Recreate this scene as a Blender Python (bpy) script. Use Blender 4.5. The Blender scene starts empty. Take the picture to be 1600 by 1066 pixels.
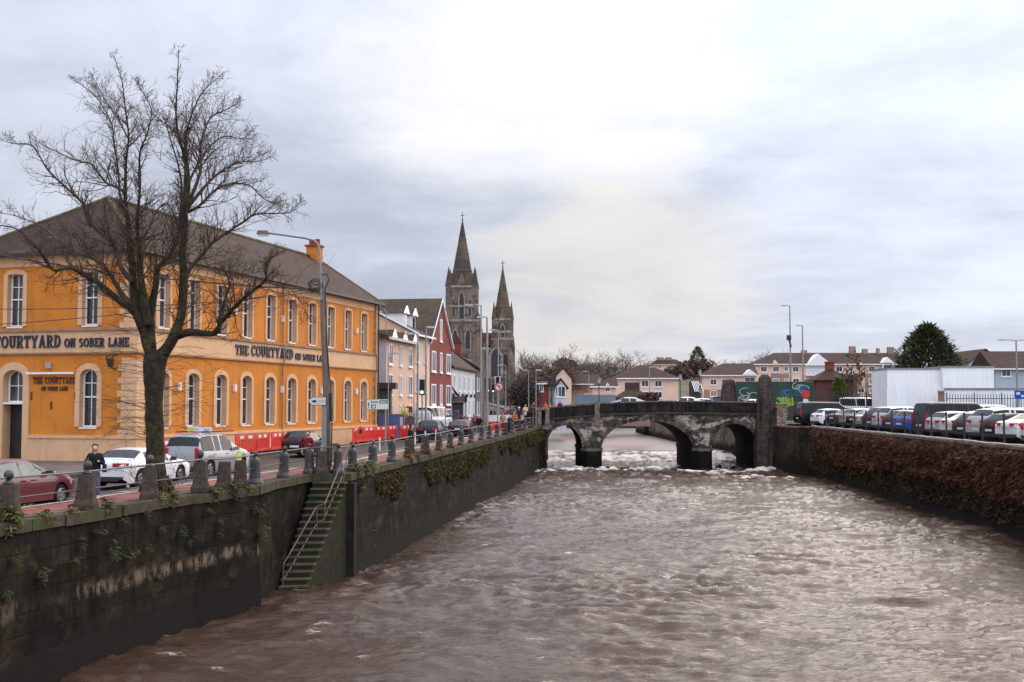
import bpy, math, random
import numpy as np
from mathutils import Vector, Matrix, noise as mnoise
R = math.radians
sc = bpy.context.scene
col = sc.collection
rnd = random.Random(7)

# ------------------------------------------------------------------ camera
CH = 7.35
cam_d = bpy.data.cameras.new("camera"); cam = bpy.data.objects.new("camera", cam_d); col.objects.link(cam)
cam.location = (0, 0, CH)
PITCH = 3.148
cam.rotation_euler = (R(90 + PITCH), 0, 0)
cam_d.sensor_width = 36; cam_d.lens = 40.5
cam_d.clip_start = 0.1; cam_d.clip_end = 6000
sc.camera = cam
# ------------------------------------------------------------------ exposure
sc.view_settings.view_transform = 'Standard'; sc.view_settings.look = 'None'
sc.view_settings.exposure = 0.14; sc.view_settings.gamma = 1.0
# ------------------------------------------------------------------ sun and sky
SUN_EL, SUN_AZ = R(30), R(48)        # azimuth measured from +Y towards +X
sd = bpy.data.lights.new("sun", 'SUN'); so = bpy.data.objects.new("sun", sd); col.objects.link(so)
sd.energy = 2.4; sd.angle = R(75); sd.color = (1.0, 0.85, 0.68)
sdir = Vector((math.sin(SUN_AZ)*math.cos(SUN_EL), math.cos(SUN_AZ)*math.cos(SUN_EL), math.sin(SUN_EL)))
so.rotation_euler = sdir.to_track_quat('Z', 'Y').to_euler()
so.location = (60, 60, 80)

w = bpy.data.worlds.new("World"); sc.world = w; w.use_nodes = True
nt = w.node_tree; nt.nodes.clear()
def wn(t, **k):
    n = nt.nodes.new(t)
    for a, b in k.items(): setattr(n, a, b)
    return n
def wl(a, b): nt.links.new(a, b)
def wmath(op, a, b=None, clamp=False):
    n = wn('ShaderNodeMath', operation=op); n.use_clamp = clamp
    for i, v in enumerate((a, b)):
        if v is None: continue
        if isinstance(v, (int, float)): n.inputs[i].default_value = v
        else: wl(v, n.inputs[i])
    return n.outputs[0]
sky = wn('ShaderNodeTexSky', sky_type='NISHITA'); sky.sun_disc = False
sky.sun_elevation = SUN_EL; sky.sun_rotation = SUN_AZ
tc = wn('ShaderNodeTexCoord')
sep = wn('ShaderNodeSeparateXYZ'); wl(tc.outputs['Generated'], sep.inputs[0])
dx, dy, dz = sep.outputs
zc = wmath('MAXIMUM', dz, 0.0)
den = wmath('ADD', zc, 0.16)
px_ = wmath('DIVIDE', dx, den); py_ = wmath('DIVIDE', dy, den)
cmb = wn('ShaderNodeCombineXYZ'); wl(px_, cmb.inputs[0]); wl(py_, cmb.inputs[1])
def wnoise(scale, detail, rough, off, dist=0.0):
    mp = wn('ShaderNodeMapping'); mp.inputs['Location'].default_value = off
    wl(cmb.outputs[0], mp.inputs[0])
    n = wn('ShaderNodeTexNoise'); n.inputs['Scale'].default_value = scale
    n.inputs['Detail'].default_value = detail; n.inputs['Roughness'].default_value = rough
    n.inputs['Distortion'].default_value = dist
    wl(mp.outputs[0], n.inputs['Vector']); return n.outputs[0]
def wramp(x, lo, hi):
    n = wn('ShaderNodeMapRange', interpolation_type='SMOOTHSTEP'); n.inputs[1].default_value = lo; n.inputs[2].default_value = hi
    wl(x, n.inputs[0]); return n.outputs[0]
def wmix(f, a, b):
    n = wn('ShaderNodeMix', data_type='RGBA')
    if isinstance(f, (int, float)): n.inputs[0].default_value = f
    else: wl(f, n.inputs[0])
    for i, v in ((6, a), (7, b)):
        if isinstance(v, tuple): n.inputs[i].default_value = (*v, 1)
        else: wl(v, n.inputs[i])
    return n.outputs[2]
def lobe(az, el, lo, hi):            # broad bright patch of thin cloud about one direction
    d = (math.sin(R(az))*math.cos(R(el)), math.cos(R(az))*math.cos(R(el)), math.sin(R(el)))
    n = wn('ShaderNodeVectorMath', operation='DOT_PRODUCT'); wl(tc.outputs['Generated'], n.inputs[0]); n.inputs[1].default_value = d
    return n.outputs['Value']
big = wnoise(0.55, 4, 0.5, (3.1, 7.7, 0), 0.3)
fine = wnoise(1.25, 7, 0.58, (1.3, 2.2, 0.5), 0.4)
wisp = wnoise(3.4, 8, 0.62, (5.3, 0.4, 2.0), 0.6)
cl = wmath('ADD', wmath('ADD', wmath('MULTIPLY', big, 0.50), wmath('MULTIPLY', fine, 0.34)), wmath('MULTIPLY', wisp, 0.16))
clf = wramp(cl, 0.38, 0.63)
# grey-lavender cloud bases to pale cloud
cloud = wmix(clf, (5.8, 6.25, 7.7), (9.1, 9.65, 11.1))
# thin bright opening
l1 = wmath('ADD', lobe(0.2, 16.5, 0, 0), wmath('MULTIPLY', wmath('SUBTRACT', cl, 0.5), 0.065))
cloud = wmix(wmath('MULTIPLY', wramp(l1, 0.979, 1.003), 0.9), cloud, (11.6, 11.5, 11.5))
# warm clearing low over the far trees
l2 = wmath('ADD', lobe(5.0, 4.4, 0, 0), wmath('MULTIPLY', wmath('SUBTRACT', fine, 0.5), 0.03))
cloud = wmix(wmath('MULTIPLY', wramp(l2, 0.988, 1.0), 0.75), cloud, (9.8, 9.3, 8.6))
mixed = wmix(0.93, sky.outputs[0], cloud)
# overcast sky: zenith brighter than horizon
zen = wmath('ADD', wmath('MULTIPLY', wmath('POWER', zc, 1.9), 2.3), 0.84)
# brighter to the right, sun side; extra brightness added behind camera as fill light
side_fill = wmath('ADD', wmath('ADD', wmath('MULTIPLY', dx, 0.30), wmath('MULTIPLY', wmath('MAXIMUM', wmath('MULTIPLY', dy, -1.0), 0.0), 0.75)), 0.97)
zen = wmath('MULTIPLY', zen, side_fill)
sc_ = wn('ShaderNodeVectorMath', operation='SCALE'); wl(mixed, sc_.inputs[0]); wl(zen, sc_.inputs['Scale'])
bg = wn('ShaderNodeBackground'); bg.inputs['Strength'].default_value = 0.095
wl(sc_.outputs[0], bg.inputs[0])
out = wn('ShaderNodeOutputWorld'); wl(bg.outputs[0], out.inputs[0])

# ------------------------------------------------------------------ measuring helpers (photogrammetry)
CF, SF = math.cos(R(PITCH)), math.sin(R(PITCH))
def ray(px, py):
    u, v = (px-800)/1800, (533-py)/1800
    return Vector((u, CF - v*SF, SF + v*CF))
def at(px, py, Y):
    d = ray(px, py); return Vector((0, 0, CH)) + d*(Y/d.y)
def xat(px, Y): return at(px, 632, Y).x
def zat(py, Y): return at(800, py, Y).z
def ong(px, py, z):
    d = ray(px, py); return Vector((0, 0, CH)) + d*((z-CH)/d.z)

# ------------------------------------------------------------------ object helpers
def setp(o, label=None, cat=None, group=None, kind=None):
    if label: o['label'] = label
    if cat: o['category'] = cat
    if group: o['group'] = group
    if kind: o['kind'] = kind
    return o
def thing(name, label, cat, loc=(0, 0, 0), rz=0.0, group=None):
    o = bpy.data.objects.new(name, None); col.objects.link(o)
    o.empty_display_size = 0.3
    o.location = loc; o.rotation_euler = (0, 0, rz)
    return setp(o, label, cat, group)
class MB:
    def __init__(s): s.v = []; s.f = []; s.uv = []; s.x = None
    def P(s, p, uv=(0, 0)):
        p = Vector(p)
        if s.x is not None: p = s.x @ p
        s.v.append(tuple(p)); s.uv.append(uv); return len(s.v)-1
    def poly(s, pts, uvs=None):
        s.f.append([s.P(p, uvs[i] if uvs else (0, 0)) for i, p in enumerate(pts)]); return s
    def box(s, c, d, rz=0.0, taper=1.0, M=None):
        """c = centre, d = full size; taper scales the top"""
        hx, hy, hz = d[0]/2, d[1]/2, d[2]/2
        cs, sn = math.cos(rz), math.sin(rz)
        ids = []
        for z, k in ((-hz, 1), (hz, taper)):
            for x, y in ((-hx, -hy), (hx, -hy), (hx, hy), (-hx, hy)):
                x2, y2 = x*k, y*k
                ids.append(s.P((c[0]+x2*cs-y2*sn, c[1]+x2*sn+y2*cs, c[2]+z)))
        a = ids
        for q in ((0, 3, 2, 1), (4, 5, 6, 7), (0, 1, 5, 4), (1, 2, 6, 5), (2, 3, 7, 6), (3, 0, 4, 7)):
            s.f.append([a[i] for i in q])
        return s
    def bb(s, x0, x1, y0, y1, z0, z1): return s.box(((x0+x1)/2, (y0+y1)/2, (z0+z1)/2), (x1-x0, y1-y0, z1-z0))
    def tube(s, pts, rads, n=6, cap=True):
        pts = [Vector(p) for p in pts]
        if isinstance(rads, (int, float)): rads = [rads]*len(pts)
        prev = None; rings = []
        ref = None
        for i, p in enumerate(pts):
            if i == 0: t = pts[1]-p
            elif i == len(pts)-1: t = p-pts[i-1]
            else: t = pts[i+1]-pts[i-1]
            if t.length < 1e-9: t = Vector((0, 0, 1))
            t.normalize()
            if ref is None: ref = Vector((1, 0, 0)) if abs(t.x) < 0.8 else Vector((0, 1, 0))
            a = ref - t*ref.dot(t)
            if a.length < 1e-4: a = Vector((0, 1, 0)) - t*t.y
            a.normalize(); ref = a; b = t.cross(a)
            rings.append([s.P(p + (a*math.cos(2*math.pi*k/n) + b*math.sin(2*math.pi*k/n))*rads[i]) for k in range(n)])
        for i in range(len(rings)-1):
            A, B = rings[i], rings[i+1]
            for k in range(n): s.f.append([A[k], A[(k+1) % n], B[(k+1) % n], B[k]])
        if cap: s.f.append(list(reversed(rings[0]))); s.f.append(list(rings[-1]))
        return s
    def lathe(s, c, prof, n=12, sq=False, rot=0.0):
        """prof = [(r, z)]"""
        rings = []
        for r, z in prof:
            rings.append([s.P((c[0]+r*math.cos(rot+2*math.pi*k/n), c[1]+r*math.sin(rot+2*math.pi*k/n), c[2]+z)) for k in range(n)])
        for i in range(len(rings)-1):
            A, B = rings[i], rings[i+1]
            for k in range(n): s.f.append([A[k], A[(k+1) % n], B[(k+1) % n], B[k]])
        s.f.append(list(reversed(rings[0]))); s.f.append(list(rings[-1])); return s
    def prism(s, pts, vec):
        vec = Vector(vec); a = [s.P(p) for p in pts]; b = [s.P(Vector(p)+vec) for p in pts]; n = len(pts)
        s.f.append(list(reversed(a))); s.f.append(b)
        for i in range(n): s.f.append([a[i], a[(i+1) % n], b[(i+1) % n], b[i]])
        return s
    def sphere(s, c, r, n=10, m=6, sz=1.0):
        return s.lathe(c, [(max(r*math.sin(math.pi*i/m), 0.0005), -r*sz*math.cos(math.pi*i/m)) for i in range(m+1)], n)
    def mesh(s, name):
        me = bpy.data.meshes.new(name); me.from_pydata(s.v, [], s.f)
        if any(u != (0, 0) for u in s.uv):
            ul = me.uv_layers.new(name='UVMap')
            li = np.empty(len(me.loops), dtype=np.int32); me.loops.foreach_get('vertex_index', li)
            ul.data.foreach_set('uv', np.array(s.uv, dtype=np.float32)[li].ravel())
        me.update(); return me
    def build(s, name, mat, parent=None, smooth=False, label=None, recalc=False):
        me = s.mesh(name)
        if recalc:
            import bmesh
            bm = bmesh.new(); bm.from_mesh(me); bmesh.ops.remove_doubles(bm, verts=bm.verts, dist=0.0005)
            bmesh.ops.recalc_face_normals(bm, faces=bm.faces); bm.to_mesh(me); bm.free()
        o = bpy.data.objects.new(name, me); col.objects.link(o)
        if mat: me.materials.append(mat)
        if parent: o.parent = parent
        if smooth:
            me.polygons.foreach_set('use_smooth', [True]*len(me.polygons))
        if label: o['label'] = label
        return o
def kids(o): return [c for c in col.objects if c.parent == o]
def copy_tree(o, parent=None):
    c = o.copy(); col.objects.link(c)
    for k in ('label',):
        if k in c and parent is None: del c[k]
    if parent is not None: c.parent = parent
    for ch in list(o.children): copy_tree(ch, c)
    return c
ORD = 'first second third fourth fifth sixth seventh eighth ninth tenth eleventh twelfth thirteenth fourteenth fifteenth sixteenth seventeenth eighteenth nineteenth twentieth twenty-first twenty-second twenty-third twenty-fourth twenty-fifth twenty-sixth twenty-seventh twenty-eighth twenty-ninth thirtieth'.split()

# ------------------------------------------------------------------ materials
def mnode(nt, t, **k):
    n = nt.nodes.new(t)
    for a, b in k.items(): setattr(n, a, b)
    return n
def mat(name, c, rough=0.8, var=0.18, scale=2.5, c2=None, c2lo=0.5, c2hi=0.65, c2scale=1.2, metal=0.0, bump=0.0, bscale=12.0, spec=0.5,
        stretch=(1, 1, 1), coat=0.0, emit=None, estr=1.0, streak=None, streak_amt=0.5, courses=None, c3=None, c3lo=0.6, c3hi=0.75, c3scale=2.0):
    m = bpy.data.materials.new(name); m.use_nodes = True; t = m.node_tree; L = t.links.new
    bs = t.nodes['Principled BSDF']
    bs.inputs['Roughness'].default_value = rough; bs.inputs['Metallic'].default_value = metal
    bs.inputs['Specular IOR Level'].default_value = spec if rough < 0.65 else spec*0.3
    if coat: bs.inputs['Coat Weight'].default_value = coat; bs.inputs['Coat Roughness'].default_value = 0.04
    tcn = mnode(t, 'ShaderNodeTexCoord'); mp = mnode(t, 'ShaderNodeMapping'); L(tcn.outputs['Object'], mp.inputs[0])
    mp.inputs['Scale'].default_value = stretch
    def nz(s, d=5, r=0.6, vec=None):
        n = mnode(t, 'ShaderNodeTexNoise'); n.inputs['Scale'].default_value = s; n.inputs['Detail'].default_value = d
        n.inputs['Roughness'].default_value = r; L(vec or mp.outputs[0], n.inputs['Vector']); return n.outputs[0]
    def mx(f, a, b):
        n = mnode(t, 'ShaderNodeMix', data_type='RGBA')
        if isinstance(f, float): n.inputs[0].default_value = f
        else: L(f, n.inputs[0])
        for i, v in ((6, a), (7, b)):
            if isinstance(v, tuple): n.inputs[i].default_value = (*v, 1)
            else: L(v, n.inputs[i])
        return n.outputs[2]
    def rp(x, lo, hi):
        n = mnode(t, 'ShaderNodeMapRange', interpolation_type='SMOOTHSTEP'); n.inputs[1].default_value = lo; n.inputs[2].default_value = hi
        L(x, n.inputs[0]); return n.outputs[0]
    base = mx(rp(nz(scale), 0.3, 0.7), tuple(x*(1-var) for x in c), tuple(min(x*(1+var), 1) for x in c))
    if c2: base = mx(rp(nz(c2scale, 6, 0.65), c2lo, c2hi), base, tuple(c2))
    if c3: base = mx(rp(nz(c3scale, 6, 0.65), c3lo, c3hi), base, tuple(c3))
    if streak:   # run-off stains below sills and copings, long in Z
        m2 = mnode(t, 'ShaderNodeMapping'); m2.inputs['Scale'].default_value = (2.2, 2.2, 0.12); L(tcn.outputs['Object'], m2.inputs[0])
        f = rp(nz(1.6, 5, 0.6, m2.outputs[0]), 0.5, 0.75)
        mm = mnode(t, 'ShaderNodeMath', operation='MULTIPLY'); L(f, mm.inputs[0]); mm.inputs[1].default_value = streak_amt
        base = mx(mm.outputs[0], base, tuple(streak))
    hgt = None
    if courses:  # horizontal courses of slates / boards by height
        sp = mnode(t, 'ShaderNodeSeparateXYZ'); L(tcn.outputs['Object'], sp.inputs[0])
        a = mnode(t, 'ShaderNodeMath', operation='MULTIPLY'); L(sp.outputs[2], a.inputs[0]); a.inputs[1].default_value = 1/courses
        fr = mnode(t, 'ShaderNodeMath', operation='FRACT'); L(a.outputs[0], fr.inputs[0]); hgt = fr.outputs[0]
        d = rp(fr.outputs[0], 0.75, 1.0)
        mm = mnode(t, 'ShaderNodeMath', operation='MULTIPLY'); L(d, mm.inputs[0]); mm.inputs[1].default_value = 0.35
        base = mx(mm.outputs[0], base, tuple(x*0.55 for x in c))
    L(base, bs.inputs['Base Color'])
    if bump:
        b = mnode(t, 'ShaderNodeBump'); b.inputs['Strength'].default_value = bump; b.inputs['Distance'].default_value = 0.03
        L(nz(bscale, 6, 0.65), b.inputs['Height']); L(b.outputs[0], bs.inputs['Normal'])
    if emit:
        bs.inputs['Emission Color'].default_value = (*emit, 1); bs.inputs['Emission Strength'].default_value = estr
    return m
def masonry(name, c, c2, mortar, bw, bh, band=None, moss=None, wet=None, mort=0.02, light=None, light_lo=0.62, light_hi=0.72, bump=0.5, zwet=1.4):
    """coursed stone on UV (metres); moss patches and a dark tide band below zwet"""
    m = bpy.data.materials.new(name); m.use_nodes = True; t = m.node_tree; L = t.links.new
    bs = t.nodes['Principled BSDF']; bs.inputs['Roughness'].default_value = 0.9; bs.inputs['Specular IOR Level'].default_value = 0.12
    uv = mnode(t, 'ShaderNodeUVMap')
    br = mnode(t, 'ShaderNodeTexBrick'); L(uv.outputs[0], br.inputs['Vector'])
    br.inputs['Scale'].default_value = 1.0; br.inputs['Brick Width'].default_value = bw; br.inputs['Row Height'].default_value = bh
    br.inputs['Mortar Size'].default_value = mort; br.inputs['Mortar Smooth'].default_value = 0.6
    br.inputs['Color1'].default_value = (*c, 1); br.inputs['Color2'].default_value = (*c2, 1); br.inputs['Mortar'].default_value = (*mortar, 1)
    tcn = mnode(t, 'ShaderNodeTexCoord')
    def nz(s, d=6, r=0.65, sc3=(1, 1, 1)):
        mp = mnode(t, 'ShaderNodeMapping'); mp.inputs['Scale'].default_value = sc3; L(tcn.outputs['Object'], mp.inputs[0])
        n = mnode(t, 'ShaderNodeTexNoise'); n.inputs['Scale'].default_value = s; n.inputs['Detail'].default_value = d
        n.inputs['Roughness'].default_value = r; L(mp.outputs[0], n.inputs['Vector']); return n.outputs[0]
    def mx(f, a, b, bt='MIX'):
        n = mnode(t, 'ShaderNodeMix', data_type='RGBA'); n.blend_type = bt
        if isinstance(f, float): n.inputs[0].default_value = f
        else: L(f, n.inputs[0])
        for i, v in ((6, a), (7, b)):
            if isinstance(v, tuple): n.inputs[i].default_value = (*v, 1)
            else: L(v, n.inputs[i])
        return n.outputs[2]
    def rp(x, lo, hi, a=0.0, b=1.0):
        n = mnode(t, 'ShaderNodeMapRange', interpolation_type='SMOOTHSTEP'); n.inputs[1].default_value = lo; n.inputs[2].default_value = hi
        n.inputs[3].default_value = a; n.inputs[4].default_value = b
        L(x, n.inputs[0]); return n.outputs[0]
    base = br.outputs[0]
    base = mx(rp(nz(0.9), 0.35, 0.68), base, mx(1.0, base, (0.45, 0.43, 0.42), 'MULTIPLY'))
    base = mx(rp(nz(6.0), 0.4, 0.7), base, mx(1.0, base, (0.6, 0.58, 0.56), 'MULTIPLY'))
    st = rp(nz(1.3, 5, 0.6, (1.6, 1.6, 0.1)), 0.48, 0.66)
    base = mx(st, base, mx(1.0, base, (0.4, 0.37, 0.35), 'MULTIPLY'))
    if light: base = mx(rp(nz(0.8, 7, 0.7, (1, 1, 1.6)), light_lo, light_hi), base, light)
    if moss: base = mx(rp(nz(0.7, 7, 0.7, (1, 1, 0.5)), 0.52, 0.68), base, moss)
    if wet:
        sp = mnode(t, 'ShaderNodeSeparateXYZ'); L(tcn.outputs['Object'], sp.inputs[0])
        ad = mnode(t, 'ShaderNodeMath', operation='ADD'); L(sp.outputs[2], ad.inputs[0])
        jj = rp(nz(0.8), 0.2, 0.8, -0.5, 0.5); L(jj, ad.inputs[1])
        base = mx(rp(ad.outputs[0], zwet, zwet+0.9, 1.0, 0.0), base, wet)
    if band:     # irregular strip of old lime left along one joint
        sp2 = mnode(t, 'ShaderNodeSeparateXYZ'); L(tcn.outputs['Object'], sp2.inputs[0])
        a1 = mnode(t, 'ShaderNodeMath', operation='ADD'); L(sp2.outputs[2], a1.inputs[0]); L(rp(nz(0.35), 0.2, 0.8, -0.25, 0.25), a1.inputs[1])
        a2 = mnode(t, 'ShaderNodeMath', operation='SUBTRACT'); L(a1.outputs[0], a2.inputs[0]); a2.inputs[1].default_value = band[0]
        a3 = mnode(t, 'ShaderNodeMath', operation='ABSOLUTE'); L(a2.outputs[0], a3.inputs[0])
        f1 = rp(a3.outputs[0], 0.05, band[1], 1.0, 0.0); f2 = rp(nz(2.6, 7, 0.7, (1, 1, 0.45)), 0.44, 0.6); f3 = rp(nz(0.16, 2, 0.5), 0.28, 0.42)
        m1 = mnode(t, 'ShaderNodeMath', operation='MULTIPLY'); L(f1, m1.inputs[0]); L(f2, m1.inputs[1])
        m2 = mnode(t, 'ShaderNodeMath', operation='MULTIPLY'); L(m1.outputs[0], m2.inputs[0]); L(f3, m2.inputs[1])
        base = mx(m2.outputs[0], base, band[2])
    L(base, bs.inputs['Base Color'])
    b = mnode(t, 'ShaderNodeBump'); b.inputs['Strength'].default_value = bump; b.inputs['Distance'].default_value = 0.06
    hm = mx(0.35, br.outputs['Fac'], nz(9.0)); 
    inv = mnode(t, 'ShaderNodeInvert'); L(hm, inv.inputs['Color']); L(inv.outputs[0], b.inputs['Height']); L(b.outputs[0], bs.inputs['Normal'])
    return m
def glass(name, c=(0.02, 0.022, 0.025), rough=0.06):
    return mat(name, c, rough, 0.25, 1.2, spec=0.6)
Mt = dict(
    orange=mat('orange_render', (0.55, 0.190, 0.030), 0.75, 0.08, 0.8, c2=(0.46, 0.150, 0.022), c2lo=0.45, c2hi=0.75, c2scale=0.5, c3=(0.36, 0.14, 0.03), c3lo=0.6, c3hi=0.75, c3scale=0.7, streak=(0.26, 0.11, 0.03), streak_amt=0.5, bump=0.1, bscale=30),
    tan=mat('tan_render', (0.62, 0.38, 0.215), 0.75, 0.07, 1.2, c2=(0.48, 0.29, 0.16), c2lo=0.55, c2hi=0.85, streak=(0.3, 0.19, 0.12), streak_amt=0.3),
    tandark=mat('moulding_paint', (0.30, 0.18, 0.10), 0.7),
    slate=mat('brown_slates', (0.040, 0.021, 0.014), 0.75, 0.3, 3.0, c2=(0.075, 0.052, 0.028), c2lo=0.54, c2hi=0.74, c2scale=0.55, courses=0.16, bump=0.4, bscale=9, stretch=(1, 1, 1)),
    mossroof=mat('mossy_slates', (0.060, 0.044, 0.034), 0.85, 0.3, 3.0, c2=(0.075, 0.060, 0.030), c2lo=0.45, c2hi=0.68, c2scale=0.5, courses=0.2, bump=0.4),
    brownroof=mat('brown_tiles', (0.055, 0.034, 0.026), 0.85, 0.25, 1.5, c2=(0.05, 0.038, 0.024), c2scale=0.3, courses=0.35, bump=0.3),
    gutter=mat('dark_gutter', (0.025, 0.02, 0.02), 0.5),
    white=mat('white_paint', (0.74, 0.73, 0.72), 0.55, 0.06),
    glass=glass('window_glass'),
    glassm=mat('net_curtain_glass', (0.055, 0.05, 0.048), 0.12, 0.6, 1.6),
    glassl=mat('pale_curtained_glass', (0.20, 0.20, 0.19), 0.15, 0.45, 0.9),
    letter=mat('dark_navy_letters', (0.018, 0.018, 0.035), 0.5, 0.2),
    letterred=mat('dark_red_brown_letters', (0.10, 0.03, 0.012), 0.6, 0.2),
    chim=mat('terracotta', (0.24, 0.06, 0.03), 0.8),
    asphalt=mat('asphalt', (0.062, 0.049, 0.042), 0.8, 0.2, 1.2, c2=(0.042, 0.034, 0.029), c2scale=0.4, bump=0.25, bscale=60),
    path=mat('grey_paving', (0.125, 0.098, 0.082), 0.75, 0.15, 1.5, c2=(0.08, 0.063, 0.053), c2scale=0.5, bump=0.2, bscale=40),
    redlane=mat('red_cycle_surface', (0.235, 0.080, 0.066), 0.8, 0.2, 1.2, c2=(0.15, 0.066, 0.056), c2scale=0.8, bump=0.2, bscale=60),
    line=mat('white_road_paint', (0.55, 0.53, 0.5), 0.7, 0.2, 3.0, c2=(0.25, 0.22, 0.21), c2lo=0.55, c2hi=0.7, c2scale=3),
    stairend=mat('stair_end_stone', (0.018, 0.014, 0.010), 0.9, 0.35, 2.0, c2=(0.024, 0.026, 0.010), c2scale=1.0, bump=0.6, streak=(0.012, 0.010, 0.009), streak_amt=0.6),
    kerb=mat('granite_kerb', (0.07, 0.06, 0.055), 0.8, 0.25, 3),
    coping=mat('mossy_granite_coping', (0.066, 0.048, 0.035), 0.85, 0.3, 2.0, c2=(0.05, 0.06, 0.02), c2lo=0.5, c2hi=0.62, c2scale=1.1, bump=0.5),
    granite=mat('weathered_granite', (0.072, 0.054, 0.041), 0.85, 0.28, 4.0, c2=(0.036, 0.031, 0.018), c2lo=0.48, c2hi=0.65, c2scale=2.5, streak=(0.035, 0.03, 0.026), streak_amt=0.7, bump=0.6, bscale=18),
    iron=mat('dark_iron', (0.028, 0.026, 0.025), 0.5, 0.3, 6, c2=(0.05, 0.04, 0.02), c2scale=4, bump=0.3),
    steel=mat('grey_galvanised_steel', (0.26, 0.26, 0.26), 0.45, 0.15, 2, metal=0.5),
    greypost=mat('grey_painted_post', (0.21, 0.21, 0.205), 0.5, 0.12, 2, streak=(0.1, 0.09, 0.08), streak_amt=0.4),
    wood=mat('weathered_pole_wood', (0.17, 0.135, 0.11), 0.85, 0.25, 3, stretch=(4, 4, 0.5), streak=(0.07, 0.055, 0.045), streak_amt=0.5, bump=0.4),
    bark=mat('mossy_bark', (0.034, 0.025, 0.018), 0.9, 0.35, 5, c2=(0.05, 0.056, 0.018), c2lo=0.5, c2hi=0.62, c2scale=3.0, bump=1.0, bscale=14, c3=(0.08, 0.066, 0.054), c3lo=0.66, c3hi=0.72, c3scale=6),
    twig=mat('bare_twigs', (0.085, 0.056, 0.041), 0.85, 0.3, 3),
    fartwig=mat('far_bare_twigs', (0.13, 0.092, 0.072), 0.9, 0.25, 0.6),
    red=mat('red_plastic', (0.70, 0.032, 0.022), 0.45, 0.15, 2, c2=(0.38, 0.03, 0.02), c2scale=1),
    redsign=mat('red_sign_film', (0.5, 0.018, 0.02), 0.4, 0.1),
    orangesign=mat('orange_roadwork_sign', (0.70, 0.045, 0.012), 0.5, 0.1),
    cable=mat('black_cable', (0.02, 0.018, 0.018), 0.6),
    black=mat('black_plastic', (0.015, 0.015, 0.016), 0.45, 0.2),
    plastic_w=mat('white_plastic', (0.7, 0.69, 0.67), 0.5, 0.12, 3, c2=(0.4, 0.36, 0.33), c2lo=0.6, c2hi=0.8, c2scale=5),
    tyre=mat('tyre_rubber', (0.018, 0.017, 0.017), 0.8, 0.2),
    rim=mat('alloy_rim', (0.30, 0.30, 0.31), 0.35, 0.1, metal=0.7),
    carglass=mat('car_glass', (0.012, 0.014, 0.015), 0.04, 0.3, 1.2, spec=0.28),
    carglassl=glass('car_glass_pale', (0.10, 0.12, 0.12), 0.03),
    tail=mat('red_tail_lens', (0.42, 0.012, 0.015), 0.15, 0.1, spec=0.6),
    head=mat('clear_headlight', (0.5, 0.5, 0.52), 0.1, 0.1, spec=0.7),
    plate=mat('number_plate', (0.6, 0.6, 0.58), 0.4, 0.05),
    trimdark=mat('dark_trim', (0.022, 0.022, 0.023), 0.5, 0.2),
    signwhite=mat('white_sign_face', (0.62, 0.62, 0.58), 0.4, 0.06),
    signgreen=mat('green_sign_patch', (0.02, 0.16, 0.05), 0.4, 0.06),
    green_led=mat('green_signal_lens', (0.1, 0.6, 0.5), 0.3, emit=(0.45, 1.0, 0.85), estr=2.2),
    lampglow=mat('lamp_lens', (0.6, 0.6, 0.6), 0.3),
)
# ================================================================== GROUND, QUAYS, RIVER
O = [(-19.3, -2), (-16, 13), (-12.6, 28.3), (-10.5, 38), (-9.08, 41.6), (-6.9, 48.6), (-6.2, 54.4), (2.85, 125), (3.7, 128.3), (4.3, 141), (4.0, 170), (2.0, 230), (-6, 300)]
O = [Vector(p) for p in O]
GZ = [(-50, 4.39), (40, 4.39), (100, 4.68), (126, 4.95), (141, 5.45), (200, 5.8), (300, 8.0), (2000, 8.0)]
def Gz(Y):
    for (a, za), (b, zb) in zip(GZ, GZ[1:]):
        if Y <= b: return za + (zb-za)*(Y-a)/(b-a)
    return 8.0
def resample(P, step):
    out = [P[0]]
    for a, b in zip(P, P[1:]):
        n = max(1, int((b-a).length/step))
        for i in range(1, n+1): out.append(a+(b-a)*i/n)
    return out
def offset(P, d):
    out = []
    for i, p in enumerate(P):
        t = Vector((0, 0))
        if i > 0: t += (p-P[i-1]).normalized()
        if i < len(P)-1: t += (P[i+1]-p).normalized()
        t.normalize(); out.append(p + Vector((-t.y, t.x))*d)
    return out
# smooth line for the street strips
Os = resample(O[:5] + [Vector((-9.6, 44.6)), Vector((-9.1, 48.0)), Vector((-7.0, 52.2))] + O[6:], 2.0)
for _ in range(6):
    Os = [Os[0]] + [(Os[i-1]+Os[i]*2+Os[i+1])/4 for i in range(1, len(Os)-1)] + [Os[-1]]
def strip(name, d0, d1, dz0, dz1, m, Y0=-60, Y1=999, kind='structure', P=None):
    P = P or Os; A = offset(P, d0); B = offset(P, d1); mb = MB(); ids = []
    for a, b, p in zip(A, B, P):
        if p.y < Y0 or p.y > Y1: continue
        ids.append((mb.P((a.x, a.y, Gz(p.y)+dz0)), mb.P((b.x, b.y, Gz(p.y)+dz1))))
    for (a, b), (c, d) in zip(ids, ids[1:]): mb.f.append([a, b, d, c])
    return mb, setp(mb.build(name, m), kind=kind) if name else mb
strip('footpath', 0.55, 3.22, 0.0, 0.0, Mt['path'], Y1=300)
strip('cycle_lane', 1.0, 2.45, 0.006, 0.006, Mt['redlane'], Y1=126)
strip('lane_line', 2.45, 2.57, 0.011, 0.011, Mt['line'], Y1=126)
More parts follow.
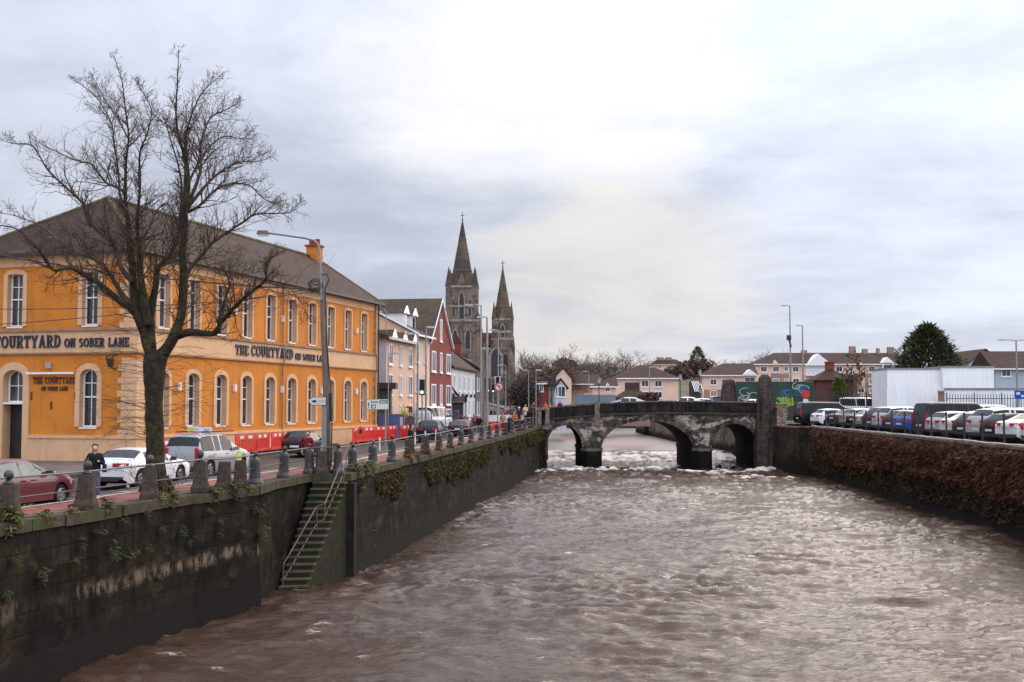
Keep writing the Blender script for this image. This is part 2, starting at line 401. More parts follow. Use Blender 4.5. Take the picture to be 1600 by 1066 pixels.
# kerbs as real steps
kb = MB()
for d0, d1, z0, z1 in ((3.22, 3.22, 0.0, 0.02), (3.22, 3.5, 0.02, 0.02), (3.5, 3.5, 0.02, -0.13)):
    A = offset(Os, d0); B = offset(Os, d1); ids = []
    for a, b, p in zip(A, B, Os):
        if p.y < 126: ids.append((kb.P((a.x, a.y, Gz(p.y)+z0)), kb.P((b.x, b.y, Gz(p.y)+z1))))
    for (a, b), (c, d) in zip(ids, ids[1:]): kb.f.append([a, b, d, c])
setp(kb.build('kerb', Mt['kerb']), kind='structure')
strip('road', 3.5, 9.6, -0.12, -0.12, Mt['asphalt'], Y1=300)
# short white bars across the lane edge (give-way ticks) and a centre line
tk = MB()
A = offset(Os, 2.65); B = offset(Os, 3.1)
for i in range(4, len(Os)-1, 2):
    if 20 < Os[i].y < 120:
        a, b, a2, b2 = A[i], B[i], A[i]+(A[i+1]-A[i])*0.05, B[i]+(B[i+1]-B[i])*0.05
        z = Gz(Os[i].y)+0.012
        tk.poly([(a.x, a.y, z), (b.x, b.y, z), (b2.x, b2.y, z), (a2.x, a2.y, z)])
setp(tk.build('edge_mark', Mt['line']), kind='structure')
k2 = MB()
for d0, d1, z0, z1 in ((9.6, 9.6, -0.12, 0.02), (9.6, 9.85, 0.02, 0.02)):
    A = offset(Os, d0); B = offset(Os, d1); ids = []
    for a, b, p in zip(A, B, Os):
        if p.y < 200: ids.append((k2.P((a.x, a.y, Gz(p.y)+z0)), k2.P((b.x, b.y, Gz(p.y)+z1))))
    for (a, b), (c, d) in zip(ids, ids[1:]): k2.f.append([a, b, d, c])
setp(k2.build('far_kerb', Mt['kerb']), kind='structure')
strip('pavement', 9.85, 60.0, 0.015, 0.015, Mt['path'], Y1=300)

# masonry -------------------------------------------------------------
def wall_strip(P, zt, zb, batter, uscale=1.0, step=1.0, rows=1):
    """vertical face along polyline P (XY). zt: function of Y for the top"""
    mb = MB(); Pp = resample(P, step); Q = offset(Pp, -batter); u = 0; prev = None
    for i, (p, q) in enumerate(zip(Pp, Q)):
        if i: u += (p-Pp[i-1]).length
        t = zt(p.y)
        cur = [mb.P((q.x+(p.x-q.x)*k/rows, q.y+(p.y-q.y)*k/rows, zb+(t-zb)*k/rows), (u*uscale+0.01, zb+(t-zb)*k/rows+0.013)) for k in range(rows+1)]
        if prev:
            for k in range(rows): mb.f.append([prev[k], cur[k], cur[k+1], prev[k+1]])
        prev = cur
    return mb
quay_m = masonry('quay_masonry', (0.021, 0.015, 0.010), (0.014, 0.0105, 0.0075), (0.005, 0.004, 0.003), 1.1, 0.52, moss=(0.024, 0.024, 0.009), wet=(0.014, 0.012, 0.0095), zwet=0.5, light=(0.048, 0.038, 0.024), light_lo=0.5, light_hi=0.72)
quayband_m = masonry('quay_masonry_limed', (0.021, 0.015, 0.010), (0.014, 0.0105, 0.0075), (0.005, 0.004, 0.003), 1.1, 0.52, moss=(0.019, 0.020, 0.008), wet=(0.012, 0.010, 0.0085), zwet=0.6, light=(0.045, 0.032, 0.018), light_lo=0.5, light_hi=0.72, band=(2.15, 0.32, (0.15, 0.11, 0.075)))
quayup_m = masonry('quay_upper_courses', (0.028, 0.0205, 0.0145), (0.018, 0.0135, 0.010), (0.006, 0.0048, 0.0038), 0.9, 0.6, moss=(0.027, 0.026, 0.008), light=(0.068, 0.047, 0.027), light_lo=0.54, light_hi=0.75)
bridge_m = masonry('bridge_limestone', (0.135, 0.115, 0.098), (0.09, 0.078, 0.068), (0.03, 0.026, 0.022), 0.9, 0.33, wet=(0.012, 0.011, 0.009), zwet=1.0, light=(0.40, 0.34, 0.27), light_lo=0.47, light_hi=0.60, bump=0.8)
bridge_dark = masonry('bridge_weathered_parapet', (0.045, 0.037, 0.034), (0.03, 0.026, 0.024), (0.018, 0.016, 0.014), 1.6, 0.6, light=(0.14, 0.12, 0.10), light_lo=0.66, light_hi=0.78)
rubble_m = masonry('rubble_wall', (0.48, 0.38, 0.29), (0.28, 0.225, 0.18), (0.03, 0.026, 0.022), 0.35, 0.18, moss=(0.04, 0.038, 0.018), wet=(0.015, 0.013, 0.011), zwet=1.8, light=(0.3, 0.25, 0.2), light_lo=0.6, light_hi=0.7, mort=0.03, bump=1.0)
rbank_m = masonry('right_bank_masonry', (0.075, 0.052, 0.037), (0.045, 0.033, 0.024), (0.014, 0.011, 0.009), 0.6, 0.28, moss=(0.03, 0.032, 0.012), wet=(0.012, 0.010, 0.009), zwet=1.3, light=(0.12, 0.10, 0.08), light_lo=0.64, light_hi=0.74)
plaster_m = mat('peeling_lime', (0.15, 0.115, 0.085), 0.9, 0.4, 5, c2=(0.05, 0.04, 0.032), c2lo=0.42, c2hi=0.6, c2scale=2.5)

t = thing('quay_wall', 'dark stone quay wall on the left bank with a recessed river stair and mossy coping', 'wall', (-9.08, 41.6, 0))
def loc_obj(mb, off):           # shift verts into the thing's own space
    mb.v = [(x-off[0], y-off[1], z-off[2]) for x, y, z in mb.v]; return mb
QO = (-9.08, 41.6, 0)
left_line = O[:5]
zc_ = lambda y: Gz(y)-0.28
loc_obj(wall_strip(left_line, lambda y: 3.1, -1.5, 0.22, rows=4), QO).build('lower_wall', quayband_m, t)
loc_obj(wall_strip(offset(left_line, 0.02), zc_, 3.1, 0.03, rows=3), QO).build('upper_wall', quayup_m, t)
right_line = O[5:9]
loc_obj(wall_strip(right_line, lambda y: Gz(y)-0.9, -1.5, 0.25, rows=4), QO).build('lower_wall', quay_m, t)
loc_obj(wall_strip(offset(right_line, 0.02), zc_, 3.0, 0.0, rows=3), QO).build('upper_wall', quayup_m, t)
# recess behind the stair
inner = [Vector((-9.08, 41.6)), Vector((-9.3, 41.8)), Vector((-9.08, 44.6)), Vector((-8.5, 48.5)), Vector((-6.9, 48.75))]
loc_obj(wall_strip(inner, zc_, -1.5, 0.0, rows=4, step=0.5), QO).build('recess_wall', quay_m, t)
g = MB(); g.prism([(-7.5, 48.45, -1.5), (-6.6, 48.5, -1.5), (-6.6, 49.2, -1.5), (-7.5, 49.2, -1.5)], (0, 0, 5.55)); loc_obj(g, QO).build('stair_end', Mt['stairend'], t)
# coping: slabs with joints, laid end to end
cp = MB(); cr = random.Random(3)
cpath = resample([O[0], O[1], O[2], O[3], Vector((-9.1, 41.6)), Vector((-9.0, 44.6)), Vector((-8.42, 48.4)), Vector((-6.85, 48.75)), O[6], O[7], O[8]], 1.35)
ci = offset(cpath, 0.62); co = offset(cpath, -0.06)
for i in range(len(cpath)-1):
    z = Gz(cpath[i].y)+cr.uniform(-0.012, 0.03); z2 = z+cr.uniform(-0.008, 0.008); zb = z-0.30
    k = 0.012; j = cr.uniform(-0.025, 0.025)
    def lerp(a, b, f): return a+(b-a)*f
    A, B = lerp(co[i], co[i+1], k), lerp(co[i], co[i+1], 1-k); C, D = lerp(ci[i], ci[i+1], 1-k), lerp(ci[i], ci[i+1], k)
    n = (co[i]-ci[i]).normalized()*j; A = A+n; B = B+n
    ids = [cp.P((q.x, q.y, zz)) for zz in (zb, None) for q in (A, B, C, D) for zz in [zz if zz is not None else (z if q in (A, D) else z2)]]
    for q in ((0, 3, 2, 1), (4, 5, 6, 7), (0, 1, 5, 4), (1, 2, 6, 5), (2, 3, 7, 6), (3, 0, 4, 7)): cp.f.append([ids[x] for x in q])
loc_obj(cp, QO).build('coping', Mt['coping'], t)

# river stair -----------------------------------------------------------
st = thing('stone_stair', 'narrow mossy stone stair with brown handrails going down the quay wall to the water', 'stairs', (-8, 46.6, 0))
sb = MB(); nst = 16
step_m = mat('mossy_step_stone', (0.030, 0.024, 0.018), 0.85, 0.3, 3, c2=(0.03, 0.036, 0.012), c2lo=0.42, c2hi=0.6, c2scale=2, bump=0.5)
edge_m = mat('worn_step_edge', (0.10, 0.082, 0.06), 0.85, 0.3, 4, c2=(0.06, 0.066, 0.025), c2lo=0.45, c2hi=0.62, c2scale=2)
eb = MB()
tin, tout = Vector((-8.28, 48.6)), Vector((-6.92, 48.5)); bin_, bout = Vector((-8.95, 44.7)), Vector((-8.0, 44.9))
for k in range(nst):
    f0, f1 = k/nst, (k+1)/nst; z1 = 4.12-k*0.25
    i0, i1 = tin.lerp(bin_, f0), tin.lerp(bin_, f1+0.01); o0, o1 = tout.lerp(bout, f0), tout.lerp(bout, f1+0.01)
    sb.prism([(i0.x+8, i0.y-46.6, -1.2), (o0.x+8, o0.y-46.6, -1.2), (o1.x+8, o1.y-46.6, -1.2), (i1.x+8, i1.y-46.6, -1.2)], (0, 0, z1-0.07+1.2))
    n = (i1-i0).normalized()*0.05
    j = cr.uniform(-0.03, 0.03)
    eb.prism([(i0.x+8, i0.y-46.6, z1-0.07), (o0.x+8+0.05, o0.y-46.6, z1-0.07), (o1.x+n.x+8+0.05, o1.y+n.y-46.6+j, z1-0.07), (i1.x+n.x+8, i1.y+n.y-46.6, z1-0.07)], (0, 0, 0.075))
sb.build('steps', step_m, st); eb.build('treads', edge_m, st)
hr = MB(); rail_m = mat('rusty_handrail', (0.15, 0.105, 0.075), 0.6, 0.25, 5)
for pts in ([(544.5, 697), (507.7, 787), (494.6, 792), (443, 882)], [(535, 744), (506, 812), (496, 816), (442, 908)]):
    ww = []
    for i, (x, y) in enumerate(pts):
        f = (y-pts[0][1])/(pts[-1][1]-pts[0][1]); p = at(x, y, 48.5-3.6*f); ww.append((p.x+8, p.y-46.6, p.z))
    hr.tube(ww, 0.026, 6)
    if pts[0][0] == 544.5: top = ww
    else: low = ww
for i in range(4):
    a, b = Vector(top[i]), Vector(low[i]); hr.tube([a, b-Vector((0, 0, 0.5))], 0.025, 5)
hr.build('handrail', rail_m, st)

# old iron fender pole with cross bars on the wall face
fp = thing('fender_pole', 'slanting rusty iron pole with two cross bars standing against the quay wall beside the stair', 'pole', (-6.0, 51.5, 0))
m_ = MB(); a = at(556, 757, 50.2); b = at(580, 868, 53.2)
def L_(p): return (p.x+6.0, p.y-51.5, p.z)
m_.tube([L_(a), L_(b)], 0.055, 7); m_.build('pole', Mt['iron'], fp)
for p0, p1 in (((568, 829), (588, 829)), ((553, 852), (588, 852.5))):
    m_ = MB(); m_.tube([L_(at(*p0, 52.2)), L_(at(*p1, 52.9))], 0.035, 6); m_.build('cross_bar', mat('rust_bar', (0.09, 0.06, 0.045)), fp)

# right bank --------------------------------------------------------------
RW = [Vector(p) for p in ((23.2, 4), (25.0, 31), (27.0, 60.7), (30.9, 119), (29.0, 121.5), (28.6, 128.2))]
rw = thing('river_wall', 'dark old river wall on the right bank below the car park', 'wall', (27, 61, 0))
mbw = wall_strip(RW, lambda y: 5.0, -1.5, -0.2, rows=4); loc_obj(mbw, (27, 61, 0)).build('wall_face', rbank_m, rw)
cb = MB(); rp_ = resample(RW, 1.1); ra, rb = offset(rp_, 0.05), offset(rp_, -0.5)
for i in range(len(rp_)-1):
    z = 5.08+cr.uniform(-0.02, 0.03)
    pts = [(q.x, q.y, z-0.16) for q in (ra[i], ra[i+1], rb[i+1], rb[i])]; cb.prism(pts, (0, 0, 0.16))
loc_obj(cb, (27, 61, 0)).build('coping', mat('brown_concrete_coping', (0.17, 0.12, 0.09), 0.85, 0.3, 2, c2=(0.08, 0.05, 0.04), c2scale=1.2), rw)
# land on the right
g = MB(); g.poly([(25.2, 4, 5.0)] and [(p.x+0.4, p.y, 4.98) for p in RW] + [(28.6, 141, 4.98), (400, 141, 4.98), (400, 4, 4.98)])
setp(g.build('car_park_surface', Mt['asphalt']), kind='structure')

# far ground rising to hills, with the river channel left open
hx = np.array([-420, -300, -200, -140, -90, -60, -40, -25, -12, 30, 45, 60, 80, 100, 125, 150, 180, 230, 300, 420, 700]); 
hy = [141, 160, 185, 215, 250, 252, 275, 300, 340, 400, 470, 560, 680, 800, 1000, 1400, 2200]
def hill(x, y):
    z = 5.2 + max(0, y-200)*0.018 + max(0, y-400)*0.004
    z += 13*math.exp(-((x-75)/70)**2-((y-640)/150)**2)
    z += 4*mnoise.noise(Vector((x*0.01, y*0.01, 0)))*min(1, max(0, (y-300)/200))
    return z
lg = MB(); rows = []
for y in hy:
    rows.append([lg.P((x, y, hill(x, y))) for x in hx])
for j in range(len(hy)-1):
    for i in range(len(hx)-1):
        if hy[j] < 299 and hx[i] < 45: continue
        lg.f.append([rows[j][i], rows[j][i+1], rows[j+1][i+1], rows[j+1][i]])
setp(lg.build('hill_ground', mat('winter_ground', (0.09, 0.075, 0.045), 0.9, 0.3, 0.05), smooth=True), kind='structure')
g = MB(); g.poly([(-420, -60, 3.9), (-24, -60, 3.9), (-22, 0, 3.9), (-17, 28, 3.9), (-12, 49, 3.9), (-2, 125, 3.9), (-6, 300, 3.9), (-420, 300, 3.9)])
setp(g.build('ground', Mt['path']), kind='structure')

# upstream banks seen through the arches
ub = thing('upstream_wall', 'long rubble stone river wall seen through the middle bridge arch', 'wall', (27, 190, 0))
loc_obj(wall_strip([Vector(p) for p in ((28.6, 141), (26.6, 182), (27, 251), (33, 262), (34, 298), (-12, 301))], lambda y: 4.9, 0.5, -0.2, step=3, rows=3), (27, 190, 0)).build('wall_face', rubble_m, ub)
g = MB(); g.prism([(27, 141, 4.9), (60, 141, 4.9), (60, 300, 4.9), (34, 298, 4.9), (33, 262, 4.9), (27, 251, 4.9), (26.6, 182, 4.9), (28.6, 141.2, 4.9)], (0, 0, 0.1)); loc_obj(g, (27, 190, 0)).build('coping', Mt['path'], ub)
ul = thing('left_upstream_wall', 'stone river wall upstream of the bridge on the left bank', 'wall', (4.3, 141, 0))
loc_obj(wall_strip(O[9:], lambda y: Gz(y), 0.5, 0.1, step=3, rows=2), (4.3, 141, 0)).build('wall_face', quay_m, ul)

# ------------------------------------------------------------------ river
def perlin(x, y, seed):
    rs = np.random.RandomState(seed); p = rs.permutation(256); p = np.concatenate([p, p]); ang = rs.rand(256)*2*np.pi
    gx, gy = np.cos(ang), np.sin(ang)
    xi = np.floor(x).astype(int); yi = np.floor(y).astype(int); xf = x-xi; yf = y-yi
    u = xf*xf*xf*(xf*(xf*6-15)+10); v = yf*yf*yf*(yf*(yf*6-15)+10)
    def gr(ix, iy, fx, fy):
        h = p[(p[ix & 255]+iy) & 255]; return gx[h]*fx+gy[h]*fy
    a = gr(xi, yi, xf, yf); b = gr(xi+1, yi, xf-1, yf); c = gr(xi, yi+1, xf, yf-1); d = gr(xi+1, yi+1, xf-1, yf-1)
    return (a+(b-a)*u)*(1-v)+(c+(d-c)*u)*v
ys = []
y = 11.0
while y < 151: ys.append(y); y += max(0.05, y*0.0034)
ys = np.array(ys); NX = 300
def xl(y): return np.interp(y, [p.y for p in O], [p.x for p in O]) - 2.5
def xr(y): return np.interp(y, [p.y for p in RW]+[141, 182], [p.x for p in RW]+[28.6, 26.6]) + 2.0
tt = np.linspace(0, 1, NX)
Xg = xl(ys)[:, None]*(1-tt)[None, :] + xr(ys)[:, None]*tt[None, :]; Yg = np.repeat(ys[:, None], NX, 1)
wx = Xg + 0.9*perlin(Xg*0.25, Yg*0.25, 11); wy = Yg + 0.9*perlin(Xg*0.22+9, Yg*0.22, 12)
gust = 0.40+1.5*np.clip(perlin(Xg*0.13, Yg*0.055, 5)+0.30, 0, 1)
h = 0.17*perlin(wx*0.22, wy*0.34, 1)
big_w = np.clip(perlin(wx*0.21+4, wy*0.40, 51)-0.12, 0, 1); h += 0.75*big_w*np.clip(perlin(Xg*0.05, Yg*0.05, 52)+0.6, 0, 1)
n2 = perlin(wx*0.30, wy*0.80, 2); h += 0.38*gust*(0.40-np.abs(n2))
n3 = perlin(wx*0.75+3, wy*1.9, 3); h += 0.17*gust*(0.4-np.abs(n3))
n4 = perlin(wx*1.7+0.6*n3, wy*4.0+1.2*n2, 4); h += 0.075*gust*n4
h += 0.026*perlin(wx*3.2+n4, wy*7.5+n3, 6)
s = np.clip((Yg-143.0-0.8*perlin(Xg*0.3, Yg*0.1, 21))/6.5, 0, 1); s = s*s*(3-2*s)
calm = 1-np.clip((Yg-148)/2, 0, 1)*0.85
foam = np.zeros_like(h)
fn = perlin(Xg*0.55, Yg*0.9, 31)+0.5*perlin(Xg*1.3, Yg*2.1, 32)
edge = 126.0+2.4*perlin(Xg*0.33, Yg*0.02, 33)+0.9*perlin(Xg*1.1, Yg*0.02, 34)-1.0*np.clip((12-Xg)/9, 0, 1)
band = np.clip(1-np.abs(Yg-edge+2.4)/3.4, 0, 1)
foam = np.maximum(foam, np.clip(band*1.05+1.15*fn-0.14, 0, 1))
tail = np.clip(1-(edge-Yg)/10, 0, 1)*(Yg < edge)
foam = np.maximum(foam, np.clip(tail*0.75+1.2*fn-0.42, 0, 1)*0.8)
r2 = np.exp(-((Xg-25.0)/4.2)**2-((Yg-114.5+0.25*(Xg-25))/3.2)**2); foam = np.maximum(foam, np.clip(r2*0.9+1.2*fn-0.25, 0, 1))
wf = np.clip((Yg-142.5)/2, 0, 1)*np.clip((149.8-Yg)/1.0, 0, 1); foam = np.maximum(foam, np.clip(wf*0.85+1.0*fn-0.1, 0, 1))
crest = np.clip((h/ (0.001+np.maximum(gust, .3)) -0.135)*9, 0, 1)*np.clip(perlin(Xg*0.35, Yg*0.5, 41)+0.05, 0, 1)
foam = np.maximum(foam, crest*0.0)
for xc_ in (8.8, 21.1):     # wakes trailing from the two piers
    tr_ = np.exp(-((Xg-xc_-1.2*perlin(Yg*0.09, Yg*0+xc_, 61))/(1.0+0.05*(127-Yg)))**2)*np.clip((Yg-94)/32, 0, 1)*(Yg < 127.5)
    foam = np.maximum(foam, np.clip(tr_*0.95+1.2*fn-0.42, 0, 1)*0.75)
fb = foam*np.clip((Yg-100)/12, 0, 1)
h = h*calm*(1+1.0*np.clip(1-np.abs(Yg-124)/9, 0, 1)) + fb*(0.16+0.2*np.abs(fn))*(Yg < 147)
Zg = h + 1.35*s - 0.04
nv = Xg.size
V = np.stack([Xg, Yg, Zg], -1).reshape(-1, 3)
ny = len(ys); idx = np.arange(nv).reshape(ny, NX)
F = np.stack([idx[:-1, :-1], idx[:-1, 1:], idx[1:, 1:], idx[1:, :-1]], -1).reshape(-1, 4)
me = bpy.data.meshes.new('river'); me.vertices.add(nv); me.vertices.foreach_set('co', V.astype(np.float32).ravel())
me.loops.add(F.size); me.loops.foreach_set('vertex_index', F.astype(np.int32).ravel())
me.polygons.add(len(F)); me.polygons.foreach_set('loop_start', np.arange(0, F.size, 4, dtype=np.int32)); me.polygons.foreach_set('loop_total', np.full(len(F), 4, dtype=np.int32))
me.polygons.foreach_set('use_smooth', np.ones(len(F), dtype=bool)); me.update(calc_edges=True)
at_ = me.attributes.new('foam', 'FLOAT', 'POINT'); at_.data.foreach_set('value', foam.astype(np.float32).ravel())
river = bpy.data.objects.new('river', me); col.objects.link(river); setp(river, kind='structure')
def water_mat():
    m = bpy.data.materials.new('brown_river_water'); m.use_nodes = True; t = m.node_tree; L = t.links.new
    bs = t.nodes['Principled BSDF']; bs.inputs['IOR'].default_value = 1.34; bs.inputs['Specular Tint'].default_value = (1.0, 0.84, 0.72, 1); bs.inputs['Specular IOR Level'].default_value = 0.37; bs.inputs['Roughness'].default_value = 0.06
    tcn = mnode(t, 'ShaderNodeTexCoord'); mp = mnode(t, 'ShaderNodeMapping'); L(tcn.outputs['Object'], mp.inputs[0]); mp.inputs['Scale'].default_value = (0.6, 1.8, 1)
    def nz(s, d=6, r=0.6, di=0):
        n = mnode(t, 'ShaderNodeTexNoise'); n.inputs['Scale'].default_value = s; n.inputs['Detail'].default_value = d; n.inputs['Roughness'].default_value = r
        n.inputs['Distortion'].default_value = di; L(mp.outputs[0], n.inputs['Vector']); return n.outputs[0]
    def rp(x, lo, hi, a=0.0, b=1.0):
        n = mnode(t, 'ShaderNodeMapRange', interpolation_type='SMOOTHSTEP'); n.inputs[1].default_value = lo; n.inputs[2].default_value = hi; n.inputs[3].default_value = a; n.inputs[4].default_value = b
        L(x, n.inputs[0]); return n.outputs[0]
    def mx(f, a, b):
        n = mnode(t, 'ShaderNodeMix', data_type='RGBA'); L(f, n.inputs[0])
        for i, v in ((6, a), (7, b)):
            if isinstance(v, tuple): n.inputs[i].default_value = (*v, 1)
            else: L(v, n.inputs[i])
        return n.outputs[2]
    base = mx(rp(nz(0.35, 5), 0.35, 0.65), (0.038, 0.020, 0.0125), (0.054, 0.030, 0.019))
    fa = mnode(t, 'ShaderNodeAttribute', attribute_name='foam')
    br = nz(3.5, 8, 0.72, 0.6)
    ad = mnode(t, 'ShaderNodeMath', operation='ADD'); L(fa.outputs['Fac'], ad.inputs[0])
    sb_ = mnode(t, 'ShaderNodeMath', operation='SUBTRACT'); L(br, sb_.inputs[0]); sb_.inputs[1].default_value = 0.5
    ml = mnode(t, 'ShaderNodeMath', operation='MULTIPLY'); L(sb_.outputs[0], ml.inputs[0]); ml.inputs[1].default_value = 2.2
    L(ml.outputs[0], ad.inputs[1])
    ff = rp(ad.outputs[0], 0.45, 1.0)
    base2 = mx(ff, base, (0.62, 0.54, 0.47)); L(base2, bs.inputs['Base Color'])
    L(rp(ff, 0, 1, 0.06, 0.8), bs.inputs['Roughness'])
    b = mnode(t, 'ShaderNodeBump'); b.inputs['Strength'].default_value = 0.9; b.inputs['Distance'].default_value = 0.06
    L(nz(5.5, 6, 0.62, 0.8), b.inputs['Height']); L(b.outputs[0], bs.inputs['Normal'])
    return m
WM = water_mat(); me.materials.append(WM)
g = MB(); g.poly([(-30, 150.5, 1.3), (60, 150.5, 1.3), (60, 330, 1.3), (-30, 330, 1.3)])
calm_m = mat('upstream_water', (0.22, 0.18, 0.155), 0.28, 0.15, 0.5, bump=0.15, bscale=1.2, stretch=(0.5, 1.6, 1))
setp(g.build('upstream_water', calm_m), kind='structure')
g = MB(); g.poly([(-60, -60, -1.4), (80, -60, -1.4), (80, 330, -1.4), (-60, 330, -1.4)]); setp(g.build('river_bed', mat('river_mud', (0.03, 0.02, 0.015))), kind='structure')
# ================================================================== BRIDGE
BX0, BX1, BY0, BY1 = 3.3, 28.4, 128.0, 140.5
def bridge_top(x):        # parapet base line
    return float(np.interp(x, [1, 3.5, 8, 12, 17, 22, 29], [5.35, 5.55, 5.95, 6.2, 6.3, 6.25, 6.1]))
def par_top(x): return float(np.interp(x, [1, 3.5, 8, 12, 17, 22, 29], [6.75, 7.0, 7.4, 7.65, 7.78, 7.75, 7.6]))
archs = [(3.85, 7.75, 2.6, 5.0), (9.9, 20.05, 2.3, 5.55), (22.1, 27.2, 2.5, 5.2)]
def soffit(x):
    for a, b, zs, zc in archs:
        if a < x < b:
            u = (x-(a+b)/2)/((b-a)/2); return zs + (zc-zs)*math.sqrt(max(0, 1-abs(u)**2.1))
    return None
br = thing('stone_bridge', 'old dark three arched stone bridge crossing the brown river', 'bridge', (16, 134, 0))
BO = (16, 134, 0)
xs = set(np.linspace(1.5, 29.5, 40).tolist())
for a, b, zs, zc in archs:
    xs |= {a, b, a+1e-3, b-1e-3}
    for k in range(33): xs.add((a+b)/2 - (b-a)/2*math.cos(math.pi*k/32)*0.9999)
xs = sorted(xs)
spf, spb = MB(), MB()
for x0, x1 in zip(xs, xs[1:]):
    if x1-x0 < 1e-6: continue
    xm = (x0+x1)/2; s0 = soffit(xm)
    def zb(x): 
        if s0 is None: return -1.5
        v = soffit(x); 
        if v is None:
            v = min(archs, key=lambda A: min(abs(A[0]-x), abs(A[1]-x)))[2]
        return v
    t0, t1 = bridge_top(x0), bridge_top(x1)
    for Y, sp in ((BY0, spf), (BY1, spb)):
        sp.poly([(x0, Y, zb(x0)), (x1, Y, zb(x1)), (x1, Y, t1), (x0, Y, t0)], [(x0+.01, zb(x0)+.01), (x1+.01, zb(x1)+.01), (x1+.01, t1+.01), (x0+.01, t0+.01)])
for q in (spf, spb): loc_obj(q, BO).build('spandrel_wall', bridge_m, br)
so_ = MB(); u = 0
for a, b, zs, zc in archs:
    pts = [(a, -1.5), (a, zs)] + [((a+b)/2-(b-a)/2*math.cos(math.pi*k/40), zs+(zc-zs)*math.sqrt(max(0, 1-abs(math.cos(math.pi*k/40))**2.1))) for k in range(1, 40)] + [(b, zs), (b, -1.5)]
    u = 0
    for p, q in zip(pts, pts[1:]):
        d = math.hypot(q[0]-p[0], q[1]-p[1])
        so_.poly([(p[0], BY0, p[1]), (q[0], BY0, q[1]), (q[0], BY1, q[1]), (p[0], BY1, p[1])], [(0.01, u+.01), (0.01, u+d+.01), (12.5, u+d+.01), (12.5, u+.01)]); u += d
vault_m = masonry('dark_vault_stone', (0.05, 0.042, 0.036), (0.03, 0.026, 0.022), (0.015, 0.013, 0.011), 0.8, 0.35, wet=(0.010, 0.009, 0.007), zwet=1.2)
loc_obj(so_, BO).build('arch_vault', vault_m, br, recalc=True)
vous_m = mat('voussoir_stone', (0.11, 0.092, 0.078), 0.9, 0.45, 1.6, c2=(0.028, 0.024, 0.02), c2lo=0.45, c2hi=0.56, c2scale=0.9, c3=(0.34, 0.29, 0.23), c3lo=0.6, c3hi=0.66, c3scale=1.1, bump=0.6)
vr = random.Random(5)
for a, b, zs, zc in archs:
    vb = MB(); n = int((b-a)*3.0)
    for k in range(n):
        ps = []
        for an in (math.pi*(k+0.04)/n, math.pi*(k+0.96)/n):
            cx = math.cos(an); x = (a+b)/2-(b-a)/2*cx; z = zs+(zc-zs)*math.sqrt(max(0, 1-abs(cx)**2.1)); ps.append((x, z, an))
        dth = 0.48+vr.uniform(-0.06, 0.1)
        q = [(ps[0][0], ps[0][1]), (ps[1][0], ps[1][1])]
        nx0, nz0 = -math.cos(ps[0][2])*0.8, math.sin(ps[0][2]); nx1, nz1 = -math.cos(ps[1][2])*0.8, math.sin(ps[1][2])
        q += [(ps[1][0]+nx1*dth, ps[1][1]+nz1*dth), (ps[0][0]+nx0*dth, ps[0][1]+nz0*dth)]
        d = 0.05+vr.uniform(0, 0.03)
        vb.prism([(x, BY0-d, z) for x, z in q], (0, d+0.05, 0))
    loc_obj(vb, BO).build('arch_ring', vous_m, br)
# parapet slabs, string course and coping
pxs = np.linspace(1.6, 27.6, 22); pcm = mat('parapet_coping_stone', (0.15, 0.125, 0.105), 0.85, 0.3, 1.5, c2=(0.06, 0.05, 0.045), c2scale=0.8); scm = mat('string_course_stone', (0.055, 0.045, 0.038), 0.85, 0.3, 1.5)
for Y0, Y1, cpY in ((BY0-0.08, BY0+0.4, -1), (BY1-0.4, BY1+0.08, 1)):
    pm = MB(); cm = MB(); sm = MB()
    for x0, x1 in zip(pxs, pxs[1:]):
        a, b = (x0, Y0), (x1, Y1)
        for (M_, z0f, z1f, oy) in ((sm, lambda x: bridge_top(x)-0.02, lambda x: bridge_top(x)+0.2, 0.12), (pm, lambda x: bridge_top(x)+0.2, lambda x: par_top(x)-0.16, 0.0), (cm, lambda x: par_top(x)-0.16, par_top, 0.07)):
            g = 0.006
            ids = []
            for zf in (z0f, z1f):
                for x, Y in ((x0+g, Y0-oy), (x1-g, Y0-oy), (x1-g, Y1+oy), (x0+g, Y1+oy)):
                    z = zf(x); ids.append(M_.P((x, Y, z), (x+.01, z+.01)))
            for q in ((0, 3, 2, 1), (4, 5, 6, 7), (0, 1, 5, 4), (1, 2, 6, 5), (2, 3, 7, 6), (3, 0, 4, 7)): M_.f.append([ids[i] for i in q])
    loc_obj(pm, BO).build('parapet', bridge_dark, br); loc_obj(cm, BO).build('parapet_coping', pcm, br); loc_obj(sm, BO).build('string_course', scm, br)
# buttress strip left of the main arch
g = MB(); g.bb(9.15, 9.75, BY0-0.24, BY0-0.09, 5.0, 7.62); loc_obj(g, BO).build('buttress', mat('pale_buttress', (0.19, 0.15, 0.115), 0.9, 0.3, 2, c2=(0.05, 0.04, 0.034), c2scale=1.5), br)
ledge_m = mat('pier_ledge_stone', (0.15, 0.125, 0.095), 0.9, 0.4, 2, c2=(0.04, 0.036, 0.03), c2scale=2)
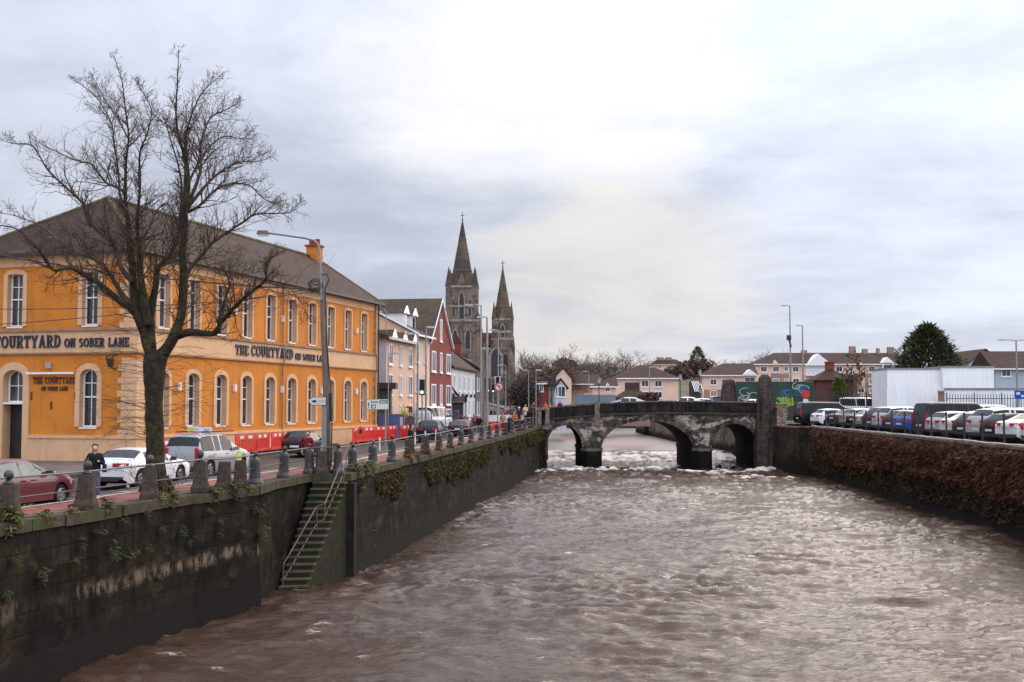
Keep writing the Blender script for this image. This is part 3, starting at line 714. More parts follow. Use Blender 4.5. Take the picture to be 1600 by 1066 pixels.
# piers with cutwaters
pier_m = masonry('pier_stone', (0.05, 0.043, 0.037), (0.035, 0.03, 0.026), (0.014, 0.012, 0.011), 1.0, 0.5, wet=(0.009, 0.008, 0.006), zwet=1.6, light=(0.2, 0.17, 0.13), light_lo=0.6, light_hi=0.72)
for a, b in ((7.7, 9.95), (20.0, 22.15)):
    zt = 2.55; m_ = (a+b)/2
    for Yd, s in ((BY0, -1), (BY1, 1)):
        g = MB(); pts = [(a, Yd), (m_-0.55, Yd+s*1.3), (m_+0.55, Yd+s*1.3), (b, Yd)]
        base = [g.P((x, y, -1.5), (x+.01, -1.49)) for x, y in pts]; top = [g.P((x, y, zt), (x+.01, zt)) for x, y in pts]
        tip = g.P((m_, Yd, zt+0.4), (m_, zt+0.5))
        for i in range(3):
            g.f.append([base[i], base[i+1], top[i+1], top[i]]); g.f.append([top[i], top[i+1], tip])
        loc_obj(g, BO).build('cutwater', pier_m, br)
    for Yd, s in ((BY0, -1), (BY1, 1)):
        g = MB(); pts = [(a-0.1, Yd), (m_-0.62, Yd+s*1.42), (m_+0.62, Yd+s*1.42), (b+0.1, Yd)]
        g.prism([(x, y, 2.22) for x, y in pts], (0, 0, 0.3))
        loc_obj(g, BO).build('pier_ledge', ledge_m, br)
g = MB()
for x0, x1 in zip(pxs, pxs[1:]): g.poly([(x0, BY0+0.4, bridge_top(x0)+0.15), (x1, BY0+0.4, bridge_top(x1)+0.15), (x1, BY1-0.4, bridge_top(x1)+0.15), (x0, BY1-0.4, bridge_top(x0)+0.15)])
setp(g.build('bridge_road', Mt['asphalt']), kind='structure')
# ramps from the bridge to each bank
g = MB(); g.poly([(1.6, BY0+.4, bridge_top(1.6)+.15), (1.6, BY1-.4, bridge_top(1.6)+.15), (-6, BY1+3, 5.42), (-6, BY0-1, 5.1)]); g.poly([(27.6, BY0+.4, bridge_top(27.6)+.15), (60, BY0, 5.1), (60, BY1, 5.1), (27.6, BY1-.4, bridge_top(27.6)+.15)])
setp(g.build('bridge_approach', Mt['asphalt']), kind='structure')
# open balustrade at the left end of the bridge
bl = thing('balustrade', 'short open stone balustrade at the left end of the bridge', 'balustrade', (2.4, 127.3, 4.95))
stone_b = mat('pale_balustrade_stone', (0.22, 0.18, 0.145), 0.85, 0.3, 3, c2=(0.08, 0.07, 0.055), c2scale=2)
g = MB(); g.bb(-0.45, 1.75, -0.28, 0.28, 1.78, 2.05); g.build('top_rail', stone_b, bl)
for x in (-0.2, 0.62, 1.5): g = MB(); g.bb(x-0.22, x+0.22, -0.2, 0.2, 0.0, 1.78); g.build('pier', stone_b, bl)
g = MB(); g.bb(-0.45, 1.75, -0.3, 0.3, -0.35, 0.02); g.build('plinth', stone_b, bl)
# pylons on the right end
pyl_m = masonry('pylon_rubble', (0.15, 0.115, 0.096), (0.09, 0.074, 0.064), (0.05, 0.042, 0.036), 0.33, 0.16, light=(0.17, 0.12, 0.10), light_lo=0.56, light_hi=0.7, moss=(0.07, 0.06, 0.03), bump=1.0)
def pylon(name, label, cx, cy, z0, z1, w0, w1):
    p = thing(name, label, 'pylon', (cx, cy, z0), 0, 'stone pylons at the right end of the bridge')
    g = MB(); N = 9; H = z1-z0
    prof = [(w0, 0), (w0*0.97, H*0.25), (w0*0.86, H*0.6), (w1*1.06, H*0.85), (w1, H*0.92), (w1*0.82, H*0.97), (w1*0.45, H)]
    for (a, za), (b, zb_) in zip(prof, prof[1:]):
        for k in range(4):
            c = [(-1, -1), (1, -1), (1, 1), (-1, 1)]; (x0, y0), (x1, y1) = c[k], c[(k+1) % 4]
            dy = 0.62
            g.poly([(x0*a/2, y0*a/2*dy*1.4, za), (x1*a/2, y1*a/2*dy*1.4, za), (x1*b/2, y1*b/2*dy*1.4, zb_), (x0*b/2, y0*b/2*dy*1.4, zb_)], [(k*2+.01, za+.01), (k*2+a, za+.01), (k*2+a, zb_), (k*2+.01, zb_)])
    g.poly([(-w1*.22, -w1*.2, H), (w1*.22, -w1*.2, H), (w1*.22, w1*.2, H), (-w1*.22, w1*.2, H)])
    g.build('shaft', pyl_m, p); g = MB(); g.box((0, 0, 0.2), (w0*1.06, w0*0.95, 0.4)); g.build('base', pyl_m, p)
pylon('stone_pylon', 'tall tapering rubble pylon at the near right corner of the bridge', 28.0, 127.7, 0.0, 10.65, 2.25, 1.3)
pylon('stone_pylon', 'tapering rubble pylon on the far parapet of the bridge, behind the near one', 26.5, 140.9, 5.4, 10.4, 2.0, 1.4)
# pebble faced end wall beside the pylon
pw = thing('pebble_wall', 'curved end wall faced with pale pebbles between the near pylon and the car park', 'wall', (29.3, 126.9, 0))
peb = mat('pebble_mortar', (0.13, 0.09, 0.07), 0.9, 0.2, 3); g = MB(); g.bb(-0.35, 0.75, -0.9, 0.9, 0.5, 7.0); g.build('core', peb, pw)
g = MB()
for k in range(420):
    x = vr.uniform(-0.34, 0.74); z = vr.uniform(2.6, 6.95); r = vr.uniform(0.05, 0.10); g.lathe((x, -0.9, z), [(r*.05, -r), (r, 0), (r*.05, r)], 5)
g.build('pebbles', mat('pebbles', (0.36, 0.27, 0.22), 0.8, 0.35, 4), pw); g = MB(); g.bb(-0.45, 0.85, -1.0, 1.0, 7.0, 7.2); g.build('capping', mat('brick_capping', (0.28, 0.13, 0.09), 0.9, 0.25), pw)

# ================================================================== BOLLARDS AND RAILS
BP = [(18, 'A'), (137, 'A'), (237, 'A'), (316, 'A'), (352, 'C'), (377, 'C'), (401, 'B'), (445, 'B'), (485, 'B'), (503, 'C'), (529, 'B'), (552, 'B'), (584, 'B'), (613, 'B'), (641, 'C'), (665, 'C'), (687, 'B'), (704, 'B'), (721, 'B'), (737, 'B'), (753, 'B'), (765, 'B'), (777, 'B'), (789, 'C'), (800, 'B'), (811, 'C'), (820, 'B'), (829, 'C')]
bline = resample(offset(cpath, 0.34), 0.05)
def on_line(px, line):
    best = min(line, key=lambda p: abs(p.x/p.y*1800*1.0 - (px-800)*(1/1.0)) if p.y > 5 else 1e9); return best
protos = {}; bpos = []
desc = {'A': 'square granite bollard with iron ball', 'B': 'dark rounded bollard with ball finial', 'C': 'flat topped granite bollard without a ball'}
brr = random.Random(9)
GRP = 'bollards along the left quay'
for i, (px, ty) in enumerate(BP):
    p = on_line(px, bline); z = Gz(p.y)+0.01; bpos.append(Vector((p.x, p.y, z)))
    if ty not in protos:
        o = thing('bollard', None, 'bollard', (p.x, p.y, z), 0, GRP)
        if ty in 'AC':
            g = MB(); Hh = 0.98 if ty == 'A' else 1.0
            prof = [(0.33, 0), (0.325, 0.14), (0.255, 0.30), (0.215, Hh-0.03), (0.20, Hh)]
            g.lathe((0, 0, 0), [(r*1.414, zz) for r, zz in prof], 4, rot=math.pi/4); g.build('block', Mt['granite'], o)
        if ty == 'A':
            g = MB(); g.lathe((0, 0, 0.98), [(0.15, 0), (0.15, 0.05), (0.09, 0.08), (0.08, 0.13)], 12); g.sphere((0, 0, 1.225), 0.135, 14, 8); g.build('ball_finial', Mt['iron'], o, smooth=True)
        if ty == 'B':
            g = MB(); g.lathe((0, 0, 0), [(0.33, 0), (0.32, 0.10), (0.245, 0.24), (0.215, 0.5), (0.21, 0.86), (0.19, 0.95), (0.10, 1.02), (0.075, 1.06)], 10); g.build('shaft', Mt['granite' if i > 12 else 'iron'], o)
            g = MB(); g.sphere((0, 0, 1.16), 0.115, 12, 8); g.build('ball_finial', Mt['iron'], o, smooth=True)
        protos[ty] = o
    else:
        o = copy_tree(protos[ty]); o.location = (p.x, p.y, z)
    o.rotation_euler = (R(brr.uniform(-2, 2)), R(brr.uniform(-2.5, 2.5)), R(12+brr.uniform(-6, 6)))
    s_ = brr.uniform(0.84, 0.96); o.scale = (s_, s_, brr.uniform(0.95, 1.05))
    o['label'] = desc[ty] + ', ' + (ORD[i] + ' from the left' if i else 'leftmost on the quay')
rl = thing('quay_railing', 'dark iron rails threaded through the row of bollards along the quay', 'railing', tuple(bpos[12]))
for nm, hh, i0 in (('top_rail', 1.08, 0), ('middle_rail', 0.58, 0), ('bottom_rail', 0.27, 6)):
    g = MB(); pts = []
    a0 = bpos[0] + (bpos[0]-bpos[1])*1.0
    pl_ = ([a0] if i0 == 0 else []) + bpos[i0:]
    for k, p in enumerate(pl_): pts.append(p + Vector((brr.uniform(-.02, .02), brr.uniform(-.02, .02), hh+brr.uniform(-0.025, 0.025))) - bpos[12])
    g.tube(pts, 0.03 if nm == 'top_rail' else 0.024, 6); g.build(nm, mat('rail_iron_'+nm, (0.045, 0.042, 0.04) if nm != 'top_rail' else (0.10, 0.098, 0.095), 0.5, 0.25, 4), rl)
# white lane posts at the kerb
kline = resample(offset(Os, 3.36), 0.05)
LP = [(85, 3), (203, 8), (384, 14), (504, 0), (594, 0), (614, 1), (649, 0), (665, 0), (681, 1), (695, 0), (731, 0)]
for i, (px, lean) in enumerate(LP):
    p = on_line(px, kline)
    if i == 0:
        o0 = thing('lane_post', None, 'lane post', (0, 0, 0), 0, 'white posts along the cycle lane kerb'); o = o0
        g = MB(); g.lathe((0, 0, 0), [(0.045, 0.03), (0.042, 0.84), (0.03, 0.86)], 8); g.build('post', Mt['plastic_w'], o)
        g = MB(); g.lathe((0, 0, 0), [(0.09, 0), (0.085, 0.03), (0.05, 0.06)], 8); g.build('foot', Mt['black'], o)
    else: o = copy_tree(o0)
    o.location = (p.x, p.y, Gz(p.y)+0.02); o.rotation_euler = (0, R(lean), 0)
    o['label'] = 'slim white lane post on the kerb, ' + (ORD[i]+' from the left' if i else 'leftmost, in front of the maroon car')
# ================================================================== LETTERING (slab serif letters built as solid strokes)
def glyph(ch):
    """returns polygons in a box of width w, height 1"""
    T, S, t = 0.19, 0.10, 0.15
    P = []
    def V(x, a=0.0, b=1.0, sf=(1, 1)):
        P.append([(x-T/2, a), (x+T/2, a), (x+T/2, b), (x-T/2, b)])
        if sf[0]: P.append([(x-T*1.0, a), (x+T*1.0, a), (x+T*1.0, a+S), (x-T*1.0, a+S)])
        if sf[1]: P.append([(x-T*1.0, b-S), (x+T*1.0, b-S), (x+T*1.0, b), (x-T*1.0, b)])
    def Hh(x0, x1, y): P.append([(x0, y-t/2), (x1, y-t/2), (x1, y+t/2), (x0, y+t/2)])
    def D(x0, y0, x1, y1, k=T): P.append([(x0-k/2, y0), (x0+k/2, y0), (x1+k/2, y1), (x1-k/2, y1)])
    def A(cx, cy, rx, ry, a0, a1, n=12):
        for i in range(n):
            u, v = R(a0+(a1-a0)*i/n), R(a0+(a1-a0)*(i+1)/n)
            P.append([(cx+rx*math.cos(u), cy+ry*math.sin(u)), (cx+rx*math.cos(v), cy+ry*math.sin(v)), (cx+(rx-T)*math.cos(v), cy+(ry-t)*math.sin(v)), (cx+(rx-T)*math.cos(u), cy+(ry-t)*math.sin(u))])
    w = 0.72
    if ch == 'T': V(.38, sf=(1, 0)); Hh(.0, .76, .925); P.append([(0, .7), (.1, .7), (.1, .9), (0, .9)]); P.append([(.66, .7), (.76, .7), (.76, .9), (.66, .9)]); w = .76
    elif ch == 'H': V(.18); V(.66); Hh(.18, .66, .5); w = .84
    elif ch == 'E': V(.18); Hh(.18, .66, .925); Hh(.18, .54, .5); Hh(.18, .68, .075); P.append([(.58, .72), (.66, .72), (.66, .9), (.58, .9)]); P.append([(.6, .1), (.68, .1), (.68, .28), (.6, .28)]); w = .70
    elif ch == 'C': A(.42, .5, .42, .5, 42, 318); P.append([(.62, .66), (.76, .66), (.76, .96), (.70, .96)]); w = .78
    elif ch == 'O': A(.43, .5, .43, .5, 0, 360, 18); w = .86
    elif ch == 'U': V(.18, .3, 1, (0, 1)); V(.64, .3, 1, (0, 1)); A(.41, .34, .325, .34, 180, 360); w = .82
    elif ch == 'R': V(.18); A(.40, .72, .33, .28, -90, 90); Hh(.18, .42, .925); Hh(.18, .42, .5); D(.64, 0, .42, .5); P.append([(.56, 0), (.80, 0), (.80, S), (.56, S)]); w = .80
    elif ch == 'Y': V(.42, 0, .48, (1, 0)); D(.42, .42, .13, 1); D(.42, .42, .71, 1); P.append([(.0, 1-S), (.28, 1-S), (.28, 1), (.0, 1)]); P.append([(.56, 1-S), (.84, 1-S), (.84, 1), (.56, 1)]); w = .84
    elif ch == 'A': D(.14, 0, .42, 1); D(.70, 0, .42, 1); Hh(.24, .60, .32); P.append([(.0, 0), (.28, 0), (.28, S), (.0, S)]); P.append([(.56, 0), (.84, 0), (.84, S), (.56, S)]); w = .84
    elif ch == 'D': V(.18); A(.36, .5, .42, .5, -90, 90); Hh(.18, .38, .925); Hh(.18, .38, .075); w = .80
    elif ch == 'N': V(.16, sf=(1, 1)); V(.68, sf=(0, 1)); D(.68, 0, .16, 1); w = .84
    elif ch == 'S': A(.33, .72, .31, .28, 30, 270, 9); A(.33, .28, .31, .28, -150, 90, 9); w = .66
    elif ch == 'B': V(.18); A(.40, .735, .30, .265, -90, 90, 8); A(.40, .265, .34, .265, -90, 90, 8); Hh(.18, .42, .925); Hh(.18, .42, .5); Hh(.18, .42, .075); w = .76
    elif ch == 'L': V(.18); Hh(.18, .66, .075); P.append([(.58, .1), (.66, .1), (.66, .3), (.58, .3)]); w = .68
    elif ch == '6': A(.3, .3, .3, .3, 0, 360, 14); D(.1, .3, .42, 1, .16); w = .62
    elif ch == '0': A(.3, .5, .3, .5, 0, 360, 14); w = .62
    elif ch == '8': A(.3, .74, .26, .26, 0, 360, 12); A(.3, .27, .3, .28, 0, 360, 12); w = .62
    elif ch == '4': D(.42, 0, .42, 1, .16); Hh(0, .6, .3); D(.06, .3, .38, 1, .13); w = .62
    elif ch == ' ': w = .42
    else: w = .4
    return P, w
def text(mb, runs, f, u0, v0, depth=0.06, w0=0.0, gap=0.1, width=None):
    """runs = [(string, letter height)]; f(u, v, w) maps to the wall; returns the run-out"""
    tot = sum((glyph(c)[1]+gap)*h for s, h in runs for c in s)
    k = (width/tot) if width else 1.0
    u = u0; j = 0
    for s, h in runs:
        for c in s:
            P, w_ = glyph(c)
            for p in P:
                j = (j+1) % 7; d = depth+0.0015*j
                a = [mb.P(f(u+x*h*k, v0+y*h, w0)) for x, y in p]; b = [mb.P(f(u+x*h*k, v0+y*h, w0+d)) for x, y in p]
                n = len(p); mb.f.append(b)
                for i in range(n): mb.f.append([a[i], a[(i+1) % n], b[(i+1) % n], b[i]])
            u += (w_+gap)*h*k
    return u

def words(parent, name, m, runs, f, u0, v0, depth, w0, width):
    tot = sum((glyph(c)[1]+0.1)*h for s, h in runs for c in s); k = width/tot; u = u0
    for s, h in runs:
        if s == ' ': u += (glyph(' ')[1]+0.1)*h*k; continue
        for i, wd in enumerate(s.split(' ')):
            if i: u += (glyph(' ')[1]+0.1)*h*k
            if not wd: continue
            ln = sum((glyph(c)[1]+0.1)*h for c in wd)*k; g = MB(); text(g, [(wd, h)], f, u, v0, depth, w0, width=ln); g.build(name, m, parent); u += ln

# ================================================================== WALL AND WINDOW TOOLS
def wall_holes(mb, u0, u1, v0, v1, holes, f, w=0.0):
    us = sorted({u0, u1} | {x for h in holes for x in h[:2]}); vs = sorted({v0, v1} | {x for h in holes for x in h[2:]})
    for a, b in zip(us, us[1:]):
        run = None
        for c, d in zip(vs, vs[1:]):
            um, vm = (a+b)/2, (c+d)/2
            inside = any(h[0] < um < h[1] and h[2] < vm < h[3] for h in holes)
            if not inside: mb.poly([f(a, c, w), f(b, c, w), f(b, d, w), f(a, d, w)])
def arch_outline(u, hw, v0, vs, rise, n=8):
    """closed outline: bottom left, bottom right, then over the arch"""
    pts = [(u-hw, v0), (u+hw, v0)]
    for k in range(n+1):
        a = math.pi*k/n; pts.append((u+hw*math.cos(a), vs+rise*math.sin(a)))
    return pts
def surround(mb, u, hw, v0, vs, rise, bw, f, proud=0.05, deep=0.3, n=8, foot=0.0):
    i = arch_outline(u, hw, v0, vs, rise, n); o = arch_outline(u, hw+bw, v0-foot, vs, rise+bw*1.05, n)
    N = len(i)
    for k in range(N):
        a, b = k, (k+1) % N
        if k == 0 and foot == 0: 
            mb.poly([f(*i[a], proud), f(*i[b], proud), f(*i[b], -deep), f(*i[a], -deep)]); continue
        mb.poly([f(*o[a], proud), f(*o[b], proud), f(*i[b], proud), f(*i[a], proud)])
        mb.poly([f(*o[a], 0), f(*o[b], 0), f(*o[b], proud), f(*o[a], proud)])
        mb.poly([f(*i[a], proud), f(*i[b], proud), f(*i[b], -deep), f(*i[a], -deep)])
def fbox(mb, f, u0, u1, v0, v1, w0, w1):
    c = [mb.P(f(u, v, w)) for w in (w0, w1) for u, v in ((u0, v0), (u1, v0), (u1, v1), (u0, v1))]
    for q in ((0, 3, 2, 1), (4, 5, 6, 7), (0, 1, 5, 4), (1, 2, 6, 5), (2, 3, 7, 6), (3, 0, 4, 7)): mb.f.append([c[i] for i in q])
def sash(parent, f, u, hw, v0, vs, rise, rec=0.2, top_grid=True, door=False):
    g = MB(); fr = 0.075; n = 8
    i = arch_outline(u, hw-fr, v0+fr, vs-0.02, max(rise-fr*0.6, 0.02), n); o = arch_outline(u, hw, v0, vs, rise, n); N = len(i)
    for k in range(N):
        a, b = k, (k+1) % N
        g.poly([f(*o[a], -rec), f(*o[b], -rec), f(*i[b], -rec), f(*i[a], -rec)])
        g.poly([f(*i[a], -rec), f(*i[b], -rec), f(*i[b], -rec-0.06), f(*i[a], -rec-0.06)])
    top = vs+rise; vm = v0+(top-v0)*0.52
    if door: vm = v0+0.05
    fbox(g, f, u-hw+fr, u+hw-fr, vm-0.035, vm+0.035, -rec-0.05, -rec+0.03)
    fbox(g, f, u-0.02, u+0.02, v0+fr, top-0.05, -rec-0.04, -rec+0.012)
    if top_grid: fbox(g, f, u-hw+fr, u+hw-fr, (vm+top)/2-0.02, (vm+top)/2+0.02, -rec-0.04, -rec+0.01)
    fbox(g, f, u-hw-0.02, u+hw+0.02, v0-0.09, v0-0.001, -rec-0.02, 0.04)
    fo = g.build('window', Mt['white'], parent)
    p = MB(); oo = arch_outline(u, hw-0.02, v0+0.02, vs, rise, n); p.poly([f(*q, -rec-0.045) for q in oo]); p.build('pane', Mt['glassm' if rnd.random() < 0.35 else 'glass'], fo)
    return fo

# ================================================================== ORANGE PUB
PD = Vector((0.2616, 0.9652)); PA = math.atan2(PD.y, PD.x); PX, PY = -18.9, 58.0
PG = 4.35; PL, PW = 32.2, 10.75
pub = thing('corner_pub', 'long two storey orange pub with tan window surrounds, slate hip roof and lettered fascia bands', 'building', (PX, PY, 0), PA)
EA = 15.1
ff = lambda u, v, w: (u, -w, v)
fe = lambda u, v, w: (-w, u, v)
ws = [2.35+3.03*k for k in range(10)]
wallm = MB(); low_h = []; up_h = []
HWl, HWu = 0.59, 0.55
for u in ws:
    low_h.append((u-HWl-0.02, u+HWl+0.02, 6.13, 9.075)); up_h.append((u-HWu-0.05, u+HWu+0.05, 11.37, 14.18))
wall_holes(wallm, 0, PL, PG-0.5, EA, low_h+up_h, ff)
ew = [2.75, 7.25]
eh = [(ew[0]-0.52, ew[0]+0.52, 6.19, 9.16), (ew[1]-0.63, ew[1]+0.63, PG, 9.17)] + [(u-0.5, u+0.5, 11.39, 14.15) for u in ew]
wall_holes(wallm, 0, PW, PG-0.5, EA, eh, fe)
wallm.poly([(PL, 0, PG-0.5), (PL, PW, PG-0.5), (PL, PW, EA), (PL, 0, EA)]); wallm.poly([(0, PW, PG-0.5), (PL, PW, PG-0.5), (PL, PW, EA), (0, PW, EA)])
wallm.build('wall', Mt['orange'], pub)
def full(f, u, hw, v0, vs, rise, bw, rec, n, deep=0.32, sv0=None, sdoor=False):
    w_ = sash(pub, f, u, hw, sv0 or v0, vs, rise, rec, True, sdoor); g = MB(); surround(g, u, hw, v0, vs, rise, bw, f, 0.06, deep, n); g.build('surround', Mt['tan'], w_)
for u in ws:
    full(ff, u, HWl, 6.14, 8.72, 0.34, 0.25, 0.26, 10); full(ff, u, HWu, 11.38, 14.14, 0.03, 0.19, 0.24, 4)
for u in ew: full(fe, u, 0.46, 11.4, 14.1, 0.03, 0.25, 0.24, 4)
full(fe, ew[0], 0.50, 6.2, 8.75, 0.4, 0.28, 0.26, 10); full(fe, ew[1], 0.60, PG, 8.72, 0.42, 0.38, 0.38, 10, 0.45, 7.45, True)
g = MB(); fbox(g, fe, ew[1]-0.58, ew[1]+0.58, PG, 7.36, -0.9, -0.55); g.build('door', mat('black_door', (0.012, 0.011, 0.011), 0.5), pub)
g = MB(); fbox(g, fe, ew[1]-0.62, ew[1]-0.59, PG, 7.4, -0.95, 0.0); fbox(g, fe, ew[1]+0.59, ew[1]+0.62, PG, 7.4, -0.95, 0.0); g.build('door_reveal', Mt['tan'], pub)
# plinth, fascia band, eaves band
pl_ = MB()
fbox(pl_, ff, -0.1, PL+0.04, PG-0.5, 5.62, 0.0, 0.10); fbox(pl_, fe, -0.0, ew[1]-1.0, PG-0.5, 5.62, 0.0, 0.10); fbox(pl_, fe, ew[1]+1.0, PW, PG-0.5, 5.62, 0.0, 0.10)
pl_.build('plinth', Mt['tan'], pub)
pl_ = MB(); fbox(pl_, ff, -0.16, PL+0.06, 5.62, 5.78, 0.0, 0.16); fbox(pl_, fe, 0.0, ew[1]-1.0, 5.62, 5.78, 0.0, 0.16); fbox(pl_, fe, ew[1]+1.0, PW, 5.62, 5.78, 0.0, 0.16); pl_.build('plinth_moulding', Mt['tan'], pub)
pl_ = MB(); fbox(pl_, ff, -0.06, PL+0.05, 10.02, 11.1, 0.0, 0.06); fbox(pl_, fe, 0.0, PW, 10.02, 11.1, 0.0, 0.06); pl_.build('fascia', Mt['tan'], pub)
pl_ = MB()
for z0, z1, d in ((9.93, 10.02, 0.11), (11.1, 11.22, 0.16)):
    fbox(pl_, ff, -0.16, PL+0.1, z0, z1, 0.0, d); fbox(pl_, fe, 0.0, PW, z0, z1, 0.0, d)
pl_.build('fascia_moulding', Mt['tandark'], pub)
pl_ = MB(); fbox(pl_, ff, -0.05, PL+0.03, 14.5, EA, 0.0, 0.05); fbox(pl_, fe, 0.0, PW, 14.5, EA, 0.0, 0.05)
for u in [0.75]+[(a+b)/2 for a, b in zip(ws, ws[1:])]+[PL-0.9]:
    pass
pl_.build('eaves_band', Mt['tan'], pub)
# quoins at both corners
qa, qe = MB(), MB()
for k in range(13):
    z0 = 5.79+k*0.325
    if z0+0.32 > 9.93: break
    fbox(qa, ff, -0.05, 0.85 if k % 2 else 0.62, z0, z0+0.305, 0.0, 0.05); fbox(qa, fe, 0.0, 0.85 if k % 2 else 1.05, z0, z0+0.305, 0.0, 0.05)
    fbox(qe, ff, PL-(0.7 if k % 2 else 0.45), PL+0.03, z0, z0+0.305, 0.0, 0.05)
qa.build('quoin', Mt['tan'], pub); qe.build('quoin', Mt['tan'], pub); qa, qe = MB(), MB()
for k in range(11):
    z0 = 11.22+k*0.325
    if z0+0.3 > 14.6: break
    fbox(qa, ff, -0.05, 0.75 if k % 2 else 0.55, z0, min(z0+0.305, 14.49), 0.0, 0.048); fbox(qa, fe, 0.0, 0.75 if k % 2 else 1.0, z0, min(z0+0.305, 14.49), 0.0, 0.048)
    fbox(qe, ff, PL-(0.65 if k % 2 else 0.42), PL+0.02, z0, min(z0+0.305, 14.49), 0.0, 0.048)
qa.build('quoin', Mt['tan'], pub); qe.build('quoin', Mt['tan'], pub)
# hip roof
ov = 0.42; h = PW/2; RZ = 18.95
rf = MB(); e = [(-ov, -ov, EA+0.02), (PL+ov, -ov, EA+0.02), (PL+ov, PW+ov, EA+0.02), (-ov, PW+ov, EA+0.02)]; r0, r1 = (h-0.3, h, RZ), (PL+0.3, h, RZ)
rf.poly([e[0], e[1], r1, r0]); rf.poly([e[2], e[3], r0, r1]); rf.poly([e[3], e[0], r0]); ro = rf.build('roof', Mt['slate'], pub); g = MB(); g.poly([(PL, -0.1, EA-0.05), (PL, PW+0.1, EA-0.05), (PL, h, RZ-0.25)]); g.build('gable_wall', Mt['orange'], pub)
g = MB(); g.tube([r0, r1], 0.14, 8); g.tube([e[0], r0], 0.11, 6); g.tube([e[3], r0], 0.11, 6); g.tube([e[1], r1], 0.11, 6); g.build('ridge_tile', mat('mossy_ridge', (0.10, 0.082, 0.045), 0.9, 0.4, 2), ro)
g = MB()
fbox(g, ff, -ov-0.08, PL+ov+0.08, EA-0.08, EA+0.08, ov-0.1, ov+0.1); fbox(g, fe, -ov+0.1, PW+ov, EA-0.08, EA+0.08, ov-0.1, ov+0.1); fbox(g, ff, -ov, PL+ov, EA-0.04, EA-0.01, -0.2, ov-0.1); fbox(g, fe, 0, PW, EA-0.04, EA-0.01, -0.2, ov-0.1)
g.tube([(PL-0.02, -0.16, EA-0.1), (PL-0.02, -0.16, PG)], 0.06, 8)
g.build('gutter', Mt['gutter'], pub)
g = MB(); g.box((PL-0.5, h-0.3, 18.6), (0.9, 1.0, 2.2)); ch = g.build('chimney', Mt['orange'], ro)
g = MB(); g.box((PL-0.5, h-0.3, 19.75), (1.1, 1.2, 0.14))
for k in (-0.3, 0, 0.3): g.lathe((PL-0.5, h-0.3+k, 19.82), [(0.16, 0), (0.15, 0.4), (0.18, 0.46)], 10)
g.build('chimney_pot', Mt['chim'], ch)
# lettering
words(pub, 'fascia_lettering', Mt['letter'], [('THE', 0.60), (' ', 0.5), ('COURTYARD', 0.66), (' ', 0.45), ('ON SOBER LANE', 0.44)], ff, 9.9, 10.27, 0.07, 0.06, 12.9)
fe_r = lambda u, v, w: (-w, PW-u, v)           # reading direction on the end wall (left to right from outside)
words(pub, 'fascia_lettering', Mt['letter'], [('THE', 0.56), (' ', 0.5), ('COURTYARD', 0.64), (' ', 0.45), ('ON SOBER LANE', 0.46)], fe_r, PW-9.75, 10.27, 0.07, 0.06, 9.38)
lt = MB(); text(lt, [('THE COURTYARD', 0.34)], fe_r, PW-6.05, 8.42, 0.05, 0.0, width=2.55)
text(lt, [('ON SOBER LANE', 0.21)], fe_r, PW-5.55, 8.06, 0.05, 0.0, width=1.6); lt.build('wall_lettering', Mt['letterred'], pub)
g = MB(); fbox(g, fe, 3.55, 6.35, 8.9, 9.0, 0.12, 0.22)
for u in (4.0, 5.9): fbox(g, fe, u, u+0.04, 8.93, 8.97, 0.0, 0.12)
g.build('sign_light', Mt['white'], pub)
for u in (3.5, 6.1): g = MB(); fbox(g, fe, u, u+0.06, 7.6, 8.0, 0.0, 0.06); g.build('bracket', Mt['letterred'], pub)
g = MB(); fbox(g, fe, 4.9, 4.97, 7.1, 7.5, 0.0, 0.06); g.build('bracket', Mt['letterred'], pub)
g = MB(); fbox(g, fe, 4.95, 5.25, 9.2, 9.5, 0.0, 0.14); g.build('alarm_box', mat('alarm_plastic', (0.4, 0.32, 0.25)), pub)
# wrought bracket sign near the corner
g = MB(); g.tube([(-0.02, 1.15, 9.85), (-0.9, 1.15, 9.75), (-0.75, 1.15, 9.3), (-0.1, 1.15, 9.1)], 0.04, 6); g.tube([(-0.35, 1.15, 9.78), (-0.3, 1.15, 9.3)], 0.03, 6); g.build('lantern_bracket', Mt['iron'], pub)
g = MB(); g.lathe((-0.55, 1.15, 9.2), [(0.1, 0), (0.2, 0.4), (0.05, 0.5)], 6); g.build('lantern', Mt['iron'], pub)
for u in (0.95, 15.98, PL-0.55):
    g = MB(); g.tube([(u, -0.12, EA-0.1), (u, -0.12, 11.3), (u, -0.22, 11.1), (u, -0.22, 9.9), (u, -0.12, 9.7), (u, -0.12, PG)], 0.055, 8); g.build('downpipe', Mt['tandark'], pub)
# wall lamps between windows
for u, v in ((3.9, 8.1), (9.9, 8.1), (16.0, 8.1), (22.0, 8.1), (28.1, 8.1), (3.9, 12.6), (9.9, 12.6), (16.0, 12.6), (22.0, 12.6), (28.1, 12.6)):
    g = MB(); fbox(g, ff, u-0.08, u+0.08, v, v+0.42, 0.0, 0.16); g.build('wall_lamp', Mt['white'], pub)

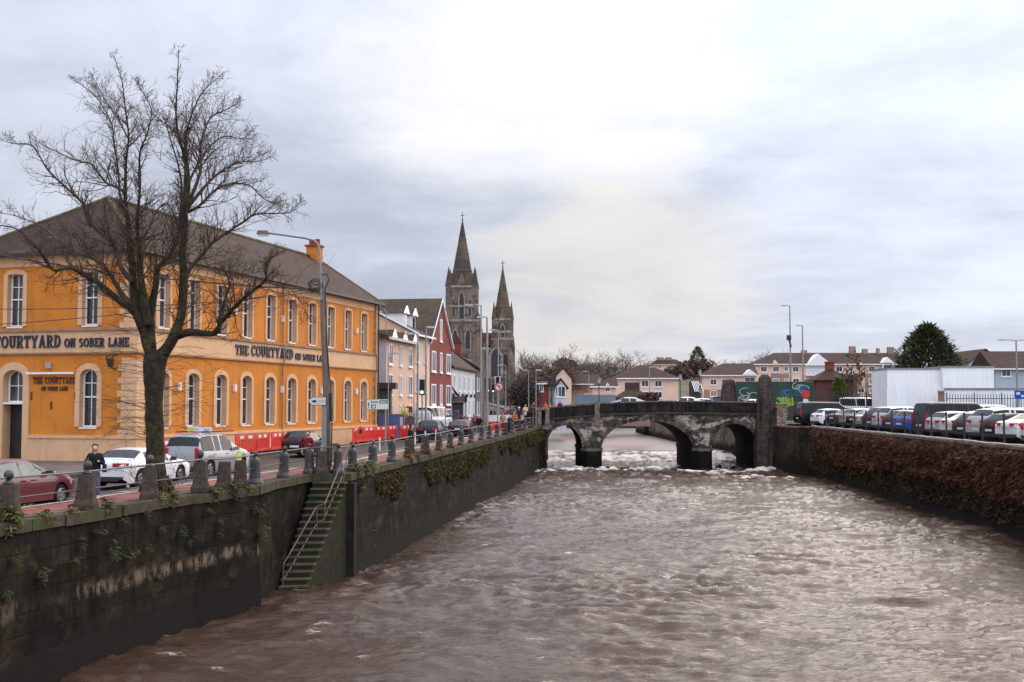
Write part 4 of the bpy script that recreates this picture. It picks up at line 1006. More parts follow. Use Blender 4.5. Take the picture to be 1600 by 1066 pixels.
# ================================================================== GENERAL HOUSES
def winset(parent, f, wins, frame=0.08, fm='white', gm='glass', mull=True, proto_cache={}):
    for (u, v, w_, h_) in wins:
        g = MB(); a, b, c, d = u-w_/2, u+w_/2, v, v+h_
        fbox(g, f, a, a+frame, c, d, 0.0, 0.09); fbox(g, f, b-frame, b, c, d, 0.0, 0.09); fbox(g, f, a+frame, b-frame, c, c+frame, 0.0, 0.088); fbox(g, f, a+frame, b-frame, d-frame, d, 0.0, 0.088)
        fbox(g, f, a-0.08, b+0.08, c-0.12, c-0.001, 0.0, 0.14)
        if mull: fbox(g, f, (a+b)/2-0.03, (a+b)/2+0.03, c+frame, d-frame, 0.0, 0.08)
        o = g.build('window', Mt[fm] if isinstance(fm, str) else fm, parent)
        p = MB(); p.poly([f(a+frame, c+frame, 0.03), f(b-frame, c+frame, 0.03), f(b-frame, d-frame, 0.03), f(a+frame, d-frame, 0.03)]); p.build('pane', Mt[gm] if isinstance(gm, str) else gm, o)
def hipbox(mb, x0, x1, y0, y1, ez, rz, hip0=True, hip1=True, ov=0.4, axis='x'):
    """roof over a box with ridge along local x"""
    ym = (y0+y1)/2; h = (y1-y0)/2
    a, b, c, d = (x0-ov, y0-ov, ez), (x1+ov, y0-ov, ez), (x1+ov, y1+ov, ez), (x0-ov, y1+ov, ez)
    r0 = (x0+h if hip0 else x0-ov, ym, rz); r1 = (x1-h if hip1 else x1+ov, ym, rz)
    mb.poly([a, b, r1, r0]); mb.poly([c, d, r0, r1]); mb.poly([d, a, r0]); mb.poly([b, c, r1])
    lo = 0.18
    for p, q in ((a, b), (b, c), (c, d), (d, a)): mb.poly([p, q, (q[0], q[1], ez-lo), (p[0], p[1], ez-lo)])
def boxwalls(mb, x0, x1, y0, y1, z0, z1):
    for p, q in (((x0, y0), (x1, y0)), ((x1, y0), (x1, y1)), ((x1, y1), (x0, y1)), ((x0, y1), (x0, y0))):
        mb.poly([(*p, z0), (*q, z0), (*q, z1), (*p, z1)])

# --- street row after the pub (local x runs along the street, local y back from it)
def streetf(px0, Y0, px1, Y1):
    a = Vector((xat(px0, Y0), Y0)); b = Vector((xat(px1, Y1), Y1)); d = b-a
    return a, d.length, math.atan2(d.y, d.x)
pink_m = mat('pink_render', (0.62, 0.405, 0.295), 0.8, 0.06, 0.8, streak=(0.35, 0.22, 0.18), streak_amt=0.3)
cream_m = mat('cream_render', (0.64, 0.46, 0.33), 0.8, 0.06, 0.8, streak=(0.35, 0.25, 0.18), streak_amt=0.3)
peach_m = mat('peach_render', (0.66, 0.42, 0.27), 0.8, 0.06, 0.8)
bluegrey_m = mat('blue_grey_render', (0.40, 0.42, 0.46), 0.8, 0.08, 0.8, streak=(0.25, 0.25, 0.27), streak_amt=0.4)
brick_m = mat('red_brick', (0.21, 0.055, 0.042), 0.85, 0.2, 3, courses=0.3, c2=(0.19, 0.045, 0.035), c2scale=1)
a, L1, ang = streetf(603, 95, 646, 104)
o = thing('pink_terrace', 'pink rendered three storey terrace with small white gablets beside the orange pub', 'building', (a.x, a.y, 0), ang)
g = MB(); boxwalls(g, 0, L1, 0, 9, 4.4, 12.9); g.build('wall', pink_m, o)
g = MB(); g.poly([(-0.03, -0.02, 4.4), (-0.03, 9, 4.4), (-0.03, 9, 12.9), (-0.03, 4.5, 14.2), (-0.03, -0.02, 12.95)]); g.build('gable_wall', bluegrey_m, o)
g = MB(); hipbox(g, 0, L1, 0, 9, 13.0, 14.35, False, False, 0.35); ro = g.build('roof', Mt['mossroof'], o)
for u in (1.3, L1*0.52, L1-0.9):
    g = MB(); g.prism([(u-0.85, -0.45, 12.8), (u+0.85, -0.45, 12.8), (u, -0.45, 13.65)], (0, 0.1, 0)); gb_ = g.build('gablet', Mt['white'], ro); g = MB(); g.prism([(u-0.82, -0.34, 12.8), (u+0.82, -0.34, 12.8), (u, -0.34, 13.6)], (0, 2.2, 0)); g.build('gablet_roof', Mt['mossroof'], gb_)
g = MB(); g.bb(-0.4, L1+0.4, -0.5, -0.32, 12.7, 12.92); g.build('gutter', mat('white_gutter', (0.5, 0.47, 0.44)), o)
winset(o, ff, [(u, z, w_, 1.7) for z in (10.7, 8.15, 5.6) for u, w_ in ((1.2, 1.3), (L1*0.5, 0.7), (L1-1.3, 1.3))], gm='glass')
a, L2, ang = streetf(646, 104, 671, 109.5)
o = thing('cream_house', 'tall cream house with a large peach side gable and two white dormers', 'building', (a.x, a.y, 0), ang)
g = MB(); boxwalls(g, 0, L2, 0, 11, 4.4, 13.7); g.build('wall', cream_m, o)
g = MB(); g.poly([(-0.05, -0.1, 4.4), (-0.05, 13, 4.4), (-0.05, 13, 16.5), (-0.05, 6.4, 17.0), (-0.05, -0.1, 13.75)]); g.build('side_gable', peach_m, o)
g = MB(); g.poly([(-0.3, -0.5, 13.65), (L2, -0.5, 13.65), (L2, 6.4, 17.3), (-0.3, 6.4, 17.3)]); g.poly([(L2, 1.6, 14.76), (L2+12, 1.6, 14.76), (L2+12, 6.4, 17.3), (L2, 6.4, 17.3)]); g.poly([(-0.3, 6.4, 17.3), (L2+12, 6.4, 17.3), (L2+12, 13, 13.7), (-0.3, 13, 13.7)]); ro = g.build('roof', Mt['mossroof'], o)
g = MB(); g.prism([(-0.35, -0.6, 13.6), (-0.35, 6.4, 17.25), (-0.35, 6.4, 17.42), (-0.35, -0.6, 13.77)], (0.10, 0, 0)); g.bb(-0.35, L2, -0.64, -0.5, 13.5, 13.66); g.build('barge_board', Mt['white'], ro)
for u in (1.3, 4.2):
    g = MB(); g.bb(u-0.6, u+0.6, 1.2, 3.4, 14.2, 15.7); dm = g.build('dormer', Mt['white'], ro)
    g = MB(); g.prism([(u-0.85, 0.95, 15.65), (u+0.85, 0.95, 15.65), (u, 0.95, 16.4)], (0, 0.12, 0)); g.build('dormer_gable', Mt['white'], dm); g = MB(); g.prism([(u-0.82, 1.08, 15.7), (u+0.82, 1.08, 15.7), (u, 1.08, 16.35)], (0, 3.4, 0)); g.build('dormer_roof', Mt['mossroof'], dm)
    g = MB(); g.poly([(u-0.4, 1.18, 14.5), (u+0.4, 1.18, 14.5), (u+0.4, 1.18, 15.5), (u-0.4, 1.18, 15.5)]); g.build('dormer_pane', Mt['glass'], dm)
winset(o, ff, [(u, z, w_, 1.75) for z in (11.2, 8.5, 5.9) for u, w_ in ((1.1, 1.1), (3.9, 0.8))], gm='glass')
a, L3, ang = streetf(671, 109.5, 705, 120)
o = thing('red_gable_house', 'red brick house with a steep pointed gable and white framed windows', 'building', (a.x, a.y, 0), ang)
g = MB(); g.prism([(0, 0, 4.5), (L3, 0, 4.5), (L3, 0, 13.4), (L3/2-0.3, 0, 17.6), (0, 0, 13.4)], (0, 9, 0)); g.build('wall', brick_m, o)
g = MB()
for p, q in (((-0.3, 13.25), (L3/2-0.3, 17.85)), ((L3/2-0.3, 17.85), (L3+0.3, 13.25))): g.prism([(p[0], -0.25, p[1]), (q[0], -0.25, q[1]), (q[0], -0.25, q[1]-0.2), (p[0], -0.25, p[1]-0.2)], (0, 0.24, 0))
g.build('barge_board', Mt['white'], o)
g = MB(); g.poly([(-0.3, -0.2, 13.3), (-0.3, 9, 13.3), (L3/2-0.3, 9, 17.9), (L3/2-0.3, -0.2, 17.9)]); g.poly([(L3+0.3, -0.2, 13.3), (L3+0.3, 9, 13.3), (L3/2-0.3, 9, 17.9), (L3/2-0.3, -0.2, 17.9)]); g.build('roof', Mt['mossroof'], o)
winset(o, ff, [(1.7, z, 1.9, 2.0) for z in (10.5, 7.3, 4.9)] + [(L3/2-0.1, z, 1.0, 2.0) for z in (10.5, 7.3, 4.9)] + [(L3-1.7, z, 2.2, 2.0) for z in (10.5, 7.3, 4.9)] + [(L3/2-0.2, 13.6, 0.9, 2.2)], 0.13, gm='glassm')
a, L4, ang = streetf(705.5, 121, 742, 138)
wgrey_m = mat('white_grey_render', (0.50, 0.50, 0.52), 0.8, 0.06, 0.8, streak=(0.3, 0.29, 0.29), streak_amt=0.4)
o = thing('white_pub', 'white three storey corner house with arched ground windows and a dark sloping roof', 'building', (a.x, a.y, 0), ang)
g = MB(); boxwalls(g, 0, L4, 0, 8, 4.6, 11.3); g.build('wall', wgrey_m, o)
g = MB(); hipbox(g, 0, L4, 0, 8, 11.35, 14.9, False, True, 0.3); g.build('roof', Mt['brownroof'], o)
winset(o, ff, [(1.6+k*(L4-3)/4, 8.8, 0.9, 1.7) for k in range(5)], 0.12, gm='glassl', mull=False); winset(o, ff, [(1.6+k*(L4-3)/4, 6.0, 0.9, 1.9) for k in range(5)], 0.12, gm='glassl', mull=False)
g = MB()
for k in range(6): fbox(g, ff, 0.5+k*(L4-1.4)/5, 0.85+k*(L4-1.4)/5, 8.15, 8.5, 0.0, 0.25)
g.build('lamp_row', Mt['iron'], o)
g = MB(); fbox(g, ff, 0.5, L4-0.5, 5.6, 5.68, 0.0, 0.15); fbox(g, ff, 1.5, 4.6, 4.8, 5.5, 0.0, 0.12); g.build('shop_sign', mat('shop_sign_yellow', (0.5, 0.42, 0.12)), o)
a, L5, ang = streetf(743, 142, 752, 150)
o = thing('dark_stone_house', 'narrow dark stone house between the white house and the cathedral', 'building', (a.x, a.y, 0), ang)
g = MB(); boxwalls(g, 0, L5, 0, 8, 5, 12.0); g.build('wall', mat('dark_stone', (0.10, 0.09, 0.085), 0.9, 0.3), o); g = MB(); hipbox(g, 0, L5, 0, 8, 12, 14.5, False, True); g.build('roof', Mt['slate'], o); winset(o, ff, [(2, 9, 1, 1.7), (5, 9, 1, 1.7), (2, 6, 1, 1.7), (5, 6, 1, 1.7)], gm='glass')
# brick chimney house roof in front of cathedral
o = thing('brick_tower', 'narrow red brick stack with a pointed slate cap between the white house and the cathedral', 'building', (xat(711, 142), 142, 5))
g = MB(); g.bb(-0.75, 0.75, 0, 1.6, 0, zat(537, 142)-5); g.build('wall', brick_m, o); g = MB(); g.lathe((0, 0.8, zat(537, 142)-5), [(1.2, 0), (1.15, 0.1), (0.1, 1.3)], 4, rot=math.pi/4); g.build('cap', Mt['slate'], o)

# ================================================================== CATHEDRAL
cath_m = mat('cathedral_stone', (0.19, 0.142, 0.11), 0.9, 0.25, 0.35, c2=(0.07, 0.062, 0.055), c2lo=0.47, c2hi=0.6, c2scale=0.28, streak=(0.05, 0.045, 0.04), streak_amt=0.85, bump=0.5, bscale=1.5, c3=(0.27, 0.215, 0.17), c3lo=0.6, c3hi=0.7, c3scale=0.5)
spire_m = mat('spire_stone', (0.11, 0.078, 0.056), 0.9, 0.2, 0.5, c2=(0.055, 0.052, 0.048), c2lo=0.45, c2hi=0.62, c2scale=0.16, courses=1.2, bump=0.4, bscale=1.5)
dark_m = mat('lancet_dark', (0.02, 0.019, 0.02), 0.6); pale_m = mat('carved_pale_stone', (0.29, 0.235, 0.19), 0.9, 0.2, 1.0, c2=(0.13, 0.11, 0.1), c2scale=0.8)
CY = 300; CK = CY/1800
def cz(py): return zat(py, CY)
ca = thing('cathedral', 'dark gothic stone cathedral with two tall pointed spires', 'cathedral', (xat(760, CY), CY, 6))
cx0 = xat(760, CY)
def lancet(mbd, mbp, f, u, v0, v1, hw):
    o = [(u-hw, v0), (u+hw, v0), (u+hw, v0+(v1-v0)*0.72), (u+hw*0.55, v0+(v1-v0)*0.9), (u, v1), (u-hw*0.55, v0+(v1-v0)*0.9), (u-hw, v0+(v1-v0)*0.72)]
    k = 1.55; oo = [(u+(x-u)*k, v0-0.2 if y == v0 else y+0.35*(1 if y > v0 else 0)) for x, y in o]
    N = len(o)
    for i in range(N):
        a, b = i, (i+1) % N; mbp.poly([f(*oo[a], 0.12), f(*oo[b], 0.12), f(*o[b], 0.12), f(*o[a], 0.12)]); mbp.poly([f(*oo[a], 0.0), f(*oo[b], 0), f(*oo[b], 0.12), f(*oo[a], 0.12)])
    mbd.poly([f(*q, 0.04) for q in o])
def tower(cx, y, hw, pz0, pstage, pbel, pbase, papex, pcross, hwl, hwb, sp_hw, pin_py, name):
    """px-derived heights: stage break, belfry top, spire base..., all real metres at the tower's distance"""
    wl_, dk, pa = MB(), MB(), MB(); x = cx-cx0; z = lambda p: cz(p)-6
    fl = lambda W: {'s': (lambda u, v, w: (x+u, -W-w, v)), 'e': (lambda u, v, w: (x+W+w, u, v)), 'w': (lambda u, v, w: (x-W-w, u, v))}
    wl_.box((x, 0, (z(pz0)+z(pstage))/2), (hwl*2, hwl*2, z(pstage)-z(pz0))); wl_.box((x, 0, (z(pstage)+z(pbel))/2), (hwb*2, hwb*2, z(pbel)-z(pstage)))
    # clasping corner turrets and buttresses
    for sx in (-1, 1):
        for sy in (-1, 1):
            wl_.lathe((x+sx*hwb*0.92, sy*hwb*0.92, z(pstage)), [(hwb*0.17, 0), (hwb*0.17, z(pbel)-z(pstage))], 8)
            wl_.lathe((x+sx*hwl*0.92, sy*hwl*0.92, z(pz0)), [(hwl*0.24, 0), (hwl*0.2, (z(pstage)-z(pz0))*0.9), (hwl*0.05, (z(pstage)-z(pz0))*1.1)], 8)
        for k in ((-0.70, 0.0, 0.70) if sx > 0 else ()): wl_.box((x+k*hwl, -hwl-0.15, (z(pz0)+z(pstage))/2), (hwl*0.13, 0.5, z(pstage)-z(pz0)))
    for p_, W in ((pstage, hwl), (pbel, hwb), ((pstage+pbel)/2+4, hwb), ((pz0+pstage)/2, hwl)): pa.box((x, 0, z(p_)), (W*2.12, W*2.12, 0.55))
    for W, p0, p1, us in ((hwb, pstage-3, pbel+8, (0,)), (hwl, pstage+44, pstage+14, (-0.35*hwl, 0.35*hwl))):
        for side in 'sew':
            for u in us: lancet(dk, pa, fl(W)[side], u, z(p0), z(p1), hwb*0.15)
            if len(us) == 1:
                for u in (-hwb*0.55, hwb*0.55): lancet(dk, pa, fl(W)[side], u, z(p0-4), z(p1+10), hwb*0.08)
    wl_.build('tower', cath_m, ca); dk.build('lancet', dark_m, ca); pa.build('carved_trim', pale_m, ca)
    s_ = MB(); s_.lathe((x, 0, z(pbel)), [(sp_hw*1.0, 0), (0.12, z(papex)-z(pbel))], 8, rot=math.pi/8)
    for sx in (-1, 1):
        for sy in (-1, 1): s_.lathe((x+sx*hwb*0.88, sy*hwb*0.88, z(pbel)), [(hwb*0.26, 0), (hwb*0.1, (z(pin_py)-z(pbel))*0.65), (0.06, z(pin_py)-z(pbel))], 8)
    s_.build('spire', spire_m, ca)
    p2 = MB(); zb_ = z(pbel)
    for k in range(4):
        a_ = k*math.pi/2; ct, sn = math.cos(a_), math.sin(a_)
        def rt(p): return (x+p[0]*ct-p[1]*sn, p[0]*sn+p[1]*ct, p[2])
        hh = (z(pin_py)-zb_)*0.75
        p2.prism([rt((-hwb*0.34, -hwb*0.98, zb_)), rt((hwb*0.34, -hwb*0.98, zb_)), rt((0, -hwb*0.98, zb_+hh))], Vector(rt((0, 1.2, 0)))-Vector(rt((0, 0, 0))))
    H = z(papex)-zb_
    for fz in (0.25, 0.5, 0.72): p2.lathe((x, 0, zb_+H*fz), [(sp_hw*(1-fz)+0.14, -0.12), (sp_hw*(1-fz)+0.14, 0.12)], 8, rot=math.pi/8)
    p2.build('spire_gable', pale_m if False else cath_m, ca)
    c_ = MB(); zt = z(papex); c_.tube([(x, 0, zt-0.3), (x, 0, z(pcross))], 0.09, 6); c_.tube([(x-0.55, 0, zt+(z(pcross)-zt)*0.6), (x+0.55, 0, zt+(z(pcross)-zt)*0.6)], 0.08, 6); c_.sphere((x, 0, zt+0.2), 0.22, 8, 6); c_.build('cross', Mt['iron'], ca)
tower(xat(722, CY), CY, 0, 625, 503, 450, 450, 344, 332, 28*CK, 23*CK, 20.5*CK, 419, 't1')
tower(xat(785.5, CY), CY, 0, 625, 531, 500, 500, 418, 407, 17*CK, 15.5*CK, 15.5*CK, 473, 't2')
g = MB(); z = lambda p: cz(p)-6; dk = MB(); pa = MB()
def lx(px): return xat(px, CY)-cx0
g.bb(lx(712), lx(800), -3, 6, 0, z(546)); g.bb(lx(748), lx(778), 2, 6, z(546), z(528))
for px in (716, 730, 744, 757, 770, 783, 797): g.lathe((lx(px), -3.4, 0), [(0.9, 0), (0.7, z(556)), (0.15, z(536))], 6)
g.prism([(lx(766), -4.2, 0), (lx(784), -4.2, 0), (lx(784), -4.2, z(550)), (lx(775), -4.2, z(522)), (lx(766), -4.2, z(550))], (0, 3, 0))
g.build('nave_wall', cath_m, ca)
g = MB(); g.prism([(lx(745), -1, z(540)), (lx(745), 3, z(519)), (lx(745), 7, z(540))], (lx(775)-lx(745), 0, 0)); g.build('nave_roof', mat('cathedral_red_roof', (0.12, 0.05, 0.04), 0.85, 0.3, 1), ca)
fs = lambda u, v, w: (u, -3-w, v)
for px in (723, 737, 750, 763, 790):
    lancet(dk, pa, fs, lx(px), z(580), z(553), 0.8); lancet(dk, pa, fs, lx(px), z(612), z(590), 0.8)
for p in (546, 584): pa.bb(lx(712), lx(800), -3.3, -2.7, z(p)-0.3, z(p)+0.3)
fs2 = lambda u, v, w: (u, -4.2-w, v); lancet(dk, pa, fs2, lx(775), z(590), z(545), 1.2)
dk.build('lancet', dark_m, ca); pa.build('carved_trim', pale_m, ca)
# ================================================================== VEHICLES
def paint(name, c, metal=0.0, rough=0.3):
    dk_ = max(c) < 0.06; return mat(name, c, rough, 0.04, 2.0, metal=metal, coat=0.12 if dk_ else 0.5, spec=0.2 if dk_ else 0.5)
KINDS = {   # L, W, H, wheel r, axles, top profile, cabin (rear glass low, rear glass high, screen high, screen low), belt rear/front
 'sedan': (4.75, 1.82, 1.44, 0.33, (0.98, 3.82), [(0, .86), (.10, 1.02), (.55, 1.07), (1.15, 1.36), (1.8, 1.44), (2.5, 1.42), (3.45, 1.0), (4.3, .86), (4.62, .72), (4.75, .55)], (.58, 1.28, 2.52, 3.42), (.98, .90)),
 'hatch': (4.05, 1.74, 1.46, 0.31, (0.68, 3.22), [(0, .78), (.06, .98), (.18, 1.12), (.52, 1.40), (1.1, 1.46), (1.9, 1.43), (2.85, 1.0), (3.6, .88), (3.92, .72), (4.05, .5)], (.16, .50, 1.95, 2.82), (.98, .90)),
 'mpv': (4.40, 1.85, 1.82, 0.33, (0.85, 3.58), [(0, .8), (.05, 1.05), (.12, 1.3), (.34, 1.74), (.8, 1.82), (2.2, 1.80), (3.25, 1.16), (3.9, 1.02), (4.28, .84), (4.40, .55)], (.10, .30, 2.3, 3.2), (1.08, 1.02)),
 'suv': (4.55, 1.88, 1.68, 0.36, (0.86, 3.62), [(0, .85), (.05, 1.08), (.16, 1.24), (.55, 1.60), (1.2, 1.68), (2.2, 1.65), (3.15, 1.14), (4.0, 1.0), (4.4, .86), (4.55, .6)], (.15, .52, 2.25, 3.12), (1.10, 1.02)),
 'van': (4.95, 1.92, 1.95, 0.34, (0.95, 3.95), [(0, .8), (.04, 1.1), (.10, 1.5), (.22, 1.9), (.8, 1.95), (3.2, 1.92), (4.05, 1.2), (4.6, 1.0), (4.88, .8), (4.95, .55)], (.08, .2, 3.3, 4.02), (1.18, 1.10)),
}
def pch(P, x):
    xs, ys = zip(*P)
    return float(np.interp(x, xs, ys))
car_cache = {}
def car_meshes(kind, glazed=True):
    key = (kind, glazed)
    if key in car_cache: return car_cache[key]
    L, W, H, wr, ax, top, cab, belt = KINDS[kind]
    g0, g1, s1, s0 = cab
    st = sorted(set(np.round(np.concatenate([np.linspace(0, L, 50), [p[0] for p in top], list(cab)] + [np.linspace(a-wr-.08, a+wr+.08, 15) for a in ax]), 3)))
    st = [x for x in st if 0 <= x <= L]
    xs_d = np.linspace(0, L, 400); zt_d = np.array([pch(top, x) for x in xs_d])
    k = np.hanning(13); k /= k.sum(); zt_s = np.convolve(np.pad(zt_d, 6, 'edge'), k, 'valid')
    rings = []
    for x in st:
        zt = float(np.interp(x, xs_d, zt_s)); f = x/L
        zb = belt[0]+(belt[1]-belt[0])*f; zb = min(zb, zt-0.03)
        c = max(0.0, min(1.0, (zt-zb)/(H-zb-0.0)))
        e = min(x, L-x)
        wd = W/2*(1-0.13*max(0, 1-e/0.45)**2.2 - 0.03*max(0, 1-e/1.4))
        zl = 0.2 + 0.16*max(0, 1-e/0.35)
        for a in ax:
            d = abs(x-a); Rr = wr+0.075
            if d < Rr: zl = max(zl, wr*0.98+math.sqrt(Rr*Rr-d*d)*0.98)
        zl_in = zl; z3 = max(zl+0.015, 0.46); z4 = max(z3+0.015, 0.70); z5 = max(z4+0.01, zb-0.10)
        zb_ = max(zb, z5+0.012); zt_ = max(zt, zb_+0.012)
        wtop = wd*(0.93-0.20*c)
        if kind == 'van': wtop = wd*(0.94-0.10*c)
        half = [(0, zl if zl < .3 else .3), (wd*.72, zl if zl < .3 else .3), (wd*.74, zl_in), (wd*.975, zl_in), (wd*0.995, z3), (wd, z4), (wd*.985, z5), (wd*.955, zb_), (wtop+0.015, zt_-0.10*c-0.008), (wtop*.9, zt_-0.025*c-0.004), (wtop*.55, zt_), (0, zt_+0.006)]
        rings.append(half)
    n = len(rings[0]); parts = {'body': MB(), 'window': MB(), 'trim': MB()}
    def vert(i, j, s): y, z = rings[i][j]; return (st[i], s*y, z)
    pillars = [ (s1+g1)/2+0.12 ] if kind in ('sedan', 'hatch') else ([g1+0.95, s1-0.55] if kind != 'van' else [g1+1.5, s1-0.75])
    for i in range(len(st)-1):
        xm = (st[i]+st[i+1])/2
        for j in range(n-1):
            part = 'body'
            if j == 7:
                lo = g1-0.30 if kind != 'sedan' else g1-0.25
                if lo+0.28 < xm < s1+0.45*(s0-s1) and all(abs(xm-p) > 0.05 for p in pillars):
                    if rings[i][8][1]-rings[i][7][1] > 0.10: part = 'window'
            if j in (8, 9, 10) and (g0+0.03 < xm < g1-0.01 or s1+0.02 < xm < s0-0.03): part = 'window'
            if j == 9 and False: pass
            if j in (0, 1, 2): part = 'trim'
            if j == 3 and kind in ('suv',): part = 'trim'
            for s in (1, -1):
                q = [vert(i, j, s), vert(i+1, j, s), vert(i+1, j+1, s), vert(i, j+1, s)]
                if part == 'window': q = [(x, y*0.995, z-0.002) for x, y, z in q]
                if s < 0: q.reverse()
                parts[part].poly(q)
    for i, sgn in ((0, 1), (len(st)-1, -1)):
        for j in range(n-1):
            a, b = vert(i, j, 1), vert(i, j+1, 1); q = [a, b, (b[0], -b[1], b[2]), (a[0], -a[1], a[2])]
            parts['trim' if j < 4 else 'body'].poly(q if sgn > 0 else q[::-1])
    res = {}
    import bmesh
    for nm, mb in parts.items():
        me = mb.mesh(nm); bm = bmesh.new(); bm.from_mesh(me); bmesh.ops.remove_doubles(bm, verts=bm.verts, dist=0.0008)
        bmesh.ops.recalc_face_normals(bm, faces=bm.faces)
        for f_ in bm.faces: f_.smooth = True
        for e_ in bm.edges:
            if len(e_.link_faces) == 2 and e_.calc_face_angle(0) > R(38): e_.smooth = False
        bm.to_mesh(me); bm.free(); res[nm] = me
    # wheel
    g = MB()
    def disc_prof(prof, n=22):
        m_ = MB()
        rr = []
        for r, y in prof: rr.append([m_.P((r*math.cos(2*math.pi*k/n), y, r*math.sin(2*math.pi*k/n))) for k in range(n)])
        for A, B in zip(rr, rr[1:]):
            for k in range(n): m_.f.append([A[k], A[(k+1) % n], B[(k+1) % n], B[k]])
        m_.f.append(rr[0]); m_.f.append(rr[-1]); return m_
    res['tyre'] = disc_prof([(wr*.62, -.11), (wr*.93, -.115), (wr, -.08), (wr, .08), (wr*.93, .115), (wr*.64, .11), (wr*.62, .06)]).mesh('tyre')
    m_ = disc_prof([(wr*.63, .0), (wr*.63, .10), (wr*.57, .112), (wr*.55, .07)])
    for k in range(5):
        a0 = 2*math.pi*k/5
        for da, r0, r1, w_ in ((0, .06, .57, .16),):
            ca_, sa_ = math.cos(a0), math.sin(a0)
            def q(r, t, y): return (wr*(r*ca_-t*sa_), y, wr*(r*sa_+t*ca_))
            m_.poly([q(.02, -.12, .105), q(.57, -.09, .095), q(.57, .09, .095), q(.02, .12, .105)])
    res['rim'] = m_.mesh('rim')
    car_cache[key] = (res, L, W, H, wr, ax, top, cab, belt); return car_cache[key]
def obj_of(me, name, m, parent):
    o = bpy.data.objects.new(name, me.copy() if False else me); col.objects.link(o); o.parent = parent
    return o
matd = {}
def mesh_with(me, m):
    key = (me.name, m.name)
    if key not in matd:
        c = me.copy(); c.materials.clear(); c.materials.append(m); c.name = me.name.split('.')[0]; matd[key] = c
    return matd[key]
def car(kind, label, cat, loc, ang, pm, group=None, scale=1.0, taxi=False, glassm=None, tailz=None, lights=True, plate=True, roundtail=False):
    res, L, W, H, wr, ax, top, cab, belt = car_meshes(kind)
    nm = {'sedan': 'parked_car', 'hatch': 'hatchback_car', 'mpv': 'people_carrier', 'suv': 'suv_car', 'van': 'van'}[kind]
    o = thing(nm, label, cat, loc, ang, group); o.scale = (scale,)*3
    def add(me, name, m, mx=None):
        q = bpy.data.objects.new(name, mesh_with(me, m)); col.objects.link(q); q.parent = o
        if mx is not None: q.location = mx
        return q
    body = add(res['body'], 'body', pm, (-L/2, 0, 0)); add(res['window'], 'window', glassm or Mt['carglass'], (-L/2, 0, 0)); add(res['trim'], 'underbody', Mt['trimdark'], (-L/2, 0, 0))
    for a in ax:
        for s in (1, -1):
            ty = add(res['tyre'], 'wheel', Mt['tyre'], (a-L/2, s*(W/2-0.14), wr)); ty.rotation_euler = (0, 0, 0 if s > 0 else math.pi)
            r_ = bpy.data.objects.new('rim', mesh_with(res['rim'], Mt['rim'])); col.objects.link(r_); r_.parent = ty; r_.location = (0, 0.012, 0)
    zt = tailz or belt[0]-0.12
    for s in (1, -1):
        g = MB()
        if kind in ('mpv', 'van'):
            g.box((-L/2+0.03, s*(W/2-0.2), zt-0.02), (0.10, 0.14, 0.55)); 
        elif roundtail: g.lathe((-L/2+0.05, s*(W/2-0.28), zt-0.15), [(0.10, 0), (0.13, 0.12), (0.10, 0.26)], 10)
        else:
            g.box((-L/2+0.045, s*(W/2-0.36), zt+0.02), (0.10, 0.44, 0.13), rz=-s*0.22); g.box((-L/2+0.21, s*(W/2-0.10), zt+0.035), (0.24, 0.06, 0.10), rz=-s*1.25+s*1.57*0 if False else s*(-0.12))
        g.build('tail_light', Mt['tail'], o)
        g = MB(); hz = 0.66 if kind not in ('mpv', 'van', 'suv') else 0.82
        g.box((L/2-0.24, s*(W/2-0.22), hz), (0.36, 0.24, 0.15), rz=-s*0.5); g.build('headlight', Mt['head'], o)
        mxp = s0 = cab[3]
        g = MB(); g.box((mxp-L/2-0.32, s*(W/2+0.06), belt[1]+0.09), (0.12, 0.2, 0.14)); g.build('wing_mirror', Mt['trimdark'] if kind != 'mpv' else pm, o)
        for hx_ in ([cab[1]+0.9-L/2, cab[2]-0.1-L/2] if kind != 'van' else [cab[2]-0.3-L/2]):
            g = MB(); g.box((hx_, s*(W/2+0.0), belt[0]-0.16), (0.2, 0.035, 0.03)); g.build('door_handle', pm, o)
    g = MB(); g.box((-L/2-0.004, 0, 0.62 if kind != 'sedan' else 0.74), (0.03, 0.52, 0.11)); g.build('number_plate', Mt['plate'], o)
    g = MB(); g.box((L/2-0.02, 0, 0.55), (0.06, W*0.55, 0.16)); g.build('grille', Mt['trimdark'], o)
    return o
# --- traffic on the quay, all pointing away up the street
def road_at(px, Y):  # position and street direction
    i = min(range(1, len(Os)-1), key=lambda k: abs(Os[k].y-Y)); d = Os[i+1]-Os[i-1]
    return (xat(px, Y), Y, Gz(Y)-0.11), math.atan2(d.y, d.x)
maroon = paint('maroon_paint', (0.10, 0.014, 0.022)); whitep = paint('white_car_paint', (0.70, 0.70, 0.72)); silver = paint('silver_paint', (0.27, 0.275, 0.29), 0.3)
blackp = paint('black_paint', (0.007, 0.007, 0.008)); darkp = paint('dark_grey_paint', (0.03, 0.032, 0.038), 0.1); navyp = paint('dark_navy_paint', (0.007, 0.009, 0.016))
redp = paint('red_car_paint', (0.22, 0.02, 0.02)); bluep = paint('bright_blue_paint', (0.02, 0.07, 0.30)); lightsil = paint('pale_silver_paint', (0.42, 0.42, 0.43), 0.2); creamw = paint('warm_white_paint', (0.62, 0.58, 0.52))
l, a = road_at(20, 34.4); car('hatch', 'maroon car in the road at the left edge of the photo', 'car', l, a, maroon, scale=1.03, glassm=Mt['carglassl'])
l, a = road_at(221, 43.8); car('sedan', 'white saloon car with red tail lights behind the bare tree trunk', 'car', l, a-0.03, whitep)
